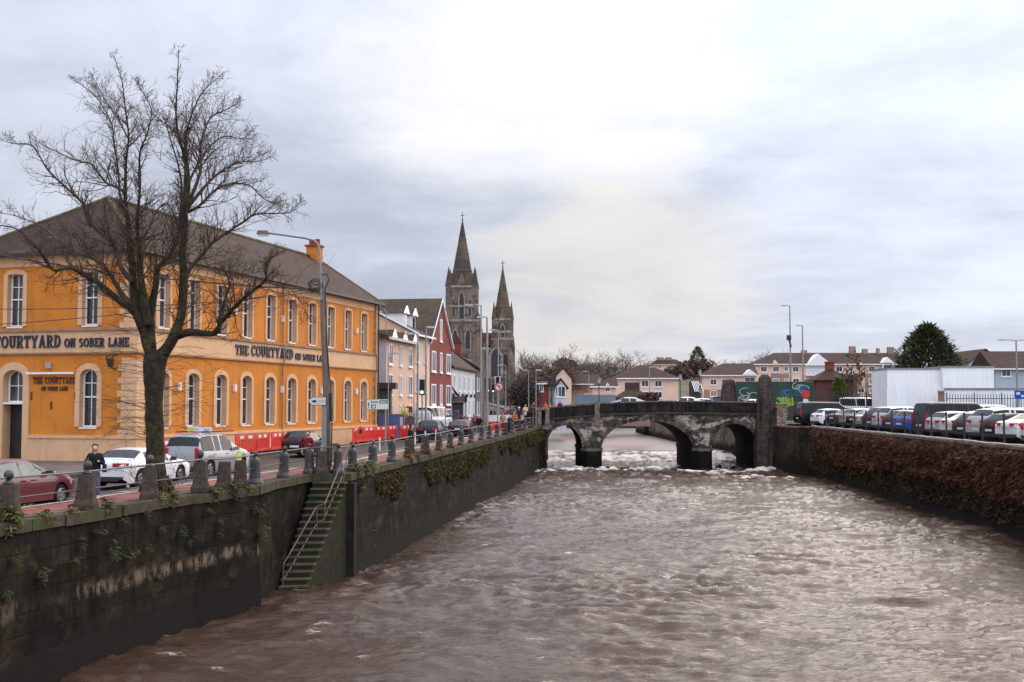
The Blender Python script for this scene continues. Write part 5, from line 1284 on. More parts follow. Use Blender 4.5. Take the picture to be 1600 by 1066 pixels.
l, a = road_at(327, 50.0); vn = car('mpv', 'silver people carrier with a roof sign and a yellow door panel', 'car', l, a, silver)
g = MB(); g.box((-0.75, 0, 1.96), (0.28, 1.05, 0.16)); g.build('roof_sign', mat('roof_sign_face', (0.55, 0.6, 0.7), 0.4), vn)
g = MB(); g.box((-0.75, 0.36, 1.965), (0.285, 0.32, 0.165)); g.build('roof_sign_end', mat('roof_sign_yellow', (0.6, 0.55, 0.1), 0.4), vn)
g = MB(); g.box((-0.3, -0.62, 1.86), (2.6, 0.05, 0.05)); g.box((-0.3, 0.62, 1.86), (2.6, 0.05, 0.05)); g.build('roof_rail', Mt['trimdark'], vn)
g = MB(); g.prism([(0.75, -0.936, 0.35), (1.15, -0.936, 0.35), (1.2, -0.936, 0.95), (0.95, -0.936, 1.0), (0.7, -0.936, 0.7)], (0, 0.02, 0)); g.build('door_panel', mat('yellow_green_panel', (0.5, 0.52, 0.06), 0.4), vn)
l, a = road_at(478, 66.0); car('hatch', 'black hatchback stopped beside the red barriers', 'car', l, a, blackp, tailz=0.95)
l, a = road_at(676, 88.0); car('suv', 'dark navy suv with a pale roof queuing beyond the blue hoarding', 'car', l, a+0.02, navyp)
l, a = road_at(722, 98.5); car('sedan', 'black saloon with red lights stopped ahead of the dark suv', 'car', l, a+0.03, blackp, scale=1.04)
l, a = road_at(727, 118.0); car('hatch', 'small red car at the front of the traffic queue', 'car', l, a, redp)
# --- cars on the bridge (crossing, seen over the parapet)
for px, lab, pm, kd, dz in ((977, 'silver saloon crossing the bridge, its roof showing over the parapet', lightsil, 'sedan', 0.55), (1067, 'white car crossing the middle of the bridge', whitep, 'sedan', 0.5), (1108, 'pale car on the bridge behind the white one', lightsil, 'hatch', 0.1), (1168, 'white car on the bridge beside the graffiti hoarding', whitep, 'hatch', 0.05)):
    x = xat(px, 133.5); car(kd, lab, 'car', (x, 133.5, bridge_top(x)+0.16+0.35*dz), math.pi if px != 1108 else 0, pm, group='cars crossing the bridge', scale=1.12)
# --- right bank car park
CPG = 'cars parked along the river fence'
rowc = [(64.5, 'hatch', creamw, 'cream hatchback with round red lights, nearest in the car park row', 1.24, True, 8),
        (68.8, 'sedan', whitep, 'white saloon with large red tail lights, next to the cream hatchback', 1.22, False, 12),
        (74.2, 'suv', lightsil, 'pale silver suv between two white saloons in the car park', 1.18, False, 14),
        (79.8, 'sedan', creamw, 'off white saloon with a slim dark red light, beside the dark van', 1.22, False, 14),
        (86.5, 'van', darkp, 'dark grey van with long side windows standing above the parked row', 1.2, False, 10),
        (95.6, 'hatch', darkp, 'dark grey hatchback just beyond the bright blue one', 1.2, False, 15),
        (102.4, 'suv', darkp, 'dark suv between two silver cars in the parked row', 1.18, False, 14),
        (109.0, 'sedan', blackp, 'black saloon in the far half of the parked row', 1.2, False, 14),
        (83.2, 'hatch', lightsil, 'pale silver hatchback in front of the dark van', 1.18, False, 13),
        (77.0, 'hatch', darkp, 'dark hatchback squeezed between pale cars near the right', 1.15, False, 13),
        (71.5, 'hatch', blackp, 'black hatchback second from the right end of the row', 1.15, False, 12),
        (92.5, 'hatch', bluep, 'bright blue hatchback, the only blue car in the row', 1.2, False, 16),
        (99.0, 'suv', lightsil, 'silver suv beside the bright blue hatchback', 1.2, False, 14),
        (106.0, 'sedan', silver, 'silver saloon between two silver and grey cars in the far row', 1.2, False, 14),
        (112.0, 'hatch', silver, 'pale blue grey hatchback in the far half of the row', 1.25, False, 14),
        (118.0, 'sedan', darkp, 'dark grey saloon next to the white car by the big black suv', 1.22, False, 14),
        (123.0, 'hatch', whitep, 'white hatchback with black roof beside the big black suv', 1.2, False, 14)]
for Y, kd, pm, lab, s_, rt, tw in rowc:
    s_ *= 1.09
    L = KINDS[kd][0]; x = np.interp(Y, [p.y for p in RW], [p.x for p in RW])+1.5+L*s_/2
    if Y > 119.5: x += 1.6
    car(kd, lab, 'car', (float(x), Y, 4.99), R(tw), pm, group=CPG, scale=s_, roundtail=rt)
car('van', 'large black people carrier nearest the bridge pylon', 'car', (34.6, 127.0, 4.99), R(8), blackp, group=CPG, scale=1.36)
for px, Y, kd, pm, lab, s_ in ((1545, 97, 'van', whitep, 'white van in the second row behind the dark van', 1.2), (1425, 112, 'suv', darkp, 'dark suv with a roof box in the second row', 1.2), (1388, 130, 'hatch', lightsil, 'silver hatchback in the second row by the fence', 1.2), (1620, 88, 'suv', whitep, 'white suv in the second row at the right edge', 1.25), (1335, 137, 'suv', darkp, 'dark suv in the far corner of the car park', 1.2)):
    car(kd, lab, 'car', (xat(px, Y), Y, 4.99), R(6), pm, group='cars in the second row of the car park', scale=s_)
car('van', 'white van with green side stripe parked beyond the palisade fence', 'van', (xat(1345, 158), 158, 5.4), 0.1, whitep, scale=1.5)

# car park fence
fl = resample(offset(RW, -0.32), 0.05); fence = thing('mesh_fence', 'wire mesh fence with dark posts along the edge of the car park', 'fence', (27.3, 61, 5.05))
fpx = [1289, 1303, 1317, 1334, 1352, 1371, 1392, 1412, 1433, 1454, 1477, 1505, 1533, 1567, 1607]
fp_ = [on_line(x, fl) for x in fpx]
for p in fp_:
    g = MB(); g.box((p.x-27.3, p.y-61, 0.9), (0.09, 0.09, 1.8)); g.build('post', Mt['gutter'], fence)
g = MB()
for p, q in zip(fp_, fp_[1:]):
    for z in (0.1, 0.55, 1.0, 1.45, 1.72): g.tube([(p.x-27.3, p.y-61, z), (q.x-27.3, q.y-61, z)], 0.009, 3, False)
    n = 10
    for k in range(1, n): r_ = p+(q-p)*k/n; g.tube([(r_.x-27.3, r_.y-61, 0.1), (r_.x-27.3, r_.y-61, 1.72)], 0.006, 3, False)
g.build('wire_mesh', Mt['gutter'], fence)
pp = thing('white_pipe', 'thin pale pipe laid along the top edge of the right river wall', 'pipe', (27, 61, 5.1)); g = MB()
pl_ = resample(offset(RW[1:4], 0.02), 1.2); g.tube([(p.x-27, p.y-61, 0.06+0.05*mnoise.noise(Vector((p.y*0.35, 0, 0)))) for p in pl_], 0.055, 6); g.build('pipe', mat('pale_pipe', (0.5, 0.45, 0.4), 0.5, 0.2), pp)

# ================================================================== PEOPLE
skin_m = mat('skin', (0.50, 0.30, 0.22), 0.6, 0.08)
hairs = {'dark': mat('dark_hair', (0.02, 0.014, 0.012), 0.7), 'white': mat('white_hair', (0.6, 0.57, 0.54), 0.8), 'blond': mat('fair_hair', (0.40, 0.25, 0.12), 0.7), 'brown': mat('brown_hair', (0.08, 0.04, 0.025), 0.7)}
cloth = {}
def cm_(name, c, c2=None):
    if name not in cloth: cloth[name] = mat(name, c, 0.85, 0.15, 12, c2=c2, c2lo=0.48, c2hi=0.52, c2scale=9) if c2 else mat(name, c, 0.85, 0.18, 8)
    return cloth[name]
def skin_obj(name, verts, edges, m, parent, sub=1):
    me = bpy.data.meshes.new(name); me.from_pydata([v[:3] for v in verts], edges, []); me.materials.append(m)
    o = bpy.data.objects.new(name, me); col.objects.link(o); o.parent = parent
    md = o.modifiers.new('skin', 'SKIN'); md.use_smooth_shade = True
    sv = me.skin_vertices[0].data
    for i, v in enumerate(verts): sv[i].radius = (v[3], v[4] if len(v) > 4 else v[3]); sv[i].use_root = (i == 0)
    if sub: o.modifiers.new('sub', 'SUBSURF').levels = sub; o.modifiers['sub'].render_levels = sub
    return o
def person(label, loc, ang, coat, legs, hair='dark', h=1.7, stride=0.18, bend=0.0, arms='down', long_coat=False, shoes=None, hairlen=0.12, hood=None, group=None, bag=None, hold=None):
    """faces local +x"""
    o = thing('person', label, 'person', loc, ang, group); k = h/1.72; o.scale = (k, k, k)
    b = bend
    def T(x, y, z):   # lean the upper body forward about the hips
        if z > 0.92: dz_ = z-0.92; return (x+dz_*math.sin(b), y, 0.92+dz_*math.cos(b))
        return (x, y, z)
    def v(x, y, z, r, r2=None): p = T(x, y, z); return (*p, r, r2 or r)
    sh, hp = 0.165, 0.095
    feet = {1: stride, -1: -stride}
    if arms == 'down': el = {s: (-0.03+0.05*s, s*0.265, 1.14) for s in (1, -1)}; ha = {s: (0.05+0.07*s, s*0.27, 0.90) for s in (1, -1)}
    elif arms == 'front': el = {s: (0.02, s*0.27, 1.12) for s in (1, -1)}; ha = {s: (0.26, s*0.10, 1.16) for s in (1, -1)}
    elif arms == 'rail': el = {s: (0.12, s*0.26, 1.18) for s in (1, -1)}; ha = {s: (0.36, s*0.2, 1.12) for s in (1, -1)}
    else: el = {1: (0.02, 0.27, 1.12), -1: (-0.02, -0.27, 1.14)}; ha = {1: (0.24, 0.08, 1.22), -1: (0.02, -0.29, 0.9)}
    # body: one continuous surface from the pelvis to head, hands and feet
    V = [v(0, 0, 0.95, .11, .09), v(0, 0, 1.15, .10, .085), v(0, 0, 1.33, .11, .08), v(0, 0, 1.45, .05), v(0.01, 0, 1.53, .05), v(0.025, 0, 1.60, .082, .092), v(0.02, 0, 1.67, .082, .095), v(0.01, 0, 1.72, .05)]
    E = [(0, 1), (1, 2), (2, 3), (3, 4), (4, 5), (5, 6), (6, 7)]
    V.append(v(0.130, 0, 1.60, .016)); E.append((5, len(V)-1))           # nose
    for s in (1, -1):
        V.append(v(0.02, s*0.105, 1.605, .016)); E.append((5, len(V)-1))  # ear
        i = len(V); hx_, hy_, hz_ = ha[s]; ex, ey, ez = el[s]
        V += [v(0, s*sh*.9, 1.385, .040), v(ex, ey, ez, .034), v(hx_, hy_, hz_, .028), v(hx_+0.03, hy_, hz_-0.07 if arms == 'down' else hz_, .034, .022)]
        E += [(2, i), (i, i+1), (i+1, i+2), (i+2, i+3)]
        for q in range(4):  # fingers
            V.append(v(hx_+0.045+0.004*q, hy_+(q-1.5)*0.018, (hz_-0.14+0.008*abs(q-1)) if arms == 'down' else hz_-0.02, .009)); E.append((i+3, len(V)-1))
            if arms != 'down': V[-1] = v(hx_+0.10-0.008*abs(q-1), hy_+(q-1.5)*0.018, hz_-0.02, .009)
        V.append(v(hx_+0.06, hy_-s*0.03, hz_-0.06 if arms == 'down' else hz_+0.03, .010)); E.append((i+2, len(V)-1))
    for s in (1, -1):
        f = feet[s]; i = len(V)
        V += [(0, s*hp, 0.86, .085, .085), (f*0.55+0.03, s*hp, 0.48, .06, .06), (f, s*hp, 0.09, .042, .042), (f+0.13, s*(hp+.02), 0.045, .04, .035)]
        E += [(0, i), (i, i+1), (i+1, i+2), (i+2, i+3)]
    skin_obj('body', V, E, skin_m, o)
    # trousers
    V = [(0, 0, 0.96, .15, .125), (0, 0, 0.90, .15, .12)]; E = [(0, 1)]
    for s in (1, -1):
        f = feet[s]; i = len(V); V += [(0, s*hp, 0.83, .10, .10), (f*0.55+0.03, s*hp, 0.48, .078, .078), (f, s*hp, 0.11, .07, .07)]; E += [(1, i), (i, i+1), (i+1, i+2)]
    skin_obj('trousers', V, E, legs, o)
    for s in (1, -1):
        f = feet[s]; skin_obj('shoe', [(f-0.05, s*hp, 0.055, .05, .05), (f+0.05, s*(hp+.01), 0.05, .052, .045), (f+0.16, s*(hp+.02), 0.042, .045, .036)], [(0, 1), (1, 2)], shoes or Mt['trimdark'], o)
    # coat with sleeves
    zb = 0.55 if long_coat else 0.86
    V = [v(0, 0, zb, .20, .16) if not long_coat else (0, 0, zb, .24, .20), v(0, 0, 1.02, .20, .155), v(0, 0, 1.18, .19, .15), v(0, 0, 1.34, .175, .14), v(0, 0, 1.49, .095, .095)]; E = [(0, 1), (1, 2), (2, 3), (3, 4)]
    for s in (1, -1):
        i = len(V); hx_, hy_, hz_ = ha[s]; ex, ey, ez = el[s]
        V += [v(0, s*sh, 1.39, .088), v(ex, ey, ez, .078), v(hx_*0.9+ex*0.1, hy_, hz_+(0.04 if arms == 'down' else 0), .064)]; E += [(3, i), (i, i+1), (i+1, i+2)]
    skin_obj('coat', V, E, coat, o)
    # hair as a cap with length at the back
    V = [v(0.012, 0, 1.748, .085), v(-0.012, 0, 1.705, .118, .116), v(-0.045, 0, 1.63, .10, .118), v(-0.065, 0, 1.59-hairlen, .06, .10)]
    if hood: V = [v(-0.01, 0, 1.76, .07), v(-0.015, 0, 1.69, .125, .125), v(-0.04, 0, 1.58, .125, .13), v(-0.05, 0, 1.46, .12, .13)]
    skin_obj('hood' if hood else 'hair', V, [(0, 1), (1, 2), (2, 3)], hood or hairs[hair], o)
    if not hood:
        for s in (1, -1): 
            g = MB(); p = T(0.110, s*0.034, 1.632); g.sphere(p, 0.0125, 6, 4); g.build('eye', Mt['trimdark'], o)
        g = MB(); p = T(0.108, 0, 1.565); g.box(p, (0.02, 0.05, 0.014)); g.build('mouth', mat('lips', (0.3, 0.1, 0.08)) if 'lips' not in bpy.data.materials else bpy.data.materials['lips'], o)
    if bag:
        g = MB(); g.box((0.0, 0.30, 0.98), (0.30, 0.12, 0.26), taper=0.85); g.tube([(-0.1, 0.29, 1.08), (0.0, 0.22, 1.44), (0.1, 0.29, 1.08)], 0.015, 5); g.build('shoulder_bag', bag, o)
    return o
def pground(px, py, Yg, dz=0.0): return (xat(px, Yg), Yg, Gz(Yg)+dz)
blk = cm_('black_wool', (0.014, 0.013, 0.014)); jeans = cm_('blue_grey_jeans', (0.075, 0.08, 0.10)); dk = cm_('dark_trousers', (0.022, 0.021, 0.023)); navy = cm_('navy_coat', (0.016, 0.022, 0.042))
cream = cm_('cream_wool', (0.55, 0.44, 0.33)); orangec = cm_('orange_fleece', (0.36, 0.11, 0.03)); plaid = cm_('red_plaid', (0.30, 0.02, 0.03), (0.03, 0.015, 0.02)); hiviso = cm_('orange_hi_vis', (0.8, 0.10, 0.02)); hivisy = cm_('yellow_hi_vis', (0.65, 0.75, 0.05)); maroonc = cm_('purple_coat', (0.10, 0.02, 0.07)); redc = cm_('red_brown_coat', (0.22, 0.05, 0.05)); olive = cm_('olive_coat', (0.05, 0.048, 0.03))
person('woman in black jacket and grey jeans with a brown shoulder bag, by the second bollard', pground(150, 0, 36.3), R(-65), blk, jeans, 'dark', 1.68, 0.16, 0.03, 'one', hairlen=0.28, shoes=Mt['white'], bag=cm_('brown_bag', (0.05, 0.022, 0.018)))
p_ = pground(482, 0, 50.4); person('person in a red plaid jacket walking past the utility pole', p_, R(-100), plaid, dk, 'brown', 1.72, 0.15, 0.02, 'down')
person('person in a black coat leaning by the railing between bollards', pground(641, 0, 63.2), R(-20), blk, dk, 'dark', 1.72, 0.06, 0.12, 'front', long_coat=True, shoes=Mt['trimdark'])
def pq(px, Y, *a_, dz=0.0, **k): return (xat(px, Y), Y, Gz(Y)+dz)
CR = 'pedestrians at the left end of the bridge'
person('fair haired person in a navy coat bending over the railing', pq(795, 103), R(60), navy, dk, 'blond', 1.7, 0.08, 0.35, 'rail', group=CR, hairlen=0.15)
person('broad person in an orange fleece standing behind the railing', pq(804, 109, dz=.1), R(-90), orangec, dk, 'dark', 1.78, 0.08, 0.08, 'front', group=CR)
person('white haired person in a dark coat at the bridge corner', pq(811, 113, dz=.5), R(-80), navy, dk, 'white', 1.75, 0.08, 0.02, 'down', group=CR)
person('woman in a long cream coat and scarf beside the balustrade', pq(821, 117, dz=.75), R(-110), cream, dk, 'brown', 1.7, 0.12, 0.0, 'front', group=CR, long_coat=True, hairlen=0.25)
person('person in a dark olive coat turned away beside the balustrade', pq(830, 122, dz=.75), R(70), olive, dk, 'dark', 1.75, 0.1, 0.0, 'down', group=CR)
person('person in grey at the back of the group by the bridge', pq(800, 119, dz=.6), R(-100), cm_('grey_wool', (0.09, 0.085, 0.085)), dk, 'brown', 1.72, 0.1, 0.0, 'down', group=CR)
person('person in a dark red hat and coat beside the lamp column', pq(834, 126, dz=.9), R(-70), cm_('dark_red_wool', (0.16, 0.02, 0.025)), dk, 'dark', 1.68, 0.1, 0.0, 'front', group=CR, hood=cm_('dark_red_wool', (0.16, 0.02, 0.025)))
person('person in a beige coat left of the bending one', pq(786, 107, dz=.15), R(-80), cm_('beige_wool', (0.3, 0.22, 0.15)), jeans, 'dark', 1.66, 0.12, 0.03, 'down', group=CR)
person('person in a red brown coat at the rear of the group', pq(789, 116, dz=.4), R(-60), redc, dk, 'brown', 1.7, 0.1, 0.0, 'down', group=CR)
person('person in black with a pale face walking by the traffic light poles', pq(749, 100), R(-95), blk, jeans, 'blond', 1.72, 0.15, 0.05, 'down')
person('person in a dark red jacket beside the black saloon', pq(741, 104), R(-60), redc, dk, 'dark', 1.72, 0.1, 0.05, 'front')
person('person in black with a white cap standing under the traffic lights', pq(770, 121, dz=.3), R(-90), blk, dk, 'white', 1.75, 0.06, 0.0, 'down')
person('worker in orange hi-vis clothing on the bridge by the traffic light', (xat(853, 132), 132, bridge_top(xat(853, 132))+0.25), R(-120), hiviso, hiviso, 'dark', 1.75, 0.1, 0.05, 'front')
person('shorter worker in orange hi-vis on the bridge, right of the other worker', (xat(866, 133), 133, bridge_top(xat(866, 133))+0.2), R(-60), hiviso, dk, 'brown', 1.62, 0.1, 0.1, 'down')
person('person in a purple coat on the bridge', (xat(875, 134), 134, bridge_top(xat(875, 134))+0.25), R(-90), maroonc, dk, 'dark', 1.78, 0.1, 0.0, 'down')
yel = cm_('white_hard_hat', (0.7, 0.7, 0.68))
person('construction worker in yellow hi-vis bending behind the blue hoarding', pq(629, 98, dz=.9), R(-40), hivisy, hiviso, 'dark', 1.75, 0.06, 0.5, 'front', hood=yel)
person('construction worker in orange and yellow standing high behind the blue hoarding', pq(613, 100, dz=1.3), R(-60), hiviso, hivisy, 'dark', 1.75, 0.06, 0.0, 'down', hood=cm_('yellow_hard_hat', (0.7, 0.6, 0.05)))
person('construction worker in orange behind the white bags', pq(676, 106, dz=.3), R(-90), hiviso, dk, 'dark', 1.75, 0.06, 0.1, 'front', hood=yel)
# ================================================================== STREET FURNITURE
def polething(name, label, cat, px, Y, z=None, group=None):
    zz = Gz(Y) if z is None else z
    return thing(name, label, cat, (xat(px, Y), Y, zz), 0, group)
# leaning utility pole with the lamp arm
UY = 48.9; ub_ = on_line(513, resample(offset(cpath, 0.75), 0.05)); UY = ub_.y
up_ = thing('utility_pole', 'leaning wooden utility pole with a curved lamp arm and looped cables beside the river stair', 'utility pole', (ub_.x, ub_.y, Gz(UY)))
def rel(p, o): return (p.x-o.location.x, p.y-o.location.y, p.z-o.location.z)
g = MB(); g.tube([(0, 0, -0.3), rel(at(511, 640, UY), up_), rel(at(507, 530, UY), up_), rel(at(503, 432, UY), up_)], [0.17, 0.155, 0.14, 0.125], 12); pole = g.build('pole', Mt['wood'], up_, smooth=True)
g = MB(); g.tube([rel(at(503, 470, UY), up_)[:1]+(-0.16,)+rel(at(503, 470, UY), up_)[2:]] + [rel(at(x, y, UY-0.15), up_) for x, y in ((501, 430), (499.5, 395), (497, 382), (491, 376), (478, 372.5), (440, 367), (418, 364))], 0.045, 8); g.build('lamp_arm', Mt['greypost'], up_)
g = MB(); c = rel(at(411, 363.5, UY-0.15), up_); g.box(c, (0.52, 0.24, 0.16), taper=0.8); lh = g.build('lamp_head', mat('old_lamp_housing', (0.12, 0.08, 0.06), 0.6), up_)
g = MB(); g.box((c[0], c[1], c[2]-0.11), (0.4, 0.18, 0.08), taper=1.1); g.build('lamp_bowl', Mt['lampglow'], lh)
g = MB(); g.box((-0.10, -0.20, 1.55), (0.20, 0.12, 3.0)); g.build('cable_duct', Mt['greypost'], up_)
g = MB(); g.tube([(0.2, -0.12, 0.3), rel(at(519, 640, UY-.1), up_), rel(at(511, 540, UY-.1), up_), rel(at(508, 450, UY-.1), up_), rel(at(514, 437, UY-.1), up_), rel(at(511, 428, UY-.1), up_), rel(at(503, 429, UY-.1), up_)], 0.028, 6)
for k in range(7):
    a0 = rnd.uniform(-0.4, 0.4); cx, cz = (rel(at(494, 446, UY), up_)[0], rel(at(494, 446, UY), up_)[2]); rr = rnd.uniform(0.12, 0.34)
    pts = [(cx+rr*math.cos(t_/10*6.28*0.85+a0*3)*1.2+rnd.uniform(-.03, .03), -0.15+a0*0.2, cz+rr*math.sin(t_/10*6.28*0.85+a0*3)+a0*0.4) for t_ in range(11)]; g.tube(pts, 0.014, 4)
g.build('looped_cable', Mt['cable'], up_)
g = MB(); g.tube([(0.17, -0.1, 2.2), (0.16, -0.1, 3.4)], 0.06, 6); g.build('sign_stub', Mt['black'], up_)
# pointing sign fixed to the pole
fs_ = thing('direction_sign', 'white arrow shaped sign with a dark border on the utility pole', 'sign', (ub_.x, ub_.y, Gz(UY)))
x0, z0 = rel(at(481, 627, UY-.3), fs_)[0], rel(at(481, 627, UY-.3), fs_)[2]; x1 = rel(at(510, 627, UY-.3), fs_)[0]
def arrow(k): hz_ = 0.18-k; return [(x1-k, -0.3, z0-hz_), (x1-k, -0.3, z0+hz_), (x0+0.16, -0.3, z0+hz_), (x0+k*1.4, -0.3, z0), (x0+0.16, -0.3, z0-hz_)]
g = MB(); g.prism(arrow(0), (0, 0.03, 0)); g.build('backing', Mt['black'], fs_); g = MB(); g.prism([(x, y-0.004, z) for x, y, z in arrow(0.022)], (0, 0.003, 0)); g.build('face', Mt['signwhite'], fs_)
g = MB(); cx = x0+0.26
g.prism([(cx-0.1, -0.31, z0-0.02), (cx-0.03, -0.31, z0+0.05), (cx+0.08, -0.31, z0+0.04), (cx+0.13, -0.31, z0-0.03), (cx+0.02, -0.31, z0-0.06)], (0, 0.002, 0))
g.build('emblem', Mt['black'], fs_)
g = MB()
for k in range(9): g.box((x0+0.46+k*0.036, -0.309, z0+0.035), (0.022, 0.002, 0.032)); g.box((x0+0.46+k*0.036, -0.309, z0-0.035), (0.022, 0.002, 0.028))
g.build('small_print', mat('grey_print', (0.3, 0.3, 0.3)), fs_)
# overhead cables
def cable(label, pts, Ys, r=0.016, group='overhead cables'):
    P = [at(x, y, Y) for (x, y), Y in zip(pts, Ys)]; o = thing('overhead_cable', label, 'cable', P[-1], 0, group); g = MB(); n = 24
    a, b = P[0], P[-1]; sag = (P[1]-(a+b)/2).z if len(P) > 2 else -0.2
    g.tube([(a+(b-a)*k/n)+Vector((0, 0, 4*sag*(k/n)*(1-k/n)))-P[-1] for k in range(n+1)], r, 5); g.build('wire', Mt['cable'], o)
cable('thick black cable sagging from the pole to the left edge, topmost of the cables', [(-70, 386), (240, 432), (501, 452)], [44, 46.5, UY], 0.03)
cable('thin cable from the pole crossing the pub wall, falling to the left', [(-70, 482), (215, 478), (501, 455)], [43, 46, UY])
cable('thin cable from the pole crossing just above the fascia of the pub', [(-70, 511), (215, 486), (501, 449)], [43, 46, UY])
cable('short thin cable across the gable beside the cathedral tower', [(705, 532), (720, 529), (752, 513)], [118, 112, 104], 0.02)

# big direction sign on a post
sx = on_line(603, resample(offset(Os, 3.0), 0.05)); dsg = thing('road_sign', 'white road sign with arrow and green panel on a grey post by the pub', 'sign', (sx.x, sx.y, Gz(sx.y)))
dY = sx.y
def ds(px, py, dy=-0.06): return rel(at(px, py, dY+dy), dsg)
g = MB(); g.tube([(0, 0, 0), (0, 0, ds(603, 623)[2])], 0.05, 8); g.build('post', Mt['greypost'], dsg)
a_, b_ = ds(572, 640.5), ds(608, 623.5)
g = MB(); g.box(((a_[0]+b_[0])/2, a_[1], (a_[2]+b_[2])/2), (b_[0]-a_[0], 0.03, b_[2]-a_[2])); g.build('backing', Mt['black'], dsg)
g = MB(); g.box(((a_[0]+b_[0])/2, a_[1]-0.018, (a_[2]+b_[2])/2), (b_[0]-a_[0]-0.06, 0.006, b_[2]-a_[2]-0.06)); g.build('face', Mt['signwhite'], dsg)
W_, H_ = b_[0]-a_[0], b_[2]-a_[2]
def sgn(u, v): return (a_[0]+u*W_, a_[1]-0.026, a_[2]+v*H_)
g = MB(); g.box(sgn(0.76, 0.74), (0.36*W_, 0.006, 0.30*H_)); g.build('green_panel', Mt['signgreen'], dsg)
g = MB(); fsn = lambda u, v, w: (a_[0]+u, a_[1]-0.030-w, a_[2]+v); text(g, [('N40', 0.11)], fsn, 0.63*W_, 0.64*H_, 0.002, 0.0, width=0.26*W_); g.build('white_lettering', Mt['signwhite'], dsg)
g = MB(); text(g, [('R608', 0.13)], lambda u, v, w: (a_[0]+u, a_[1]-0.022-w, a_[2]+v), 0.21*W_, 0.62*H_, 0.002, 0.0, width=0.33*W_)
g.prism([sgn(0.07, 0.45), sgn(0.15, 0.45), sgn(0.11, 0.72)], (0, 0.002, 0)); g.prism([sgn(0.095, 0.2), sgn(0.125, 0.2), sgn(0.125, 0.46), sgn(0.095, 0.46)], (0, 0.002, 0)); g.build('black_lettering', Mt['black'], dsg)
g = MB(); g.box(sgn(0.32, 0.30), (0.2*W_, 0.006, 0.34*H_)); g.build('brown_panel', mat('brown_sign', (0.10, 0.035, 0.02)), dsg); g = MB(); g.box(sgn(0.33, 0.30), (0.12*W_, 0.008, 0.2*H_)); g.build('pictogram', Mt['signwhite'], dsg)

# street lamps  (pole px, top py, arm end dx px, depth)
def lamp(label, px, top, arm, Y, z=None, m='steel', droop=-2, curved=False, r=0.075, group='street lamps', twin=False):
    o = polething('street_lamp', label, 'street lamp', px, Y, z, group); zt = zat(top, Y)-o.location.z; s = Y/1800
    g = MB(); g.tube([(0, 0, 0), (0, 0, zt*0.5), (0, 0, zt)], [r*1.3, r, r*0.7], 8); g.build('pole', Mt[m], o)
    for a in ([arm, -arm] if twin else [arm]):
        g = MB(); g.tube([(0, 0, zt-0.02), (a*s*0.5, 0, zt+(0.25 if curved else 0.05)), (a*s, 0, zt+0.05)], r*0.5, 6); g.build('arm', Mt[m], o)
        g = MB(); sg = 1 if a > 0 else -1; g.box((a*s+sg*0.25, 0, zt+0.03), (0.75, 0.26, 0.14), taper=0.7); g.build('lamp_head', Mt['steel'], o)
    return o
lamp('grey street lamp with its arm to the left, in front of the cream house', 652.5, 522, -9, 86)
lamp('taller grey street lamp in front of the red gable house', 665.5, 512, 2, 90)
lamp('tall street lamp with a long arm in front of the cathedral tower', 751.5, 477, -15, 104, r=0.09)
lamp('dark street lamp in front of the cathedral nave, right of the tall one', 761, 496, -6, 100, r=0.11)
lamp('street lamp in front of the smaller cathedral spire', 778.5, 516, -6, 128)
lamp('small street lamp below the smaller spire', 790, 571, -6, 150)
lamp('plain white lamp column at the left end of the bridge', 837.5, 579, 0.3, 126, r=0.06)
lamp('slender lamp column in front of the orange pub end', 603, 488, -8, 96, r=0.05, curved=True)
lamp('thin lamp column against the pink terrace', 606.5, 553, 5, 92, r=0.05)
lamp('wooden pole among the traffic lights', 754, 545, 0.3, 108, m='wood', r=0.15)
lamp('slim lamp column far behind the traffic island', 826, 579, -3, 170, r=0.06)
lamp('tall leaning lamp column with a camera, left of two lamps over the green hoarding', 1236, 478, -7, 160, 5.5, r=0.12)
lamp('shorter lamp column with a flat head, right of two lamps over the green hoarding', 1255.5, 509, -3, 158, 5.5, r=0.12)
lamp('twin armed lamp column at the right edge by the grey houses', 1590, 532, -20, 120, 5.1, r=0.11, twin=True)
lamp('slim lamp column in front of the small peach houses', 920, 581, -4, 180, 7, r=0.07)
lamp('thin lamp column before the left peach apartment block', 1015, 574, 0.3, 175, 7, r=0.07)
o = polething('lamp_camera', 'black security camera fixed halfway up the leaning lamp column', 'camera', 1234, 159.8, zat(528, 160)); g = MB(); g.box((0, 0, 0), (0.55, 0.4, 0.7)); g.tube([(0.05, 0, -0.3), (0.3, 0, -1.3)], 0.13, 6); g.build('housing', Mt['black'], o)
def lantern(label, px, top, base_z, Y):
    o = polething('lantern_post', label, 'lantern post', px, Y, base_z, 'black lantern posts by the bridge'); H = zat(top, Y)-base_z
    g = MB(); g.tube([(0, 0, 0), (0, 0, 0.4), (0, 0, H-0.7)], [0.13, 0.07, 0.05], 8); g.box((0, 0, H-0.85), (0.5, 0.05, 0.05)); g.build('post', Mt['iron'], o)
    g = MB(); g.lathe((0, 0, H-0.68), [(0.14, 0), (0.25, 0.5)], 6); g.build('lantern_glass', mat('lantern_pane', (0.4, 0.4, 0.38), 0.2) if 'lantern_pane' not in bpy.data.materials else bpy.data.materials['lantern_pane'], o)
    g = MB(); g.lathe((0, 0, H-0.18), [(0.29, 0), (0.05, 0.2), (0.02, 0.32)], 6); g.build('cap', Mt['iron'], o)
lantern('black lantern post on the far parapet in front of the blue hoarding', 936, 590, bridge_top(9.9)+0.9, 140.3)
lantern('black lantern post in the middle of the far parapet', 1063, 585, bridge_top(20)+0.9, 140.3)
lantern('black lantern post before the gap between the peach blocks', 1094, 578, 5.2, 150)
lantern('short lantern post by the bins at the bridge end', 1095, 606, 5.2, 144)

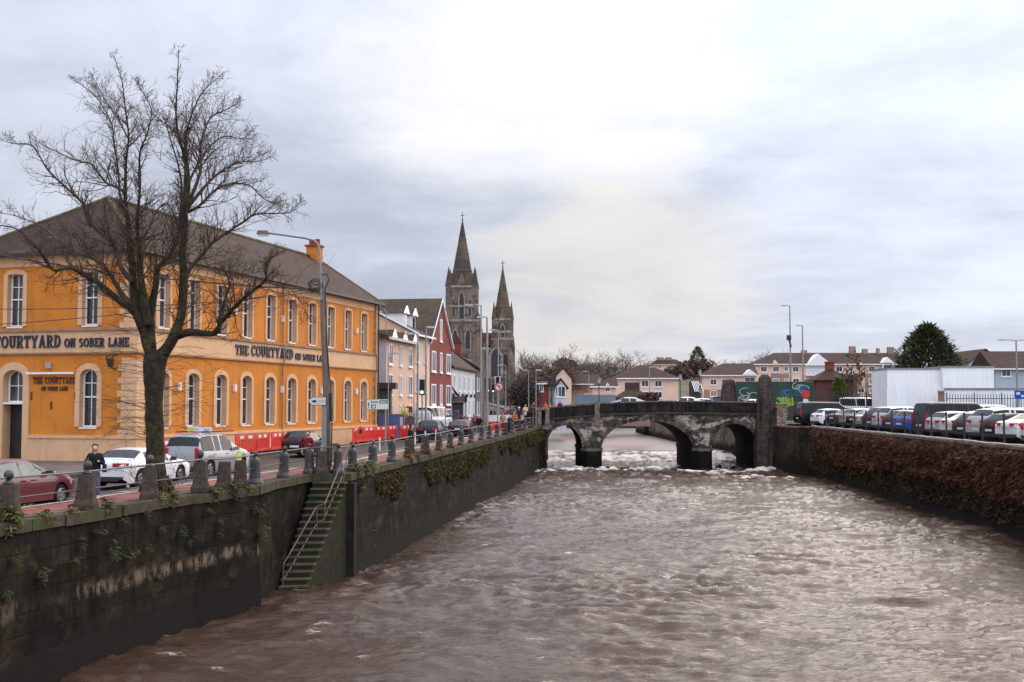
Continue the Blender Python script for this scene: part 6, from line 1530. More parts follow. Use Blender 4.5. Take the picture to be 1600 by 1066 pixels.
# traffic lights
def signal(label, px, ytop, ybot, Y, lit=True, zb=None, back=None, pm='greypost', face=1, single_pole=True):
    o = polething('traffic_light', label, 'traffic light', px, Y, zb, 'traffic lights at the bridge junction'); zt, zl = zat(ytop, Y)-o.location.z, zat(ybot, Y)-o.location.z; H = zt-zl
    if single_pole: g = MB(); g.tube([(0, 0.1, 0), (0, 0.1, zt*0.98)], 0.06, 8); g.build('pole', Mt[pm], o)
    w_ = H*0.34
    if back: g = MB(); g.box((0, 0.0, (zt+zl)/2), (w_*1.55, 0.04, H*1.08)); g.build('backing_board', Mt[back], o)
    g = MB(); g.box((0, -0.1, (zt+zl)/2), (w_, 0.2, H)); 
    for k in range(3):
        z = zl+H*(0.18+0.32*k)
        if face > 0: g.tube([(0, -0.2, z), (0, -0.36, z+0.03)], w_*0.38, 10, False)
        else: g.prism([(face*w_*0.5, -0.1, z+H*.13), (face*w_*1.6, -0.1, z+H*.08), (face*w_*0.5, -0.1, z-H*.02)], (0, 0.2, 0))
    h_ = g.build('signal_head', Mt['black'], o)
    if lit: g = MB(); g.lathe((0, 0, 0), [(w_*0.3, 0), (w_*0.3, 0.02)], 12); g.v = [(x, -0.215-z_, y+zl+H*0.18) for x, y, z_ in g.v]; g.build('green_lens', Mt['green_led'], h_)
    return o
signal('traffic light showing green, in front of the cream house', 659.5, 593, 617.5, 95)
signal('left of two small green traffic lights by the cathedral', 761.5, 592, 614.5, 111)
signal('right of two small green traffic lights by the cathedral', 770.5, 601, 614, 113)
signal('large traffic light with a white border above the no left turn sign', 777.5, 589, 606, 110, False, back='white')
signal('dark traffic light seen from the side at the bridge end, left one', 858.5, 593, 605, 131, False, zb=6.0, face=-1)
signal('dark traffic light seen from the side at the bridge end, right one', 865, 583, 606, 129.5, False, zb=6.0, face=-1)
signal('small black traffic light before the white house', 728, 617, 628, 112, False)
nl = polething('no_turn_sign', 'round no left turn sign with a red ring under the bordered traffic light', 'sign', 779.3, 109.6, zat(604.5, 109.6))
def ring(r0, r1, y, n=24):
    m_ = MB()
    for k in range(n):
        a, b = 2*math.pi*k/n, 2*math.pi*(k+1)/n; m_.prism([(r0*math.cos(a), y, r0*math.sin(a)), (r1*math.cos(a), y, r1*math.sin(a)), (r1*math.cos(b), y, r1*math.sin(b)), (r0*math.cos(b), y, r0*math.sin(b))], (0, 0.02, 0))
    return m_
ring(0.32, 0.42, -0.03).build('red_ring', Mt['redsign'], nl); g = MB(); g.prism([(0.34*math.cos(2*math.pi*k/20), 0, 0.34*math.sin(2*math.pi*k/20)) for k in range(20)], (0, 0.02, 0)); g.build('face', Mt['signwhite'], nl)
g = MB(); g.box((0.1, -0.01, -0.06), (0.07, 0.01, 0.3)); g.box((-0.02, -0.01, 0.09), (0.24, 0.01, 0.07)); g.prism([(-0.22, -0.012, 0.09), (-0.1, -0.012, 0.19), (-0.1, -0.012, -0.01)], (0, 0.01, 0)); g.build('arrow', Mt['black'], nl)
g = MB(); g.prism([(-0.26, -0.02, 0.21), (-0.21, -0.02, 0.26), (0.26, -0.02, -0.21), (0.21, -0.02, -0.26)], (0, 0.008, 0)); g.build('slash', Mt['redsign'], nl)
rs = polething('red_sign', 'round red sign with a white plate in the car park entrance', 'sign', 1259, 139, 5.0); zt_ = zat(616, 139)-5.0
g = MB(); g.tube([(0, 0.05, 0), (0, 0.05, zt_)], 0.05, 8); g.build('post', Mt['greypost'], rs)
g = MB(); n = 8; g.prism([(0.52*math.cos(2*math.pi*(k+.5)/n), 0, zt_+0.52*math.sin(2*math.pi*(k+.5)/n)) for k in range(n)], (0, 0.04, 0)); g.build('red_disc', Mt['redsign'], rs)
g = MB(); g.box((0, 0, zt_-0.8), (0.62, 0.03, 0.4)); g.build('white_plate', Mt['signwhite'], rs)
bs_ = polething('parking_sign', 'blue sign with white panels by the white wall at the right edge', 'sign', 1594, 118, 5.1); g = MB(); g.box((0, 0, zat(617, 118)-5.1), (1.1, 0.05, 0.85)); g.build('blue_face', mat('blue_sign', (0.02, 0.06, 0.35)), bs_)
g = MB(); g.box((-0.2, -0.03, zat(615, 118)-5.1), (0.4, 0.02, 0.25)); g.box((0.25, -0.03, zat(619, 118)-5.1), (0.3, 0.02, 0.2)); g.build('white_panel', Mt['signwhite'], bs_); g = MB(); g.tube([(0, 0.06, 0), (0, 0.06, 3)], 0.05, 6); g.build('post', Mt['greypost'], bs_)

# red barriers by the pub (one built, the rest copied)
def barrier_proto():
    o = thing('red_barrier', None, 'barrier', (0, 0, 0), 0, 'red plastic barriers by the pub'); g = MB()
    W_ = 2.0; H_ = 1.0
    g.bb(-W_/2, W_/2, -0.03, 0.03, H_-0.26, H_); g.bb(-W_/2, W_/2, -0.03, 0.03, 0.12, 0.26)
    for k in range(13): x = -W_/2+0.07+k*(W_-0.14)/12; g.bb(x-0.035, x+0.035, -0.025, 0.025, 0.26, H_-0.26)
    g.build('panel', Mt['red'], o); g = MB()
    for x in (-0.72, 0.72): g.box((x, 0, 0.06), (0.12, 0.6, 0.12))
    g.build('foot', Mt['black'], o); g = MB()
    for x in (-0.45, 0.3): g = MB(); g.bb(x-0.18, x+0.18, -0.036, -0.031, H_-0.2, H_-0.05); g.build('reflector', Mt['signwhite'], o)
    return o
bd = barrier_proto(); first = True
def pl_line(s, out): p = Vector((PX, PY))+PD*s; n = Vector((PD.y, -PD.x)); return p+n*out
BR = [(7.8, 2.0, 'right behind the silver people carrier'), (-1.0, 2.2, 'behind the woman and the white car'), (9.9, 1.9, 'end one beside the silver people carrier'), (12.0, 1.8, 'left of the black hatchback'), (14.1, 2.0, 'hidden partly by the black hatchback'),
      (24.0, 2.0, 'behind the orange diamond sign'), (26.1, 1.9, 'right of the orange diamond sign'), (28.2, 2.0, 'middle of the right hand run'), (30.2, 2.1, 'near the pub corner'), (32.0, 2.6, 'last before the blue hoarding')]
for s, out, lab in BR:
    o = bd if first else copy_tree(bd); first = False; p = pl_line(s, out); o.location = (p.x, p.y, Gz(p.y)+0.02); o.rotation_euler = (0, 0, PA+rnd.uniform(-0.15, 0.15)); o['label'] = 'slatted red plastic barrier with white reflectors, '+lab
    o.scale = (1.05, 1, 1.12)
p = pl_line(22.6, 2.7); ods = thing('roadwork_sign', 'orange diamond shaped roadwork sign in front of the red barriers', 'sign', (p.x, p.y, Gz(p.y)), 0.3)
g = MB(); g.prism([(-0.4, 0, 0.88), (0, 0, 0.48), (0.4, 0, 0.88), (0, 0, 1.28)], (0, 0.03, 0)); g.build('face', Mt['orangesign'], ods)
g = MB(); g.prism([(-0.12, -0.01, 0.78), (0.1, -0.01, 0.76), (0.14, -0.01, 0.95), (0.02, -0.01, 1.13), (-0.08, -0.01, 1.0)], (0, 0.008, 0)); g.build('symbol', Mt['black'], ods); g = MB(); g.tube([(-0.4, 0.1, 0), (0, 0.1, 1.0), (0.4, 0.1, 0)], 0.02, 5); g.build('stand', Mt['black'], ods)
# white temporary pole banded black beside the utility pole
# construction site: blue hoarding, bags, excavator, mesh panels, van, kiosk
def hoard(name, label, pxa, pxb, ytop, Ya, Yb, zb, m, cat='hoarding', th=0.12):
    a, b = Vector((xat(pxa, Ya), Ya)), Vector((xat(pxb, Yb), Yb)); d = b-a; o = thing(name, label, cat, (a.x, a.y, zb), math.atan2(d.y, d.x)); H = zat(ytop, (Ya+Yb)/2)-zb; L_ = d.length
    n = max(2, int(L_/2.4)); g = MB()
    for k in range(n): g.bb(L_*k/n+0.01, L_*(k+1)/n-0.01, 0, th, 0, H)
    g.build('panel', m, o); g = MB(); g.bb(-0.02, L_+0.02, -0.04, th+0.04, H, H+0.08); g.build('capping', Mt['greypost'], o); return o, L_, H
blue_m = mat('blue_hoarding', (0.11, 0.14, 0.32), 0.6, 0.12, 1.2, streak=(0.2, 0.22, 0.3), streak_amt=0.4)
o, L_, H_ = hoard('blue_hoarding', 'blue site hoarding at the end of the orange pub', 590, 632, 648.5, 92.5, 92, 4.5, blue_m)
g = MB(); g.box((L_-0.25, -0.02, H_-0.6), (0.22, 0.02, 0.9)); g.build('notice', Mt['signwhite'], o)
bagm = mat('white_bulk_bag', (0.5, 0.48, 0.46), 0.9, 0.3, 5, c2=(0.25, 0.23, 0.22), c2scale=6)
for k, (px, Y, z_, s_) in enumerate(((650, 101, 0, 1), (657, 100.5, 0, 1.1), (664, 101.5, 0, 1.0), (671, 102, 0, 0.95), (655, 101.5, 1.0, .9), (663, 102, 1.0, .95))):
    o = polething('bulk_bag', 'white bulk bag in the pile behind the dark suv, '+['front left of the bottom row', 'second of the bottom row', 'third of the bottom row', 'right end of the bottom row', 'left one on top', 'right one on top'][k], 'bag', px, Y, Gz(Y)+z_, 'white bulk bags on the building site')
    g = MB(); prof = [(0.40, 0), (0.52, 0.12), (0.56, 0.5), (0.52, 0.9), (0.36, 1.05)]; g.lathe((0, 0, 0), [(r*s_*1.15, z*s_*1.1) for r, z in prof], 9, rot=k); g.build('sack', bagm, o)
    g = MB()
    for a in range(4): g.tube([(0.35*math.cos(a*1.57), 0.35*math.sin(a*1.57), 1.1*s_), (0.2*math.cos(a*1.57+.4), 0.2*math.sin(a*1.57+.4), 1.3*s_), (0.35*math.cos(a*1.57+.8), 0.35*math.sin(a*1.57+.8), 1.1*s_)], 0.03, 4)
    g.build('loop', bagm, o)
ex = polething('excavator', 'small orange excavator with a dark cab behind the blue hoarding', 'excavator', 619, 101, 4.6)
yo = mat('orange_machine', (0.55, 0.13, 0.03), 0.5)
g = MB(); g.box((0, 0, 1.0), (2.0, 1.6, 0.7)); g.box((-0.6, 0, 2.0), (0.8, 1.2, 1.3), taper=0.9); g.build('cab', mat('dark_cab', (0.05, 0.07, 0.06), 0.3), ex)
g = MB(); g.box((0.5, 0, 1.6), (1.1, 1.5, 0.7)); g.tube([(-0.8, -0.3, 1.6), (-0.2, -0.3, 2.9), (1.2, -0.3, 2.5)], 0.14, 6); g.build('boom', yo, ex); g = MB(); g.box((0, 0.6, 0.3), (2.3, 0.4, 0.6)); g.box((0, -0.6, 0.3), (2.3, 0.4, 0.6)); g.build('track', Mt['trimdark'], ex)
g = MB(); g.box((1.3, -0.3, 2.3), (0.4, 0.5, 0.5), taper=0.6); g.build('bucket', Mt['trimdark'], ex)
car('van', 'white van parked in front of the red gable house', 'van', (xat(675, 108), 108, Gz(108)), PA, whitep, scale=1.25)
mt_ = thing('site_fence', 'grey mesh site fence panels in front of the cream house', 'fence', (xat(632, 97), 97, Gz(97))); g = MB(); m2 = MB()
for k in range(4):
    x = k*1.15; z1 = 2.2; g.tube([(x, 0, 0), (x, 0, z1), (x+1.1, 0.2, z1), (x+1.1, 0.2, 0)], 0.025, 5)
    for q in range(9): m2.tube([(x+1.1*q/9, .02*q, 0.1), (x+1.1*q/9, .02*q, z1)], 0.008, 3, False)
    for q in range(9): m2.tube([(x, 0, 0.1+q*.25), (x+1.1, .2, .1+q*.25)], 0.008, 3, False)
g.build('frame', Mt['steel'], mt_); m2.build('mesh', Mt['steel'], mt_)
wheel_o = polething('cable_drum', 'dark wooden cable drum standing on edge by the site fence', 'cable drum', 641, 99.5, Gz(99.5)); g = MB(); g.lathe((0, 0, 0), [(0.4, -0.3), (0.4, -0.22), (0.2, -0.2), (0.2, 0.2), (0.4, 0.22), (0.4, 0.3)], 18); g.v = [(x, z, y+0.4+0.9) for x, y, z in g.v]; g.build('drum', mat('drum_wood', (0.09, 0.075, 0.06), 0.9), wheel_o); g = MB(); g.box((0, 0, 0.45), (0.7, 0.6, 0.9)); g.build('cradle', Mt['steel'], wheel_o)
kp = polething('shop_porch', 'small blue shop front with flags between the red house and the white house', 'shop', 698, 121.5, Gz(121)); g = MB(); g.bb(-1.7, 1.7, 0, 2, 0, 2.6); g.build('front', mat('navy_shopfront', (0.035, 0.03, 0.07), 0.6), kp); g = MB(); g.bb(-2.0, 2.0, -0.25, 2, 2.6, 3.3); g.build('fascia', mat('grey_shop_fascia', (0.12, 0.11, 0.13)), kp); g = MB(); g.bb(-1.9, 1.9, -0.3, -0.26, 2.65, 2.75); g.build('trim', mat('gold_trim', (0.3, 0.2, 0.08)), kp)
g = MB(); g.tube([(1.0, -0.2, 3.2), (0.4, -0.9, 4.6)], 0.03, 5); fpole = g.build('flag_pole', Mt['white'], kp); g = MB(); g.prism([(0.95, -0.4, 3.4), (0.45, -0.9, 4.5), (1.1, -0.9, 3.7), (1.3, -0.6, 3.3)], (0.02, 0.02, 0)); g.build('flag', mat('red_flag', (0.4, 0.03, 0.05)), fpole)
tb = polething('corner_shed', 'dark green flat roofed kiosk squeezed between the orange pub and the pink terrace', 'kiosk', 594, 93.5, 4.5); g = MB(); g.bb(-0.3, 0.85, 0, 1.2, 0, 4.1); g.build('wall', mat('teal_paint', (0.03, 0.07, 0.075), 0.6), tb); g = MB(); g.bb(-0.4, 1.3, -0.5, 1.3, 4.1, 4.6); g.build('roof', Mt['gutter'], tb)
rb_ = thing('striped_barrier', 'red and white plastic barrier blocking the cycle lane at the bridge end', 'barrier', (xat(784, 112), 112, Gz(112)), 0.1); g = MB(); g.bb(-1.5, 1.5, -0.15, 0.15, 0, 0.9); g.build('red_base', Mt['red'], rb_); g = MB(); g.bb(-1.45, 1.45, -0.12, 0.12, 0.9, 1.5); g.build('white_top', Mt['plastic_w'], rb_)

# ================================================================== RIGHT BANK BUILDINGS
peachw = mat('peach_apartment_render', (0.70, 0.48, 0.36), 0.85, 0.06, 0.3); brickl = mat('brown_brick_panel', (0.30, 0.19, 0.15), 0.85, 0.15, 0.6, courses=0.3)
def block(name, label, px0, px1, Y, eave, ridge, depth, zb, rows, cols, wm=peachw, lower=None, hips=(True, True), rm='brownroof', ww=1.5, wh=1.35, ang=0.0, cat='building'):
    a = xat(px0, Y); b = xat(px1, Y); L_ = (b-a)/math.cos(ang); o = thing(name, label, cat, (a, Y, zb), ang); ez, rz = zat(eave, Y)-zb, zat(ridge, Y+depth/2)-zb
    g = MB(); boxwalls(g, 0, L_, 0, depth, -4, ez); g.build('wall', wm, o); g = MB(); hipbox(g, 0, L_, 0, depth, ez, rz, *hips, 0.5); ro = g.build('roof', Mt[rm] if isinstance(rm, str) else rm, o)
    g = MB(); g.bb(-0.55, L_+0.55, -0.66, -0.5, ez-0.2, ez+0.02); g.build('gutter', Mt['white'], o)
    wins = []
    for r_ in rows:
        zc_ = zat(r_, Y)-zb
        for c in cols: wins.append((xat(c, Y)-a, zc_-wh/2, ww, wh))
    winset(o, ff, wins, 0.14, gm='glass')
    if lower:
        z1 = zat(lower[0], Y)-zb
        for p0, p1 in lower[1]: g = MB(); fbox(g, ff, xat(p0, Y)-a, xat(p1, Y)-a, -4, z1, 0.0, 0.05); g.build('brick_panel', brickl, o)
    def loc(px, py): return (xat(px, Y)-a, zat(py, Y)-zb)
    return o, loc, ro
A, loc, ro = block('apartment_block', 'long peach apartment block with a brown roof and a large white pediment', 1181, 1412, 262, 569, 551.5, 11, 8, (577, 596), (1194, 1213, 1244, 1312, 1363), lower=(584, ((1205, 1233), (1325, 1340), (1352, 1376))), hips=(True, False))
for px, w_ in ((1229, 1.0), (1329, 1.0)): winset(A, ff, [(loc(px, 577)[0], loc(px, 577)[1]-.5, w_, 1.1), (loc(px, 596)[0], loc(px, 596)[1]-.5, w_, 1.1)], 0.14)
winset(A, ff, [(loc(x, 611)[0], loc(x, 611)[1]-.5, 1.5, 1.1) for x in (1328, 1346, 1363)], 0.14)
g = MB(); x0, x1, xc = loc(1258, 571)[0], loc(1300, 571)[0], loc(1278, 571)[0]; g.prism([(x0, -1.2, loc(0, 571.5)[1]), (x1, -1.2, loc(0, 571.5)[1]), (xc, -1.2, loc(0, 553)[1])], (0, 4, 0)); g.build('pediment', Mt['white'], ro)
g = MB(); fbox(g, ff, loc(1259, 0)[0], loc(1297, 0)[0], loc(0, 586)[1]-0.2, loc(0, 586)[1], 0, 1.2)
for k in range(16): u = loc(1259, 0)[0]+k*(loc(1297, 0)[0]-loc(1259, 0)[0])/15; fbox(g, ff, u-0.04, u+0.04, loc(0, 586)[1], loc(0, 578)[1], 1.1, 1.16)
fbox(g, ff, loc(1259, 0)[0], loc(1297, 0)[0], loc(0, 578)[1], loc(0, 577.3)[1], 1.08, 1.2); fbox(g, ff, loc(1259, 0)[0], loc(1297, 0)[0], loc(0, 585.9)[1], loc(0, 572)[1], 0.0, 0.06); g.build('balcony', Mt['white'], A)
for px, s_ in ((1212, 9), (1344, 10)):
    x0, x1 = loc(px-s_/2-1, 0)[0], loc(px+s_/2+1, 0)[0]; g = MB(); g.prism([(x0, -0.3, loc(0, 570)[1]), (x1, -0.3, loc(0, 570)[1]), ((x0+x1)/2, -0.3, loc(0, 563)[1])], (0, 3, 0)); g.build('gablet', peachw, ro)
x0, x1 = loc(1376, 0)[0], loc(1397, 0)[0]; g = MB(); g.prism([(x0, -0.8, loc(0, 567.5)[1]), (x1, -0.8, loc(0, 567.5)[1]), ((x0+x1)/2, -0.8, loc(0, 558.5)[1])], (0, 3, 0)); g.build('gablet', Mt['white'], ro)
g = MB()
for u in (x0+0.4, x1-0.4): fbox(g, ff, u-0.1, u+0.1, -3, loc(0, 568)[1], 0.0, 1.0)
for p in (583, 600): fbox(g, ff, x0, x1, loc(0, p)[1]-.15, loc(0, p)[1], 0, 1.0)
g.build('balcony', Mt['white'], A); g = MB(); fbox(g, ff, x0+.6, x1-.6, -3, loc(0, 569)[1], 0.0, 0.08); g.build('stair_glass', Mt['glass'], A)
for px, p0, p1, w_ in ((1344, 541, 549, 1.2), (1267, 547, 551, 1.1), (1364, 545, 550, 1.0), (1385, 544, 549, 0.5), (1405, 542, 550, 1.2)):
    g = MB(); zz = (loc(0, p0)[1]*1.0, 12.0); g.bb(loc(px, 0)[0]-w_*0.55, loc(px, 0)[0]+w_*0.55, 4.9, 6.0, loc(0, 556)[1], loc(0, p0)[1]+0.2); g.build('chimney', brickl, ro)
A2, loc, ro = block('apartment_block', 'lower peach apartment block left of the long one, with a small white pediment', 1098, 1182, 250, 586.5, 568, 11, 8, (597, 615), (1115, 1133), lower=(609, ((1100, 1140),)), hips=(True, False))
x0, x1 = loc(1160, 0)[0], loc(1183, 0)[0]; g = MB(); g.prism([(x0, -0.8, loc(0, 586)[1]), (x1, -0.8, loc(0, 586)[1]), ((x0+x1)/2, -0.8, loc(0, 577.5)[1])], (0, 3, 0)); g.build('pediment', Mt['white'], ro); winset(A2, ff, [(loc(1172, 594)[0], loc(0, 598)[1], 2.4, 1.2)], 0.14)
A3, loc, ro = block('apartment_block', 'pale peach block behind the middle of the bridge with two windows per floor', 961, 1060, 225, 591, 571, 10, 8, (599.5, 617), (1008, 1029), hips=(True, True))
H1, loc, ro = block('peach_house', 'small peach house with a gablet window left of the pale peach block', 926, 962, 210, 604, 589, 8, 7, (608,), (949.5,), hips=(True, False), ww=1.0, wh=1.1)
g = MB(); x0, x1 = loc(944, 0)[0], loc(955, 0)[0]; g.prism([(x0, -0.25, loc(0, 606)[1]), (x1, -0.25, loc(0, 606)[1]), ((x0+x1)/2, -0.25, loc(0, 598)[1])], (0, 2, 0)); g.build('gablet', peachw, ro)
def gable_house(name, label, px0, px1, Y, eave, apex, depth, zb, wm, win, rm='brownroof'):
    a, b = xat(px0, Y), xat(px1, Y); o = thing(name, label, 'building', (a, Y, zb)); L_ = b-a; ez, az = zat(eave, Y)-zb, zat(apex, Y)-zb
    g = MB(); g.prism([(0, 0, -4), (L_, 0, -4), (L_, 0, ez), (L_/2, 0, az), (0, 0, ez)], (0, depth, 0)); g.build('wall', wm, o)
    g = MB()
    for s0, s1 in ((-0.4, L_/2), (L_+0.4, L_/2)): g.prism([(s0, -0.35, ez-0.25), (s1, -0.35, az+0.18), (s1, -0.35, az+0.38), (s0, -0.35, ez-0.05)], (0, depth+0.6, 0))
    g.build('roof', Mt[rm], o); winset(o, ff, [(xat(c, Y)-a, zat(r_, Y)-zb-hh/2, ww_, hh) for c, r_, ww_, hh in win], 0.1); return o
gable_house('white_house', 'small white gabled house with dark roof beside the traffic lights', 868, 885, 190, 606, 594, 14, 7, mat('white_house_render', (0.5, 0.5, 0.53)), [(877, 612, 1.4, 1.8), (870.5, 612, 0.6, 1.6)])
gable_house('peach_gable_house', 'peach gabled house with a chimney behind the small white house', 866, 893, 225, 592, 576, 12, 8, peachw, [], 'brownroof')
B1, loc, ro = block('brick_terrace', 'low red brown terrace roof behind the small houses, left of the peach block', 882, 935, 240, 600, 585, 9, 8, (), (), wm=brickl, hips=(False, False))
B2, loc, ro = block('brick_house', 'small red brick house behind the white lamp column', 842, 858, 200, 599, 596, 8, 6, (606,), (846,), wm=brick_m, hips=(True, True), ww=0.8)
def kiosk(name, label, pxc, w_, Y, eave, apex, zb, wm, rm, chim=True):
    o = thing(name, label, 'building', (xat(pxc, Y), Y, zb)); ez, az = zat(eave, Y)-zb, zat(apex, Y)-zb; g = MB(); g.bb(-w_/2, w_/2, -w_/2, w_/2, -1, ez); g.build('wall', wm, o)
    g = MB(); k = w_/2+0.35; g.lathe((0, 0, 0), [(k*1.414, ez-0.1), (k*1.414, ez), (0.55, az)], 4, rot=math.pi/4); ro = g.build('roof', Mt[rm] if isinstance(rm, str) else rm, o)
    if chim: g = MB(); g.bb(-0.55, 0.55, -0.4, 0.4, az-0.4, az+1.0); ch = g.build('chimney', brick_m, ro); g = MB(); g.bb(-0.65, 0.65, -0.5, 0.5, az+1.0, az+1.15); g.build('chimney_cap', Mt['chim'], ch)
    return o
o = kiosk('brick_pavilion', 'small square brick pavilion with a pyramid slate roof and brick chimney among the parked cars', 1297, 5.1, 162, 594.5, 578, 5.2, mat('dark_red_brick', (0.14, 0.055, 0.045), 0.9, 0.2, 2, courses=0.25), 'slate')
o = kiosk('brick_pavilion', 'low square pavilion with a brown pyramid roof seen just above the bridge parapet', 988, 4.6, 168, 622, 606, 5.2, brickl, 'brownroof', False); g = MB(); g.bb(-1.0, 1.0, -0.8, 0.8, zat(611, 168)-5.2, zat(598, 168)-5.2); g.build('chimney', mat('dark_chimney_brick', (0.07, 0.045, 0.04), 0.9), o)
green_m = mat('green_hoarding', (0.030, 0.062, 0.045), 0.7, 0.15, 0.6)
o, L_, H_ = hoard('green_hoarding', 'green hoarding covered with white graffiti between the two pylons and beyond', 1150, 1271, 597, 152, 152, 5.2, green_m)
gw = mat('white_spray_paint', (0.36, 0.38, 0.36), 0.7); gy = mat('yellow_green_spray_paint', (0.30, 0.38, 0.06), 0.7); gb = mat('blue_spray_paint', (0.05, 0.15, 0.35), 0.7); gr_ = random.Random(21)
for nm, m_, px0, px1, py0, py1, n in (('white_graffiti', gw, 1156, 1186, 607, 628, 9), ('yellow_graffiti', gy, 1214, 1238, 620, 634, 8), ('blue_graffiti', gb, 1215, 1262, 608, 620, 8), ('white_graffiti', gw, 1240, 1262, 598, 612, 5)):
    g = MB()
    for k in range(n):
        cx = xat(gr_.uniform(px0+3, px1-3), 152)-o.location.x; czz = zat(gr_.uniform(py0+3, py1-3), 152)-5.2; rr = gr_.uniform(0.25, 0.7); a0 = gr_.uniform(0, 6)
        g.tube([(cx+rr*math.cos(a0+t*0.55)*(1+.2*gr_.random()), -0.03, czz+rr*math.sin(a0+t*0.55)*0.8) for t in range(gr_.randint(5, 11))], 0.05 if nm != 'yellow_graffiti' else 0.14, 4)
    g.v = [(x, max(-0.05, min(y, -0.005)), z) for x, y, z in g.v]; g.build(nm, m_, o)
o, L_, H_ = hoard('grey_hoarding', 'long grey blue hoarding beyond the bridge with a pale heap behind it', 896, 962, 618, 160, 160, 5.3, mat('grey_blue_hoarding', (0.16, 0.20, 0.235), 0.7, 0.1, 0.6))
hp_ = polething('rubble_heap', 'pale brown heap of rubble behind the grey blue hoarding', 'heap', 915, 164, 5.2); g = MB(); rrr = random.Random(2)
for k in range(60):
    x = rrr.uniform(-2.6, 2.6); hh = 4.2*(1-(abs(x)/3.2)**1.5); g.box((x, rrr.uniform(-1, 1), rrr.uniform(0.3, 0.9)*hh), (rrr.uniform(.5, 1.1), rrr.uniform(.5, 1), rrr.uniform(.3, .7)), rz=rrr.uniform(0, 3), taper=0.6)
g.build('rubble', mat('pale_rubble', (0.30, 0.23, 0.15), 0.9, 0.3, 3), hp_)
gf = mat('dark_palisade', (0.03, 0.04, 0.036), 0.6)
def palisade(label, px0, px1, top, Y, zb, m, step=0.28, base=True, r=0.03):
    a, b = xat(px0, Y), xat(px1, Y); o = thing('palisade_fence', label, 'fence', (a, Y, zb)); H = zat(top, Y)-zb; g = MB(); x = 0
    while x < b-a: g.box((x, 0, H/2), (r*2, 0.03, H)); x += step
    g.build('pale', m, o); g = MB(); g.bb(0, b-a, 0.016, 0.06, H*0.85, H*0.85+0.07); g.bb(0, b-a, 0.016, 0.06, 0.3, 0.37); g.build('rail', m, o); g = MB()
    for k in range(int((b-a)/3)+1): g.box((k*3.0, 0.09, H*0.52), (0.1, 0.06, H*1.04))
    g.build('post', m, o)
palisade('dark green palisade fence behind the car park in front of the pavilion', 1205, 1392, 613, 145, 5.0, gf)
white_m = mat('white_cladding', (0.80, 0.80, 0.80), 0.6, 0.05, 0.5, streak=(0.4, 0.37, 0.35), streak_amt=0.35)
def slab(name, label, px0, px1, top, bot, Y, depth, m, cat='building', ribs=True, rw_=0.03):
    a, b = xat(px0, Y), xat(px1, Y); z0, z1 = zat(bot, Y), zat(top, Y); o = thing(name, label, cat, (a, Y, z0)); g = MB(); g.bb(0, b-a, 0, depth, 0, z1-z0)
    if ribs:
        n = int((b-a)/0.45)
        for k in range(n): x = (k+.5)*(b-a)/n; g.bb(x-0.05, x+0.05, -rw_, 0, 0.1, z1-z0-0.12)
    g.build('cladding', m, o); g = MB(); g.bb(-0.06, b-a+0.06, -0.12, depth+0.05, z1-z0, z1-z0+0.18); g.build('roof_edge', Mt['greypost'], o); return o, b-a, z1-z0
slab('white_container', 'long white site cabin stack behind the car park, left half', 1387, 1473, 577.5, 650, 138, 6, white_m, ribs=False)
slab('white_container', 'ribbed white site cabin stack behind the car park, right half', 1474, 1554, 574.5, 650, 137, 6, white_m)
palisade('white palisade fence in front of the left white cabins', 1387, 1470, 610, 131, 5.0, white_m, 0.2, r=0.07)
slab('white_wall', 'low white wall at the right side of the car park', 1478, 1640, 609, 650, 128, 0.4, white_m, 'wall', False)
palisade('thin dark railings in front of the low white wall', 1480, 1640, 616, 126, 5.0, gf, 0.3)
slab('brick_pier', 'short brick pier between the white fence and the low white wall', 1470, 1484, 613, 650, 129, 0.8, brickl, 'wall', False)
greyh = mat('grey_blue_house_render', (0.40, 0.44, 0.50), 0.85, 0.06, 0.4)
block('grey_house', 'pale blue grey house with a brown roof at the right edge', 1556, 1700, 180, 576, 549, 9, 7, (582,), (1573, 1640), wm=greyh, hips=(False, True))
gable_house('brown_roof_house', 'house end with a steep brown roof between the dark conifer and the grey house', 1503, 1580, 215, 578, 548, 12, 8, greyh, [], 'brownroof')
slab('flat_roof_building', 'distant pale flat roofed building behind the brown roofs', 1500, 1550, 551, 590, 330, 10, cream_m)
A4, loc, ro = block('hill_house', 'house with chimneys on the hill top above the bridge', 1016, 1072, 560, 570, 561.5, 9, 20, (573,), (1032, 1050), wm=cream_m, hips=(True, True), rm='slate')
for px in (1034, 1047): g = MB(); g.bb(loc(px, 0)[0]-1.6, loc(px, 0)[0]+1.6, 3.5, 5.5, loc(0, 566)[1], loc(0, 558)[1]); g.build('chimney', brickl, ro)
cn = thing('striped_canopy', 'black and white striped canopy beside the pale peach block', 'canopy', (xat(1088, 215), 215, 8)); g = MB(); z0, z1 = zat(612, 215)-8, zat(596, 215)-8
g.bb(-0.9, 0.9, 0, 3, z0-3, z1); g.build('wall', mat('dark_canopy_wall', (0.05, 0.045, 0.04)), cn); g = MB()
for k in range(6): g.prism([(-0.9+k*0.3, -0.05, z1), (-0.75+k*0.3, -0.05, z1), (-0.25+k*0.3, -0.9, z0), (-0.4+k*0.3, -0.9, z0)], (0, 0.05, 0.02))
g.build('stripe', Mt['white'], cn)
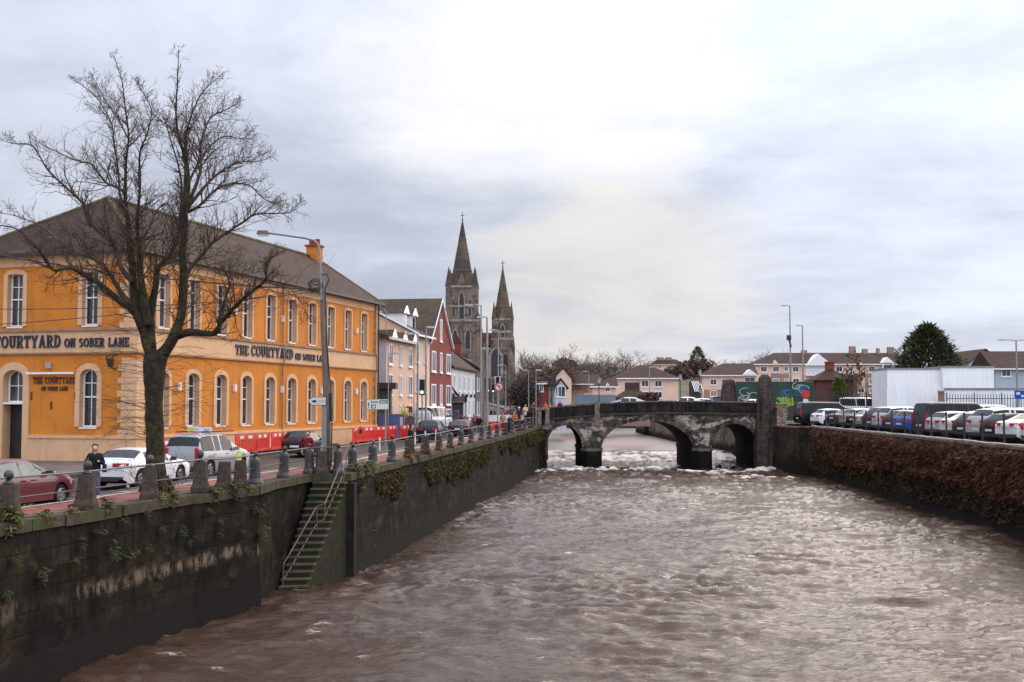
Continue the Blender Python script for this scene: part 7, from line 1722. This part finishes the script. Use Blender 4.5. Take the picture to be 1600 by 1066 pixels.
o = thing('blue_container', 'bright blue container end between the bridge pylons', 'container', (xat(1121, 150), 150, 5.1)); g = MB(); g.bb(0, xat(1140, 150)-xat(1121, 150), 0, 3, 0, zat(622, 150)-5.1); g.build('shell', mat('blue_container_paint', (0.02, 0.07, 0.28), 0.5), o); g = MB(); g.bb(-0.05, 1.7, -0.05, 3, zat(622, 150)-5.1, zat(621, 150)-5.0); g.build('lid', Mt['gutter'], o)
# ================================================================== TREES AND PLANTS
def grow_twigs(mb, p, d, length, r, lvl, R_, up=0.15, spread=0.8, n3=3, minr=0.006, curl=0.25):
    """one twig with side shoots; recursive"""
    segs = 4 if lvl > 1 else 3; pts = [p]; q = p.copy(); dd = d.normalized()
    for i in range(segs):
        dd = (dd + Vector((R_.gauss(0, curl), R_.gauss(0, curl), R_.gauss(0, curl)+up))*0.5).normalized(); q = q+dd*(length/segs); pts.append(q.copy())
    mb.tube(pts, [max(minr, r*(1-0.75*i/segs)) for i in range(segs+1)], n3 if lvl < 2 else 4, False)
    if lvl <= 0: return
    k = R_.randint(2, 4) if lvl > 1 else R_.randint(2, 3)
    for i in range(k):
        f = R_.uniform(0.25, 1.0); j = min(segs-1, int(f*segs)); b = pts[j]+(pts[j+1]-pts[j])*(f*segs-j if f < 1 else 1)
        ax = Vector((R_.gauss(0, 1), R_.gauss(0, 1), R_.gauss(0, 1))); t = (pts[j+1]-pts[j]).normalized(); side = (ax-t*ax.dot(t)).normalized()
        grow_twigs(mb, b, t*(1-spread*0.55)+side*spread*0.75, length*R_.uniform(0.45, 0.7), r*0.55, lvl-1, R_, up, spread, n3, minr, curl)
# main street tree ---------------------------------------------------------
TY = 39.6; tb_ = Vector((xat(246, TY), TY, Gz(TY))); tr = thing('street_tree', 'big bare mossy trunked tree with spreading limbs in front of the orange pub', 'tree', tb_)
def tp(px, py, dy=0.0): return at(px, py, TY+dy)-tb_
PXM = TY/1800
RT = random.Random(42)
trunk = MB()
tpts = [(246, 778, 19), (245, 755, 16), (243, 720, 14), (242, 680, 13.5), (241, 640, 14), (241, 605, 15.5), (242, 578, 18), (243, 556, 19)]
def organic(mb, pts, rads, n=14):
    start = len(mb.v); mb.tube(pts, rads, n)
    for i in range(start, len(mb.v)):
        v = Vector(mb.v[i]); ci = min(range(len(pts)), key=lambda q: (pts[q]-v).length); c = pts[ci]; k = (mnoise.noise(v*2.2)*0.16+mnoise.noise(v*6)*0.07)*rads[ci]
        d = v-c; 
        if d.length > 1e-5: v = v+d.normalized()*k
        mb.v[i] = tuple(v)
def dense(pts, rads, m=4):
    P, Q = [], []
    for i in range(len(pts)-1):
        p0 = pts[max(0, i-1)]; p1 = pts[i]; p2 = pts[i+1]; p3 = pts[min(len(pts)-1, i+2)]
        for k in range(m):
            t = k/m; P.append(0.5*((2*p1)+(p2-p0)*t+(2*p0-5*p1+4*p2-p3)*t*t+(3*p1-p0-3*p2+p3)*t**3)); Q.append(rads[i]+(rads[i+1]-rads[i])*t)
    P.append(pts[-1]); Q.append(rads[-1]); return P, Q
P, Q = dense([tp(x, y) for x, y, r in tpts], [r*PXM for x, y, r in tpts]); organic(trunk, P, Q)
for k in range(7):  # root flare
    a = k*0.9+0.3; trunk.tube([(0.30*math.cos(a), 0.30*math.sin(a), 0.5), (0.45*math.cos(a), 0.45*math.sin(a), 0.12), (0.62*math.cos(a), 0.62*math.sin(a), -0.1)], [0.12, 0.13, 0.06], 6)
LIMBS = [  # (points px,py,radius px ; depth drift at the end in metres)
 ([(240, 560, 15), (231, 536, 13.5), (223, 510, 12.5), (213, 482, 11), (208, 446, 9.5), (205, 412, 8.5), (203, 380, 7.5), (200, 345, 6.5), (198, 315, 5.5), (196, 255, 4.2), (200, 212, 3.6), (196, 165, 2.8), (192, 129, 2), (178, 88, 1.0)], 0.6),
 ([(248, 560, 15), (263, 542, 13), (277, 517, 11.5), (283, 487, 10), (286, 440, 9), (287, 395, 8.5), (288, 360, 8), (291, 328, 7.2), (288, 255, 5.0), (278, 216, 4.2), (275, 174, 3.4), (277, 129, 2.5), (279, 79, 1.0)], -0.5),
 ([(236, 545, 12), (233, 500, 10.5), (242, 452, 8), (248, 418, 6.5), (265, 398, 6), (281, 366, 5.5), (284, 320, 4.5), (281, 270, 3.4), (262, 210, 2.4), (255, 180, 1.6)], 1.6),
 ([(232, 510, 11), (226, 470, 9.5), (218, 436, 8), (217, 390, 6.5), (216, 345, 5.2), (216, 294, 4.2), (221, 240, 3.2), (231, 210, 2.7), (235, 174, 2.1), (223, 147, 1.4), (215, 130, .8)], -1.8),
 ([(208, 440, 8), (191, 420, 6.5), (184, 396, 6), (168, 378, 5.5), (142, 347, 5), (129, 321, 4.4), (105, 297, 3.8), (75, 264, 3.2), (51, 231, 2.5), (20, 222, 1.8), (-8, 214, 1)], -1.2),
 ([(222, 512, 9.5), (208, 486, 8.5), (180, 465, 7.5), (154, 444, 7), (131, 429, 6.2), (106, 419, 5.5), (81, 422, 4.5), (69, 404, 3.6), (56, 388, 3.0), (30, 360, 2.4), (0, 354, 1.8), (-25, 350, 1)], -2.4),
 ([(212, 486, 8.5), (195, 468, 7), (178, 437, 6), (160, 413, 5.2), (135, 401, 4.6), (112, 390, 4), (92, 376, 3.4), (60, 352, 2.6), (20, 340, 1.8), (-10, 332, 1)], 1.5),
 ([(199, 330, 5.5), (189, 312, 4.2), (186, 270, 3.6), (180, 228, 3.1), (174, 195, 2.7), (160, 168, 2.2), (147, 147, 1.8), (117, 126, .9)], -1.0),
 ([(196, 300, 5), (176, 290, 4), (168, 287, 3.7), (144, 258, 3.2), (120, 252, 2.7), (90, 237, 2.2), (60, 222, 1.2)], 1.2),
 ([(199, 215, 3.5), (186, 190, 2.7), (168, 159, 2.1), (144, 118, 1)], 0.6),
 ([(200, 230, 3.4), (215, 214, 2.3), (232, 196, 1.8), (245, 178, 1)], -0.6),
 ([(292, 325, 6.5), (312, 268, 4.6), (315, 228, 3.8), (327, 189, 3), (354, 171, 2.3), (376, 158, 1.1)], 1.2),
 ([(291, 318, 6), (294, 285, 4.8), (292, 228, 4), (294, 195, 3.3), (312, 156, 2.5), (327, 132, 1.8), (342, 120, 0.9)], -1.6),
 ([(292, 326, 6), (330, 284, 4.4), (352, 262, 3.6), (378, 252, 2.9), (402, 250, 2), (424, 246, 1)], 1.9),
 ([(291, 332, 6), (310, 322, 4.6), (345, 294, 3.8), (387, 288, 3), (414, 312, 2.2), (440, 318, 1)], -1.5),
 ([(288, 300, 5), (305, 262, 4), (322, 236, 3.2), (350, 214, 2.6), (378, 216, 1.9), (392, 206, 1)], 2.4),
 ([(285, 440, 8), (300, 418, 6), (318, 396, 5.2), (339, 378, 4.6), (378, 348, 3.8), (402, 332, 3.2), (430, 332, 2.5), (452, 328, 1.9), (470, 314, 1)], -1.0),
 ([(276, 524, 10.5), (300, 519, 8.5), (334, 519, 7.2), (344, 502, 6.4), (366, 479, 5.6), (390, 456, 4.9), (411, 438, 4.2), (416, 420, 3.4), (422, 404, 2.7), (442, 392, 1.5)], -1.5),
 ([(411, 438, 3.6), (430, 446, 2.8), (452, 452, 2.2), (470, 470, 1.6), (484, 500, 1)], -1.9),
 ([(366, 479, 4.6), (352, 492, 0.5)], -1.0),
 ([(318, 396, 4), (330, 420, 3), (352, 434, 2.4), (384, 428, 1.8), (412, 424, 1)], -2.0),
 ([(236, 175, 1.6), (255, 190, 1.4), (270, 205, 1.2)], 0.5),
 ([(203, 385, 6), (224, 372, 3.5), (244, 330, 2.7), (262, 318, 2), (290, 306, 1)], 2.4),
 ([(340, 504, 5), (352, 470, 3.4), (356, 440, 2.4), (348, 420, 1.4)], -1.2),
]
crown = MB(); limb_paths = []
for pts, dr in LIMBS:
    n = len(pts); base_in = [tp(x, y, dr*(i/(n-1))**1.1) for i, (x, y, r) in enumerate(pts)]; rr = [r*PXM*0.70*(0.48+0.52*min(1, max(0, (r-1.5)/7))) for x, y, r in pts]
    for i in range(1, n-1): base_in[i] = base_in[i]+Vector((RT.gauss(0, .03), RT.gauss(0, .06), RT.gauss(0, .03)))
    P, Q = dense(base_in, rr, 4)
    if rr[0] > 0.14: organic(trunk, P, [max(q, .012) for q in Q], 10)
    else: crown.tube(P, [max(q, .010) for q in Q], 7)
    limb_paths.append((P, Q))
for P, Q in limb_paths:
    L_ = sum((b-a).length for a, b in zip(P, P[1:])); n = int(L_*11)
    for k in range(n):
        f = 0.16+0.84*(k+RT.random())/n; x = f*(len(P)-1); i = min(len(P)-2, int(x)); b = P[i]+(P[i+1]-P[i])*(x-i); t = (P[i+1]-P[i]).normalized(); r = Q[i]
        if r > 0.19: continue
        ax = Vector((RT.gauss(0, 1), RT.gauss(0, 1.0), RT.gauss(0, 1))); side = (ax-t*ax.dot(t)).normalized(); side.z += 0.25
        ln = RT.uniform(0.45, 1.5)*(0.20+1.15*(1-f)); grow_twigs(crown, b, t*0.75+side*0.85, ln, min(0.022, r*0.5), 2, RT, 0.16, 0.8, 3, 0.0040, 0.3)
    grow_twigs(crown, P[-1], (P[-1]-P[-3]), 0.14, 0.007, 1, RT, 0.1)
# thin drooping shoots off the trunk
for k in range(70):
    py = RT.uniform(520, 690); a = RT.choice((-1, 1))*RT.uniform(0.4, 1.2) + RT.gauss(0, .4); b = tp(243, py)+Vector((0.33*math.sin(a), -0.33*abs(math.cos(a)), 0)); d = Vector((math.sin(a)*1.2, -abs(math.cos(a))*0.6+RT.gauss(0, .4), RT.uniform(0.05, 0.6)))
    grow_twigs(crown, b, d, RT.uniform(0.7, 2.0), 0.011, 1, RT, -0.24, 0.6, 3, 0.005, 0.2)
for k in range(12):
    a = RT.uniform(0, 6.28); grow_twigs(crown, Vector((0.42*math.cos(a), 0.42*math.sin(a), 0.0)), Vector((math.cos(a)*0.8, math.sin(a)*0.8, 1)), RT.uniform(0.5, 1.1), 0.010, 2, RT, 0.0, 0.8, 3, 0.006, 0.25)
trunk.build('trunk', Mt['bark'], tr, smooth=True); crown.build('branches', Mt['twig'], tr, smooth=True)

# far bare trees -------------------------------------------------------------
def bare_tree(R_, H, spread, name, label, m=None, stems=1, lv=4):
    o = thing(name, label, 'tree', (0, 0, 0), 0, 'bare winter trees beyond the bridge'); tk, cr_ = MB(), MB()
    def br_(p, d, ln, r, lvl):
        pts = [p]; q = p.copy(); dd = d.normalized()
        for i in range(4): dd = (dd+Vector((R_.gauss(0, .17), R_.gauss(0, .17), R_.gauss(0, .08)+0.10))).normalized(); q = q+dd*ln/4; pts.append(q.copy())
        (tk if lvl >= 3 else cr_).tube(pts, [max(0.022, r*(1-.5*i/4)) for i in range(5)], 6 if lvl >= 3 else 3, False)
        if lvl == 0: return
        for i in range(R_.randint(3, 5) if lvl < lv else R_.randint(4, 6)):
            f = R_.uniform(0.4, 1.0) if lvl == lv else R_.uniform(0.2, 1.0); j = min(3, int(f*4)); b = pts[j]+(pts[j+1]-pts[j])*(f*4-j if f < 1 else 1); t = (pts[j+1]-pts[j]).normalized(); ax = Vector((R_.gauss(0, 1), R_.gauss(0, 1), R_.gauss(0, .5))); side = (ax-t*ax.dot(t)).normalized()
            br_(b, t*0.8+side*spread, ln*R_.uniform(0.55, 0.8), r*0.5, lvl-1)
    for s in range(stems): br_(Vector((0, 0, 0)), Vector((R_.gauss(0, .12), R_.gauss(0, .1), 1)), H*0.40, H*0.022, lv)
    tk.build('trunk', m or Mt['fartwig'], o); cr_.build('branches', m or Mt['fartwig'], o); return o
FR = random.Random(77)
protos_t = [bare_tree(random.Random(100+i), 12, 0.75, 'bare_tree', None) for i in range(4)]
TH = [max(v.co.z for c_ in o.children for v in c_.data.vertices) for o in protos_t]
FT = [(826, 542, 230), (838, 549, 245), (852, 541, 235), (865, 552, 250), (880, 546, 240), (916, 533, 262), (893, 551, 250), (943, 551, 300), (975, 541, 300), (990, 543, 310), (962, 556, 320), (934, 560, 300), (1006, 556, 340), (1106, 558, 330), (1122, 556, 340), (1137, 560, 350), (1196, 543, 330), (1188, 549, 335), (818, 560, 210), (905, 556, 270), (1150, 563, 345)]
nm_ = ['behind the cathedral edge', 'tallest, standing alone in the gap']
for i, (px, top, Y) in enumerate(FT):
    o = protos_t[i] if i < 4 else copy_tree(protos_t[i % 4]); zb = hill(xat(px, Y), Y)-0.5; H = (zat(top, Y)-zb)*13.2/TH[i % 4]
    o.location = (xat(px, Y), Y, zb); o.rotation_euler = (0, 0, FR.uniform(0, 6.28)); s = H/13.2; w_ = s*FR.uniform(0.85, 1.1) ; o.scale = (w_*1.1, w_*1.1, s)
    side = 'between the cathedral and the small houses' if px < 900 else ('above the small peach houses' if px < 1010 else ('beside the round evergreen' if px < 1160 else 'above the lower peach apartment roof'))
    o['label'] = f'bare winter tree {side}, {ORD[sorted(t[0] for t in FT).index(px)]} from the left'
# leafy crowns
def leafy(mb, c, rad, n, R_, size, squash=1.0, conic=False, gap=0.0):
    for k in range(n):
        while True:
            v = Vector((R_.uniform(-1, 1), R_.uniform(-1, 1), R_.uniform(-1, 1)))
            if 0.35 < v.length <= 1: break
        p = Vector((c[0]+v.x*rad[0], c[1]+v.y*rad[1], c[2]+v.z*rad[2]))
        n_ = mnoise.noise(p*(1.1/size)*0.15)
        if n_ < gap: continue
        a = Vector((R_.gauss(0, 1), R_.gauss(0, 1), R_.gauss(0, .6))).normalized(); b = a.cross(Vector((R_.gauss(0, 1), R_.gauss(0, 1), R_.gauss(0, 1)))).normalized(); s = size*R_.uniform(.6, 1.4)
        mb.poly([p+a*s, p+b*s*0.5, p-a*s, p-b*s*0.5])
conif_m = mat('dark_conifer_foliage', (0.065, 0.064, 0.027), 0.85, 0.5, 0.45, c2=(0.03, 0.035, 0.018), c2lo=0.45, c2hi=0.6, c2scale=0.35)
CR_ = random.Random(8)
def conifer(label, px, top, bottom, halfw, Y, zb, m=conif_m, n=1500, group='evergreen trees'):
    o = thing('conifer', label, 'tree', (xat(px, Y), Y, zb), 0, group); H = zat(top, Y)-zb; W_ = halfw*Y/1800; z0 = zat(bottom, Y)-zb; g = MB(); g.tube([(0, 0, 0), (0, 0, H*0.92)], [W_*0.07, 0.05], 8); g.build('trunk', Mt['bark'], o); c_ = MB()
    for k in range(n):
        f = CR_.random()**0.85; z = z0*0.5+(H-z0*0.5)*f; rmax = W_*(1-f**3.4)**0.85*(0.72+0.42*CR_.random()); a = CR_.uniform(0, 6.283); rr = rmax*math.sqrt(CR_.uniform(0.12, 1)); s = W_*CR_.uniform(0.08, 0.17)
        base = Vector((rr*math.cos(a), rr*math.sin(a), z)); d = Vector((math.cos(a), math.sin(a), CR_.uniform(0.3, 1.0))).normalized()
        for q in range(7):
            t = Vector((CR_.gauss(0, .5), CR_.gauss(0, .5), CR_.gauss(0, .4))); dd = (d+t).normalized(); sd = dd.cross(Vector((CR_.gauss(0, 1), CR_.gauss(0, 1), 1))).normalized(); p = base+t*s*0.8
            c_.poly([p, p+dd*s*0.55+sd*s*0.16, p+dd*s*1.25, p+dd*s*0.55-sd*s*0.16])
    c_.build('crown', m, o)
conifer('large dark feathery conifer behind the white site cabins', 1452, 512, 588, 50, 152, 5.2)
conifer('round dark evergreen on the hill above the gap between the peach blocks', 1091, 543, 575, 17, 290, 9, n=700)
shrub_m = mat('red_brown_scrub', (0.10, 0.058, 0.045), 0.9, 0.35, 0.4)
def shrub(label, px, py0, py1, hw, Y, m, n, size, name='shrub', R_=CR_, gap=-1.0, stems=True, sub=3):
    zt, zb = zat(py0, Y), zat(py1, Y); o = thing(name, label, 'shrub', (xat(px, Y), Y, zb), 0); H = zt-zb; W_ = hw*Y/1800; g = MB()
    for k in range(14 if stems else 5): a = CR_.uniform(0, 6.28); g.tube([(0, 0, -0.5), (W_*.3*math.cos(a), W_*.3*math.sin(a), H*.4), (W_*.7*math.cos(a), W_*.7*math.sin(a), H*.85)], [0.1, .06, .03], 4)
    g.build('stem', Mt['fartwig'], o); c_ = MB()
    for q in range(sub): leafy(c_, (CR_.uniform(-.45, .45)*W_, CR_.uniform(-.3, .3)*W_, H*(0.42+.16*CR_.random())), (W_*.75, W_*.6, H*.52), n//sub, CR_, size, gap=gap)
    c_.build('foliage', m, o); return o
shrub('red brown scrub on the slope below the round evergreen', 1085, 562, 588, 40, 262, shrub_m, 1500, 0.36)
shrub('red brown bare scrub left of the lower peach block', 1062, 574, 592, 25, 255, shrub_m, 1400, 0.38)
shrub('brown scrub behind the parapet beside the low pavilion', 1012, 614, 630, 16, 158, shrub_m, 900, 0.25)
shrub('dark green evergreen mass behind the peach gabled house', 880, 560, 585, 22, 255, conif_m, 1600, 0.45)
shrub('brown hedge mass below the bare trees by the cathedral', 838, 572, 600, 34, 225, mat('brown_hedge', (0.11, 0.08, 0.06), 0.9, 0.4, 0.5), 1100, 0.38)
shrub('dark bare hedge between the cathedral and the white lamp column', 822, 592, 642, 30, 185, mat('dark_hedge', (0.06, 0.045, 0.036), 0.9, 0.4, 0.5), 6000, 0.16)
shrub('dark scrub behind the brown terrace roof', 935, 568, 592, 60, 290, mat('dark_scrub', (0.10, 0.072, 0.055), 0.9, 0.4, 0.5), 900, 0.45)
shrub('yellow green ivy covering the front of the brick pavilion', 1311, 591, 629, 12, 157.5, mat('ivy_green', (0.09, 0.10, 0.022), 0.8, 0.4, 1.5), 1800, 0.16, stems=False)
sm_t = bare_tree(random.Random(5), 12, 0.6, 'small_tree', None); sm_t['label'] = 'small brown leaved tree between the pavilion and the white cabins'; sm_t['group'] = 'trees by the car park'; Y = 160; sm_t.location = (xat(1337, Y), Y, 5.2); s = (zat(568, Y)-5.2)/max(v.co.z for c_ in sm_t.children for v in c_.data.vertices); sm_t.scale = (s*.55, s*.55, s)
c_ = MB(); leafy(c_, (0, 0, 9.6), (4.6, 3, 3.8), 420, CR_, 0.55, gap=0.05); c_.build('foliage', mat('dry_brown_leaves', (0.10, 0.065, 0.035), 0.9, 0.4, 0.6), sm_t)
# quay wall plants -----------------------------------------------------------
fern_m = mat('fern_green', (0.042, 0.054, 0.018), 0.7, 0.4, 4); fern2 = mat('olive_grass', (0.085, 0.088, 0.028), 0.8, 0.4, 4); dry = mat('dry_grass', (0.20, 0.125, 0.04), 0.85, 0.4, 4)
def tuft(name, label, m, n, ln, droop, group, R_, out=(0.8, -0.6)):
    o = thing(name, label, 'plant', (0, 0, 0), 0, group); g = MB()
    for k in range(n):
        a = R_.gauss(0, 0.9); ov_ = Vector((out[0], out[1], 0)).normalized(); d = Vector((ov_.x*math.cos(a)-ov_.y*math.sin(a), ov_.x*math.sin(a)+ov_.y*math.cos(a), R_.uniform(-0.2, 0.9))).normalized(); L_ = ln*R_.uniform(.5, 1.15); p = Vector((R_.gauss(0, .04), R_.gauss(0, .04), R_.gauss(0, .09))); w_ = L_*0.085
        sd = d.cross(Vector((0, 0, 1))).normalized(); prev = None; q = p.copy(); dd = d.copy()
        for i in range(5):
            ww = w_*(1-i/4.6); cur = (q+sd*ww, q-sd*ww)
            if prev: g.poly([prev[0], cur[0], cur[1], prev[1]])
            prev = cur
            if 0 < i < 4:  # leaflets
                for s in (1, -1): g.poly([q, q+sd*s*L_*0.22+dd*L_*0.08, q+sd*s*L_*0.26-Vector((0, 0, L_*.05)), q+sd*s*L_*0.12-dd*L_*0.04])
            q = q+dd*L_/4; dd = (dd+Vector((0, 0, -droop))).normalized()
    g.build('fronds', m, o); return o
PR = random.Random(31)
tproto = [tuft('fern', None, fern_m, 22, 0.26, 0.42, 'ferns growing from the left quay wall', random.Random(i)) for i in range(3)]
PLN = [(765, 200, 1.3), (640, 240, 1.4), (520, 290, 1), (840, 280, 1), (940, 300, 1.2), (430, 330, 1), (400, 440, 1.2), (590, 400, 1.6), (700, 395, 1.1), (235, 510, 1.1), (100, 440, 1.2), (820, 525, 1.3), (1130, 240, 1.2), (1130, 310, 1), (1220, 130, 1.3), (1380, 290, 2.0), (1420, 195, 1), (1075, 185, .8), (60, 620, 1.2), (770, 385, .9), (660, 410, 1), (440, 370, 1), (1310, 180, .9), (1250, 290, .7), (980, 350, .7)]
fc = resample(offset(left_line, -0.10), 0.05)
order_ = sorted(range(len(PLN)), key=lambda i: PLN[i][0])
for i, (cx, cy, s) in enumerate(PLN):
    px, py = cx/3.27, 740+cy/3.27; p = on_line(px, fc); z = zat(py, p.y); o = tproto[i] if i < 3 else copy_tree(tproto[i % 3]); o.location = (p.x, p.y, z); o.rotation_euler = (0, 0, PR.uniform(-.5, .5)); s *= PR.uniform(.6, 1.0); o.scale = (s, s, s*PR.uniform(.8, 1.3))
    o['label'] = f'green fern tuft on the dark wall left of the stair, {ORD[order_.index(i)]} from the left'
gproto = [tuft('grass_tuft', None, m_, 34, 0.34, 0.25, 'grass tufts along the left coping', random.Random(50+i)) for i, m_ in enumerate((fern2, dry, fern2))]
GT = [(25, 808, 1.8, 0), (75, 803, 1.2, 2), (110, 797, 1.0, 1), (172, 788, 1.3, 0), (250, 772, 1.2, 2), (268, 768, 1.6, 0), (330, 764, 1.5, 2), (360, 760, 1.6, 0), (385, 757, 1.1, 2), (556, 741, 1.6, 0), (568, 738, 1.8, 0), (580, 735, 1.4, 2), (638, 716, 1.5, 1), (650, 716, 1.5, 0), (668, 710, 1.4, 2), (690, 704, 1.4, 1), (706, 700, 1.2, 0)]
gl = resample(offset(cpath, 0.12), 0.05); used = set()
for i, (px, py, s, kd) in enumerate(GT):
    p = on_line(px, gl); o = gproto[kd] if kd not in used else copy_tree(gproto[kd]); used.add(kd); o.location = (p.x, p.y, Gz(p.y)+0.03); o.rotation_euler = (0, 0, PR.uniform(-1, 1)); o.scale = (s, s, s)
    o['label'] = ['olive green', 'dry yellow brown', 'green'][kd]+f' grass tuft on the coping edge, {ORD[i]} from the left'
# hanging weeds on the right part of the left quay: reads as one mass
wb = MB(); WR = random.Random(12); rl_ = resample(right_line, 0.1)
for k in range(11000):
    p = WR.choice(rl_); cl_ = mnoise.noise(Vector((p.y*0.22, 1.7, 0)))+0.5*mnoise.noise(Vector((p.y*0.7, 4.2, 0))); dens = cl_+0.38
    if WR.random() > dens*1.3: continue
    zt = Gz(p.y)-0.25; depth_ = 0.15+(0.45+1.25*max(0, cl_+.35))*WR.random()**0.9; b = Vector((p.x+0.05, p.y, zt-depth_)); 
    L_ = WR.uniform(0.10, 0.27)
    for q in range(5):
        d = Vector((WR.uniform(.2, 1), WR.gauss(-.25, .6), WR.uniform(-0.9, .5))).normalized(); sd = d.cross(Vector((WR.gauss(0, 1), WR.gauss(0, 1), WR.gauss(0, 1)))).normalized(); w_ = L_*0.16; m_ = b+d*L_*0.55; e_ = b+d*L_-Vector((0, 0, L_*.35))
        wb.poly([b, m_+sd*w_, e_, m_-sd*w_])
weeds_m = mat('hanging_wall_weeds', (0.058, 0.060, 0.019), 0.85, 0.45, 1.6, c2=(0.085, 0.05, 0.022), c2lo=0.5, c2hi=0.62, c2scale=0.6)
setp(wb.build('wall_weeds', weeds_m), 'mossy green weeds and ferns hanging over the left quay wall beyond the stair', 'weeds', kind='stuff')
# dead creeper on the right bank
cb_ = MB(); RR = random.Random(14); rwl = resample([Vector((25.0, 31)), Vector((27.0, 60.7)), Vector((30.7, 119))], 0.08); no = Vector((-1, 0.07)).normalized()
for k in range(36000):
    p = RR.choice(rwl); cn_ = mnoise.noise(Vector((p.y*0.33, 3.3, 0)))+.5*mnoise.noise(Vector((p.y*1.1, 8, 0))); low = 2.3+0.8*cn_; zt = 4.95
    z = zt-(zt-low+0.9*max(0, mnoise.noise(Vector((p.y*2.1, 5, 0)))))*RR.random()**0.8
    if p.y > 117-2.0*(zt-z)+3*cn_: continue
    lump = 0.5+0.5*mnoise.noise(Vector((p.y*0.9, z*1.3, 0)))
    if lump*1.2 < RR.random()*0.62: continue
    th = 0.08+0.65*lump*min(1, (z-low+.3)/.8)*min(1, (zt+.3-z)/.5); b = Vector((p.x+no.x*(th*RR.random()**.5+.05), p.y, z)); L_ = RR.uniform(.10, .30)*(2.0 if RR.random() < .06 else 1)
    for q in range(3):
        d = Vector((RR.gauss(-.35, .4), RR.gauss(0, .45), RR.uniform(-1.5, .15))).normalized(); sd = d.cross(Vector((RR.gauss(0, 1), RR.gauss(0, 1), RR.gauss(0, 1)))).normalized(); w_ = L_*0.11; m_ = b+d*L_*.5
        cb_.poly([b, m_+sd*w_, b+d*L_, m_-sd*w_])
creep_m = mat('dead_red_brown_creeper', (0.105, 0.048, 0.028), 0.9, 0.4, 1.8, c2=(0.055, 0.026, 0.016), c2lo=0.45, c2hi=0.6, c2scale=0.9, c3=(0.14, 0.06, 0.026), c3lo=0.6, c3hi=0.7, c3scale=0.8)
setp(cb_.build('creeper', creep_m), 'dense dead red brown creeper hanging over the right river wall', 'creeper', kind='stuff')
wb = MB()
for k in range(6500):
    p = RR.choice(rwl); cn_ = mnoise.noise(Vector((p.y*0.3, 33.3, 0)))
    if RR.random() > cn_+0.35: continue
    z = RR.uniform(0.9, 3.0); b = Vector((p.x-0.12, p.y, z)); L_ = RR.uniform(.15, .4)
    for q in range(4):
        d = Vector((RR.gauss(-.6, .4), RR.gauss(0, .6), RR.uniform(-1., .7))).normalized(); sd = d.cross(Vector((RR.gauss(0, 1), RR.gauss(0, 1), RR.gauss(0, 1)))).normalized(); w_ = L_*0.14; m_ = b+d*L_*.5; wb.poly([b, m_+sd*w_, b+d*L_, m_-sd*w_])
setp(wb.build('wall_grass', mat('olive_wall_grass', (0.048, 0.038, 0.018), 0.9, 0.4, 2)), 'olive grass and weeds low on the right river wall under the creeper', 'weeds', kind='stuff')
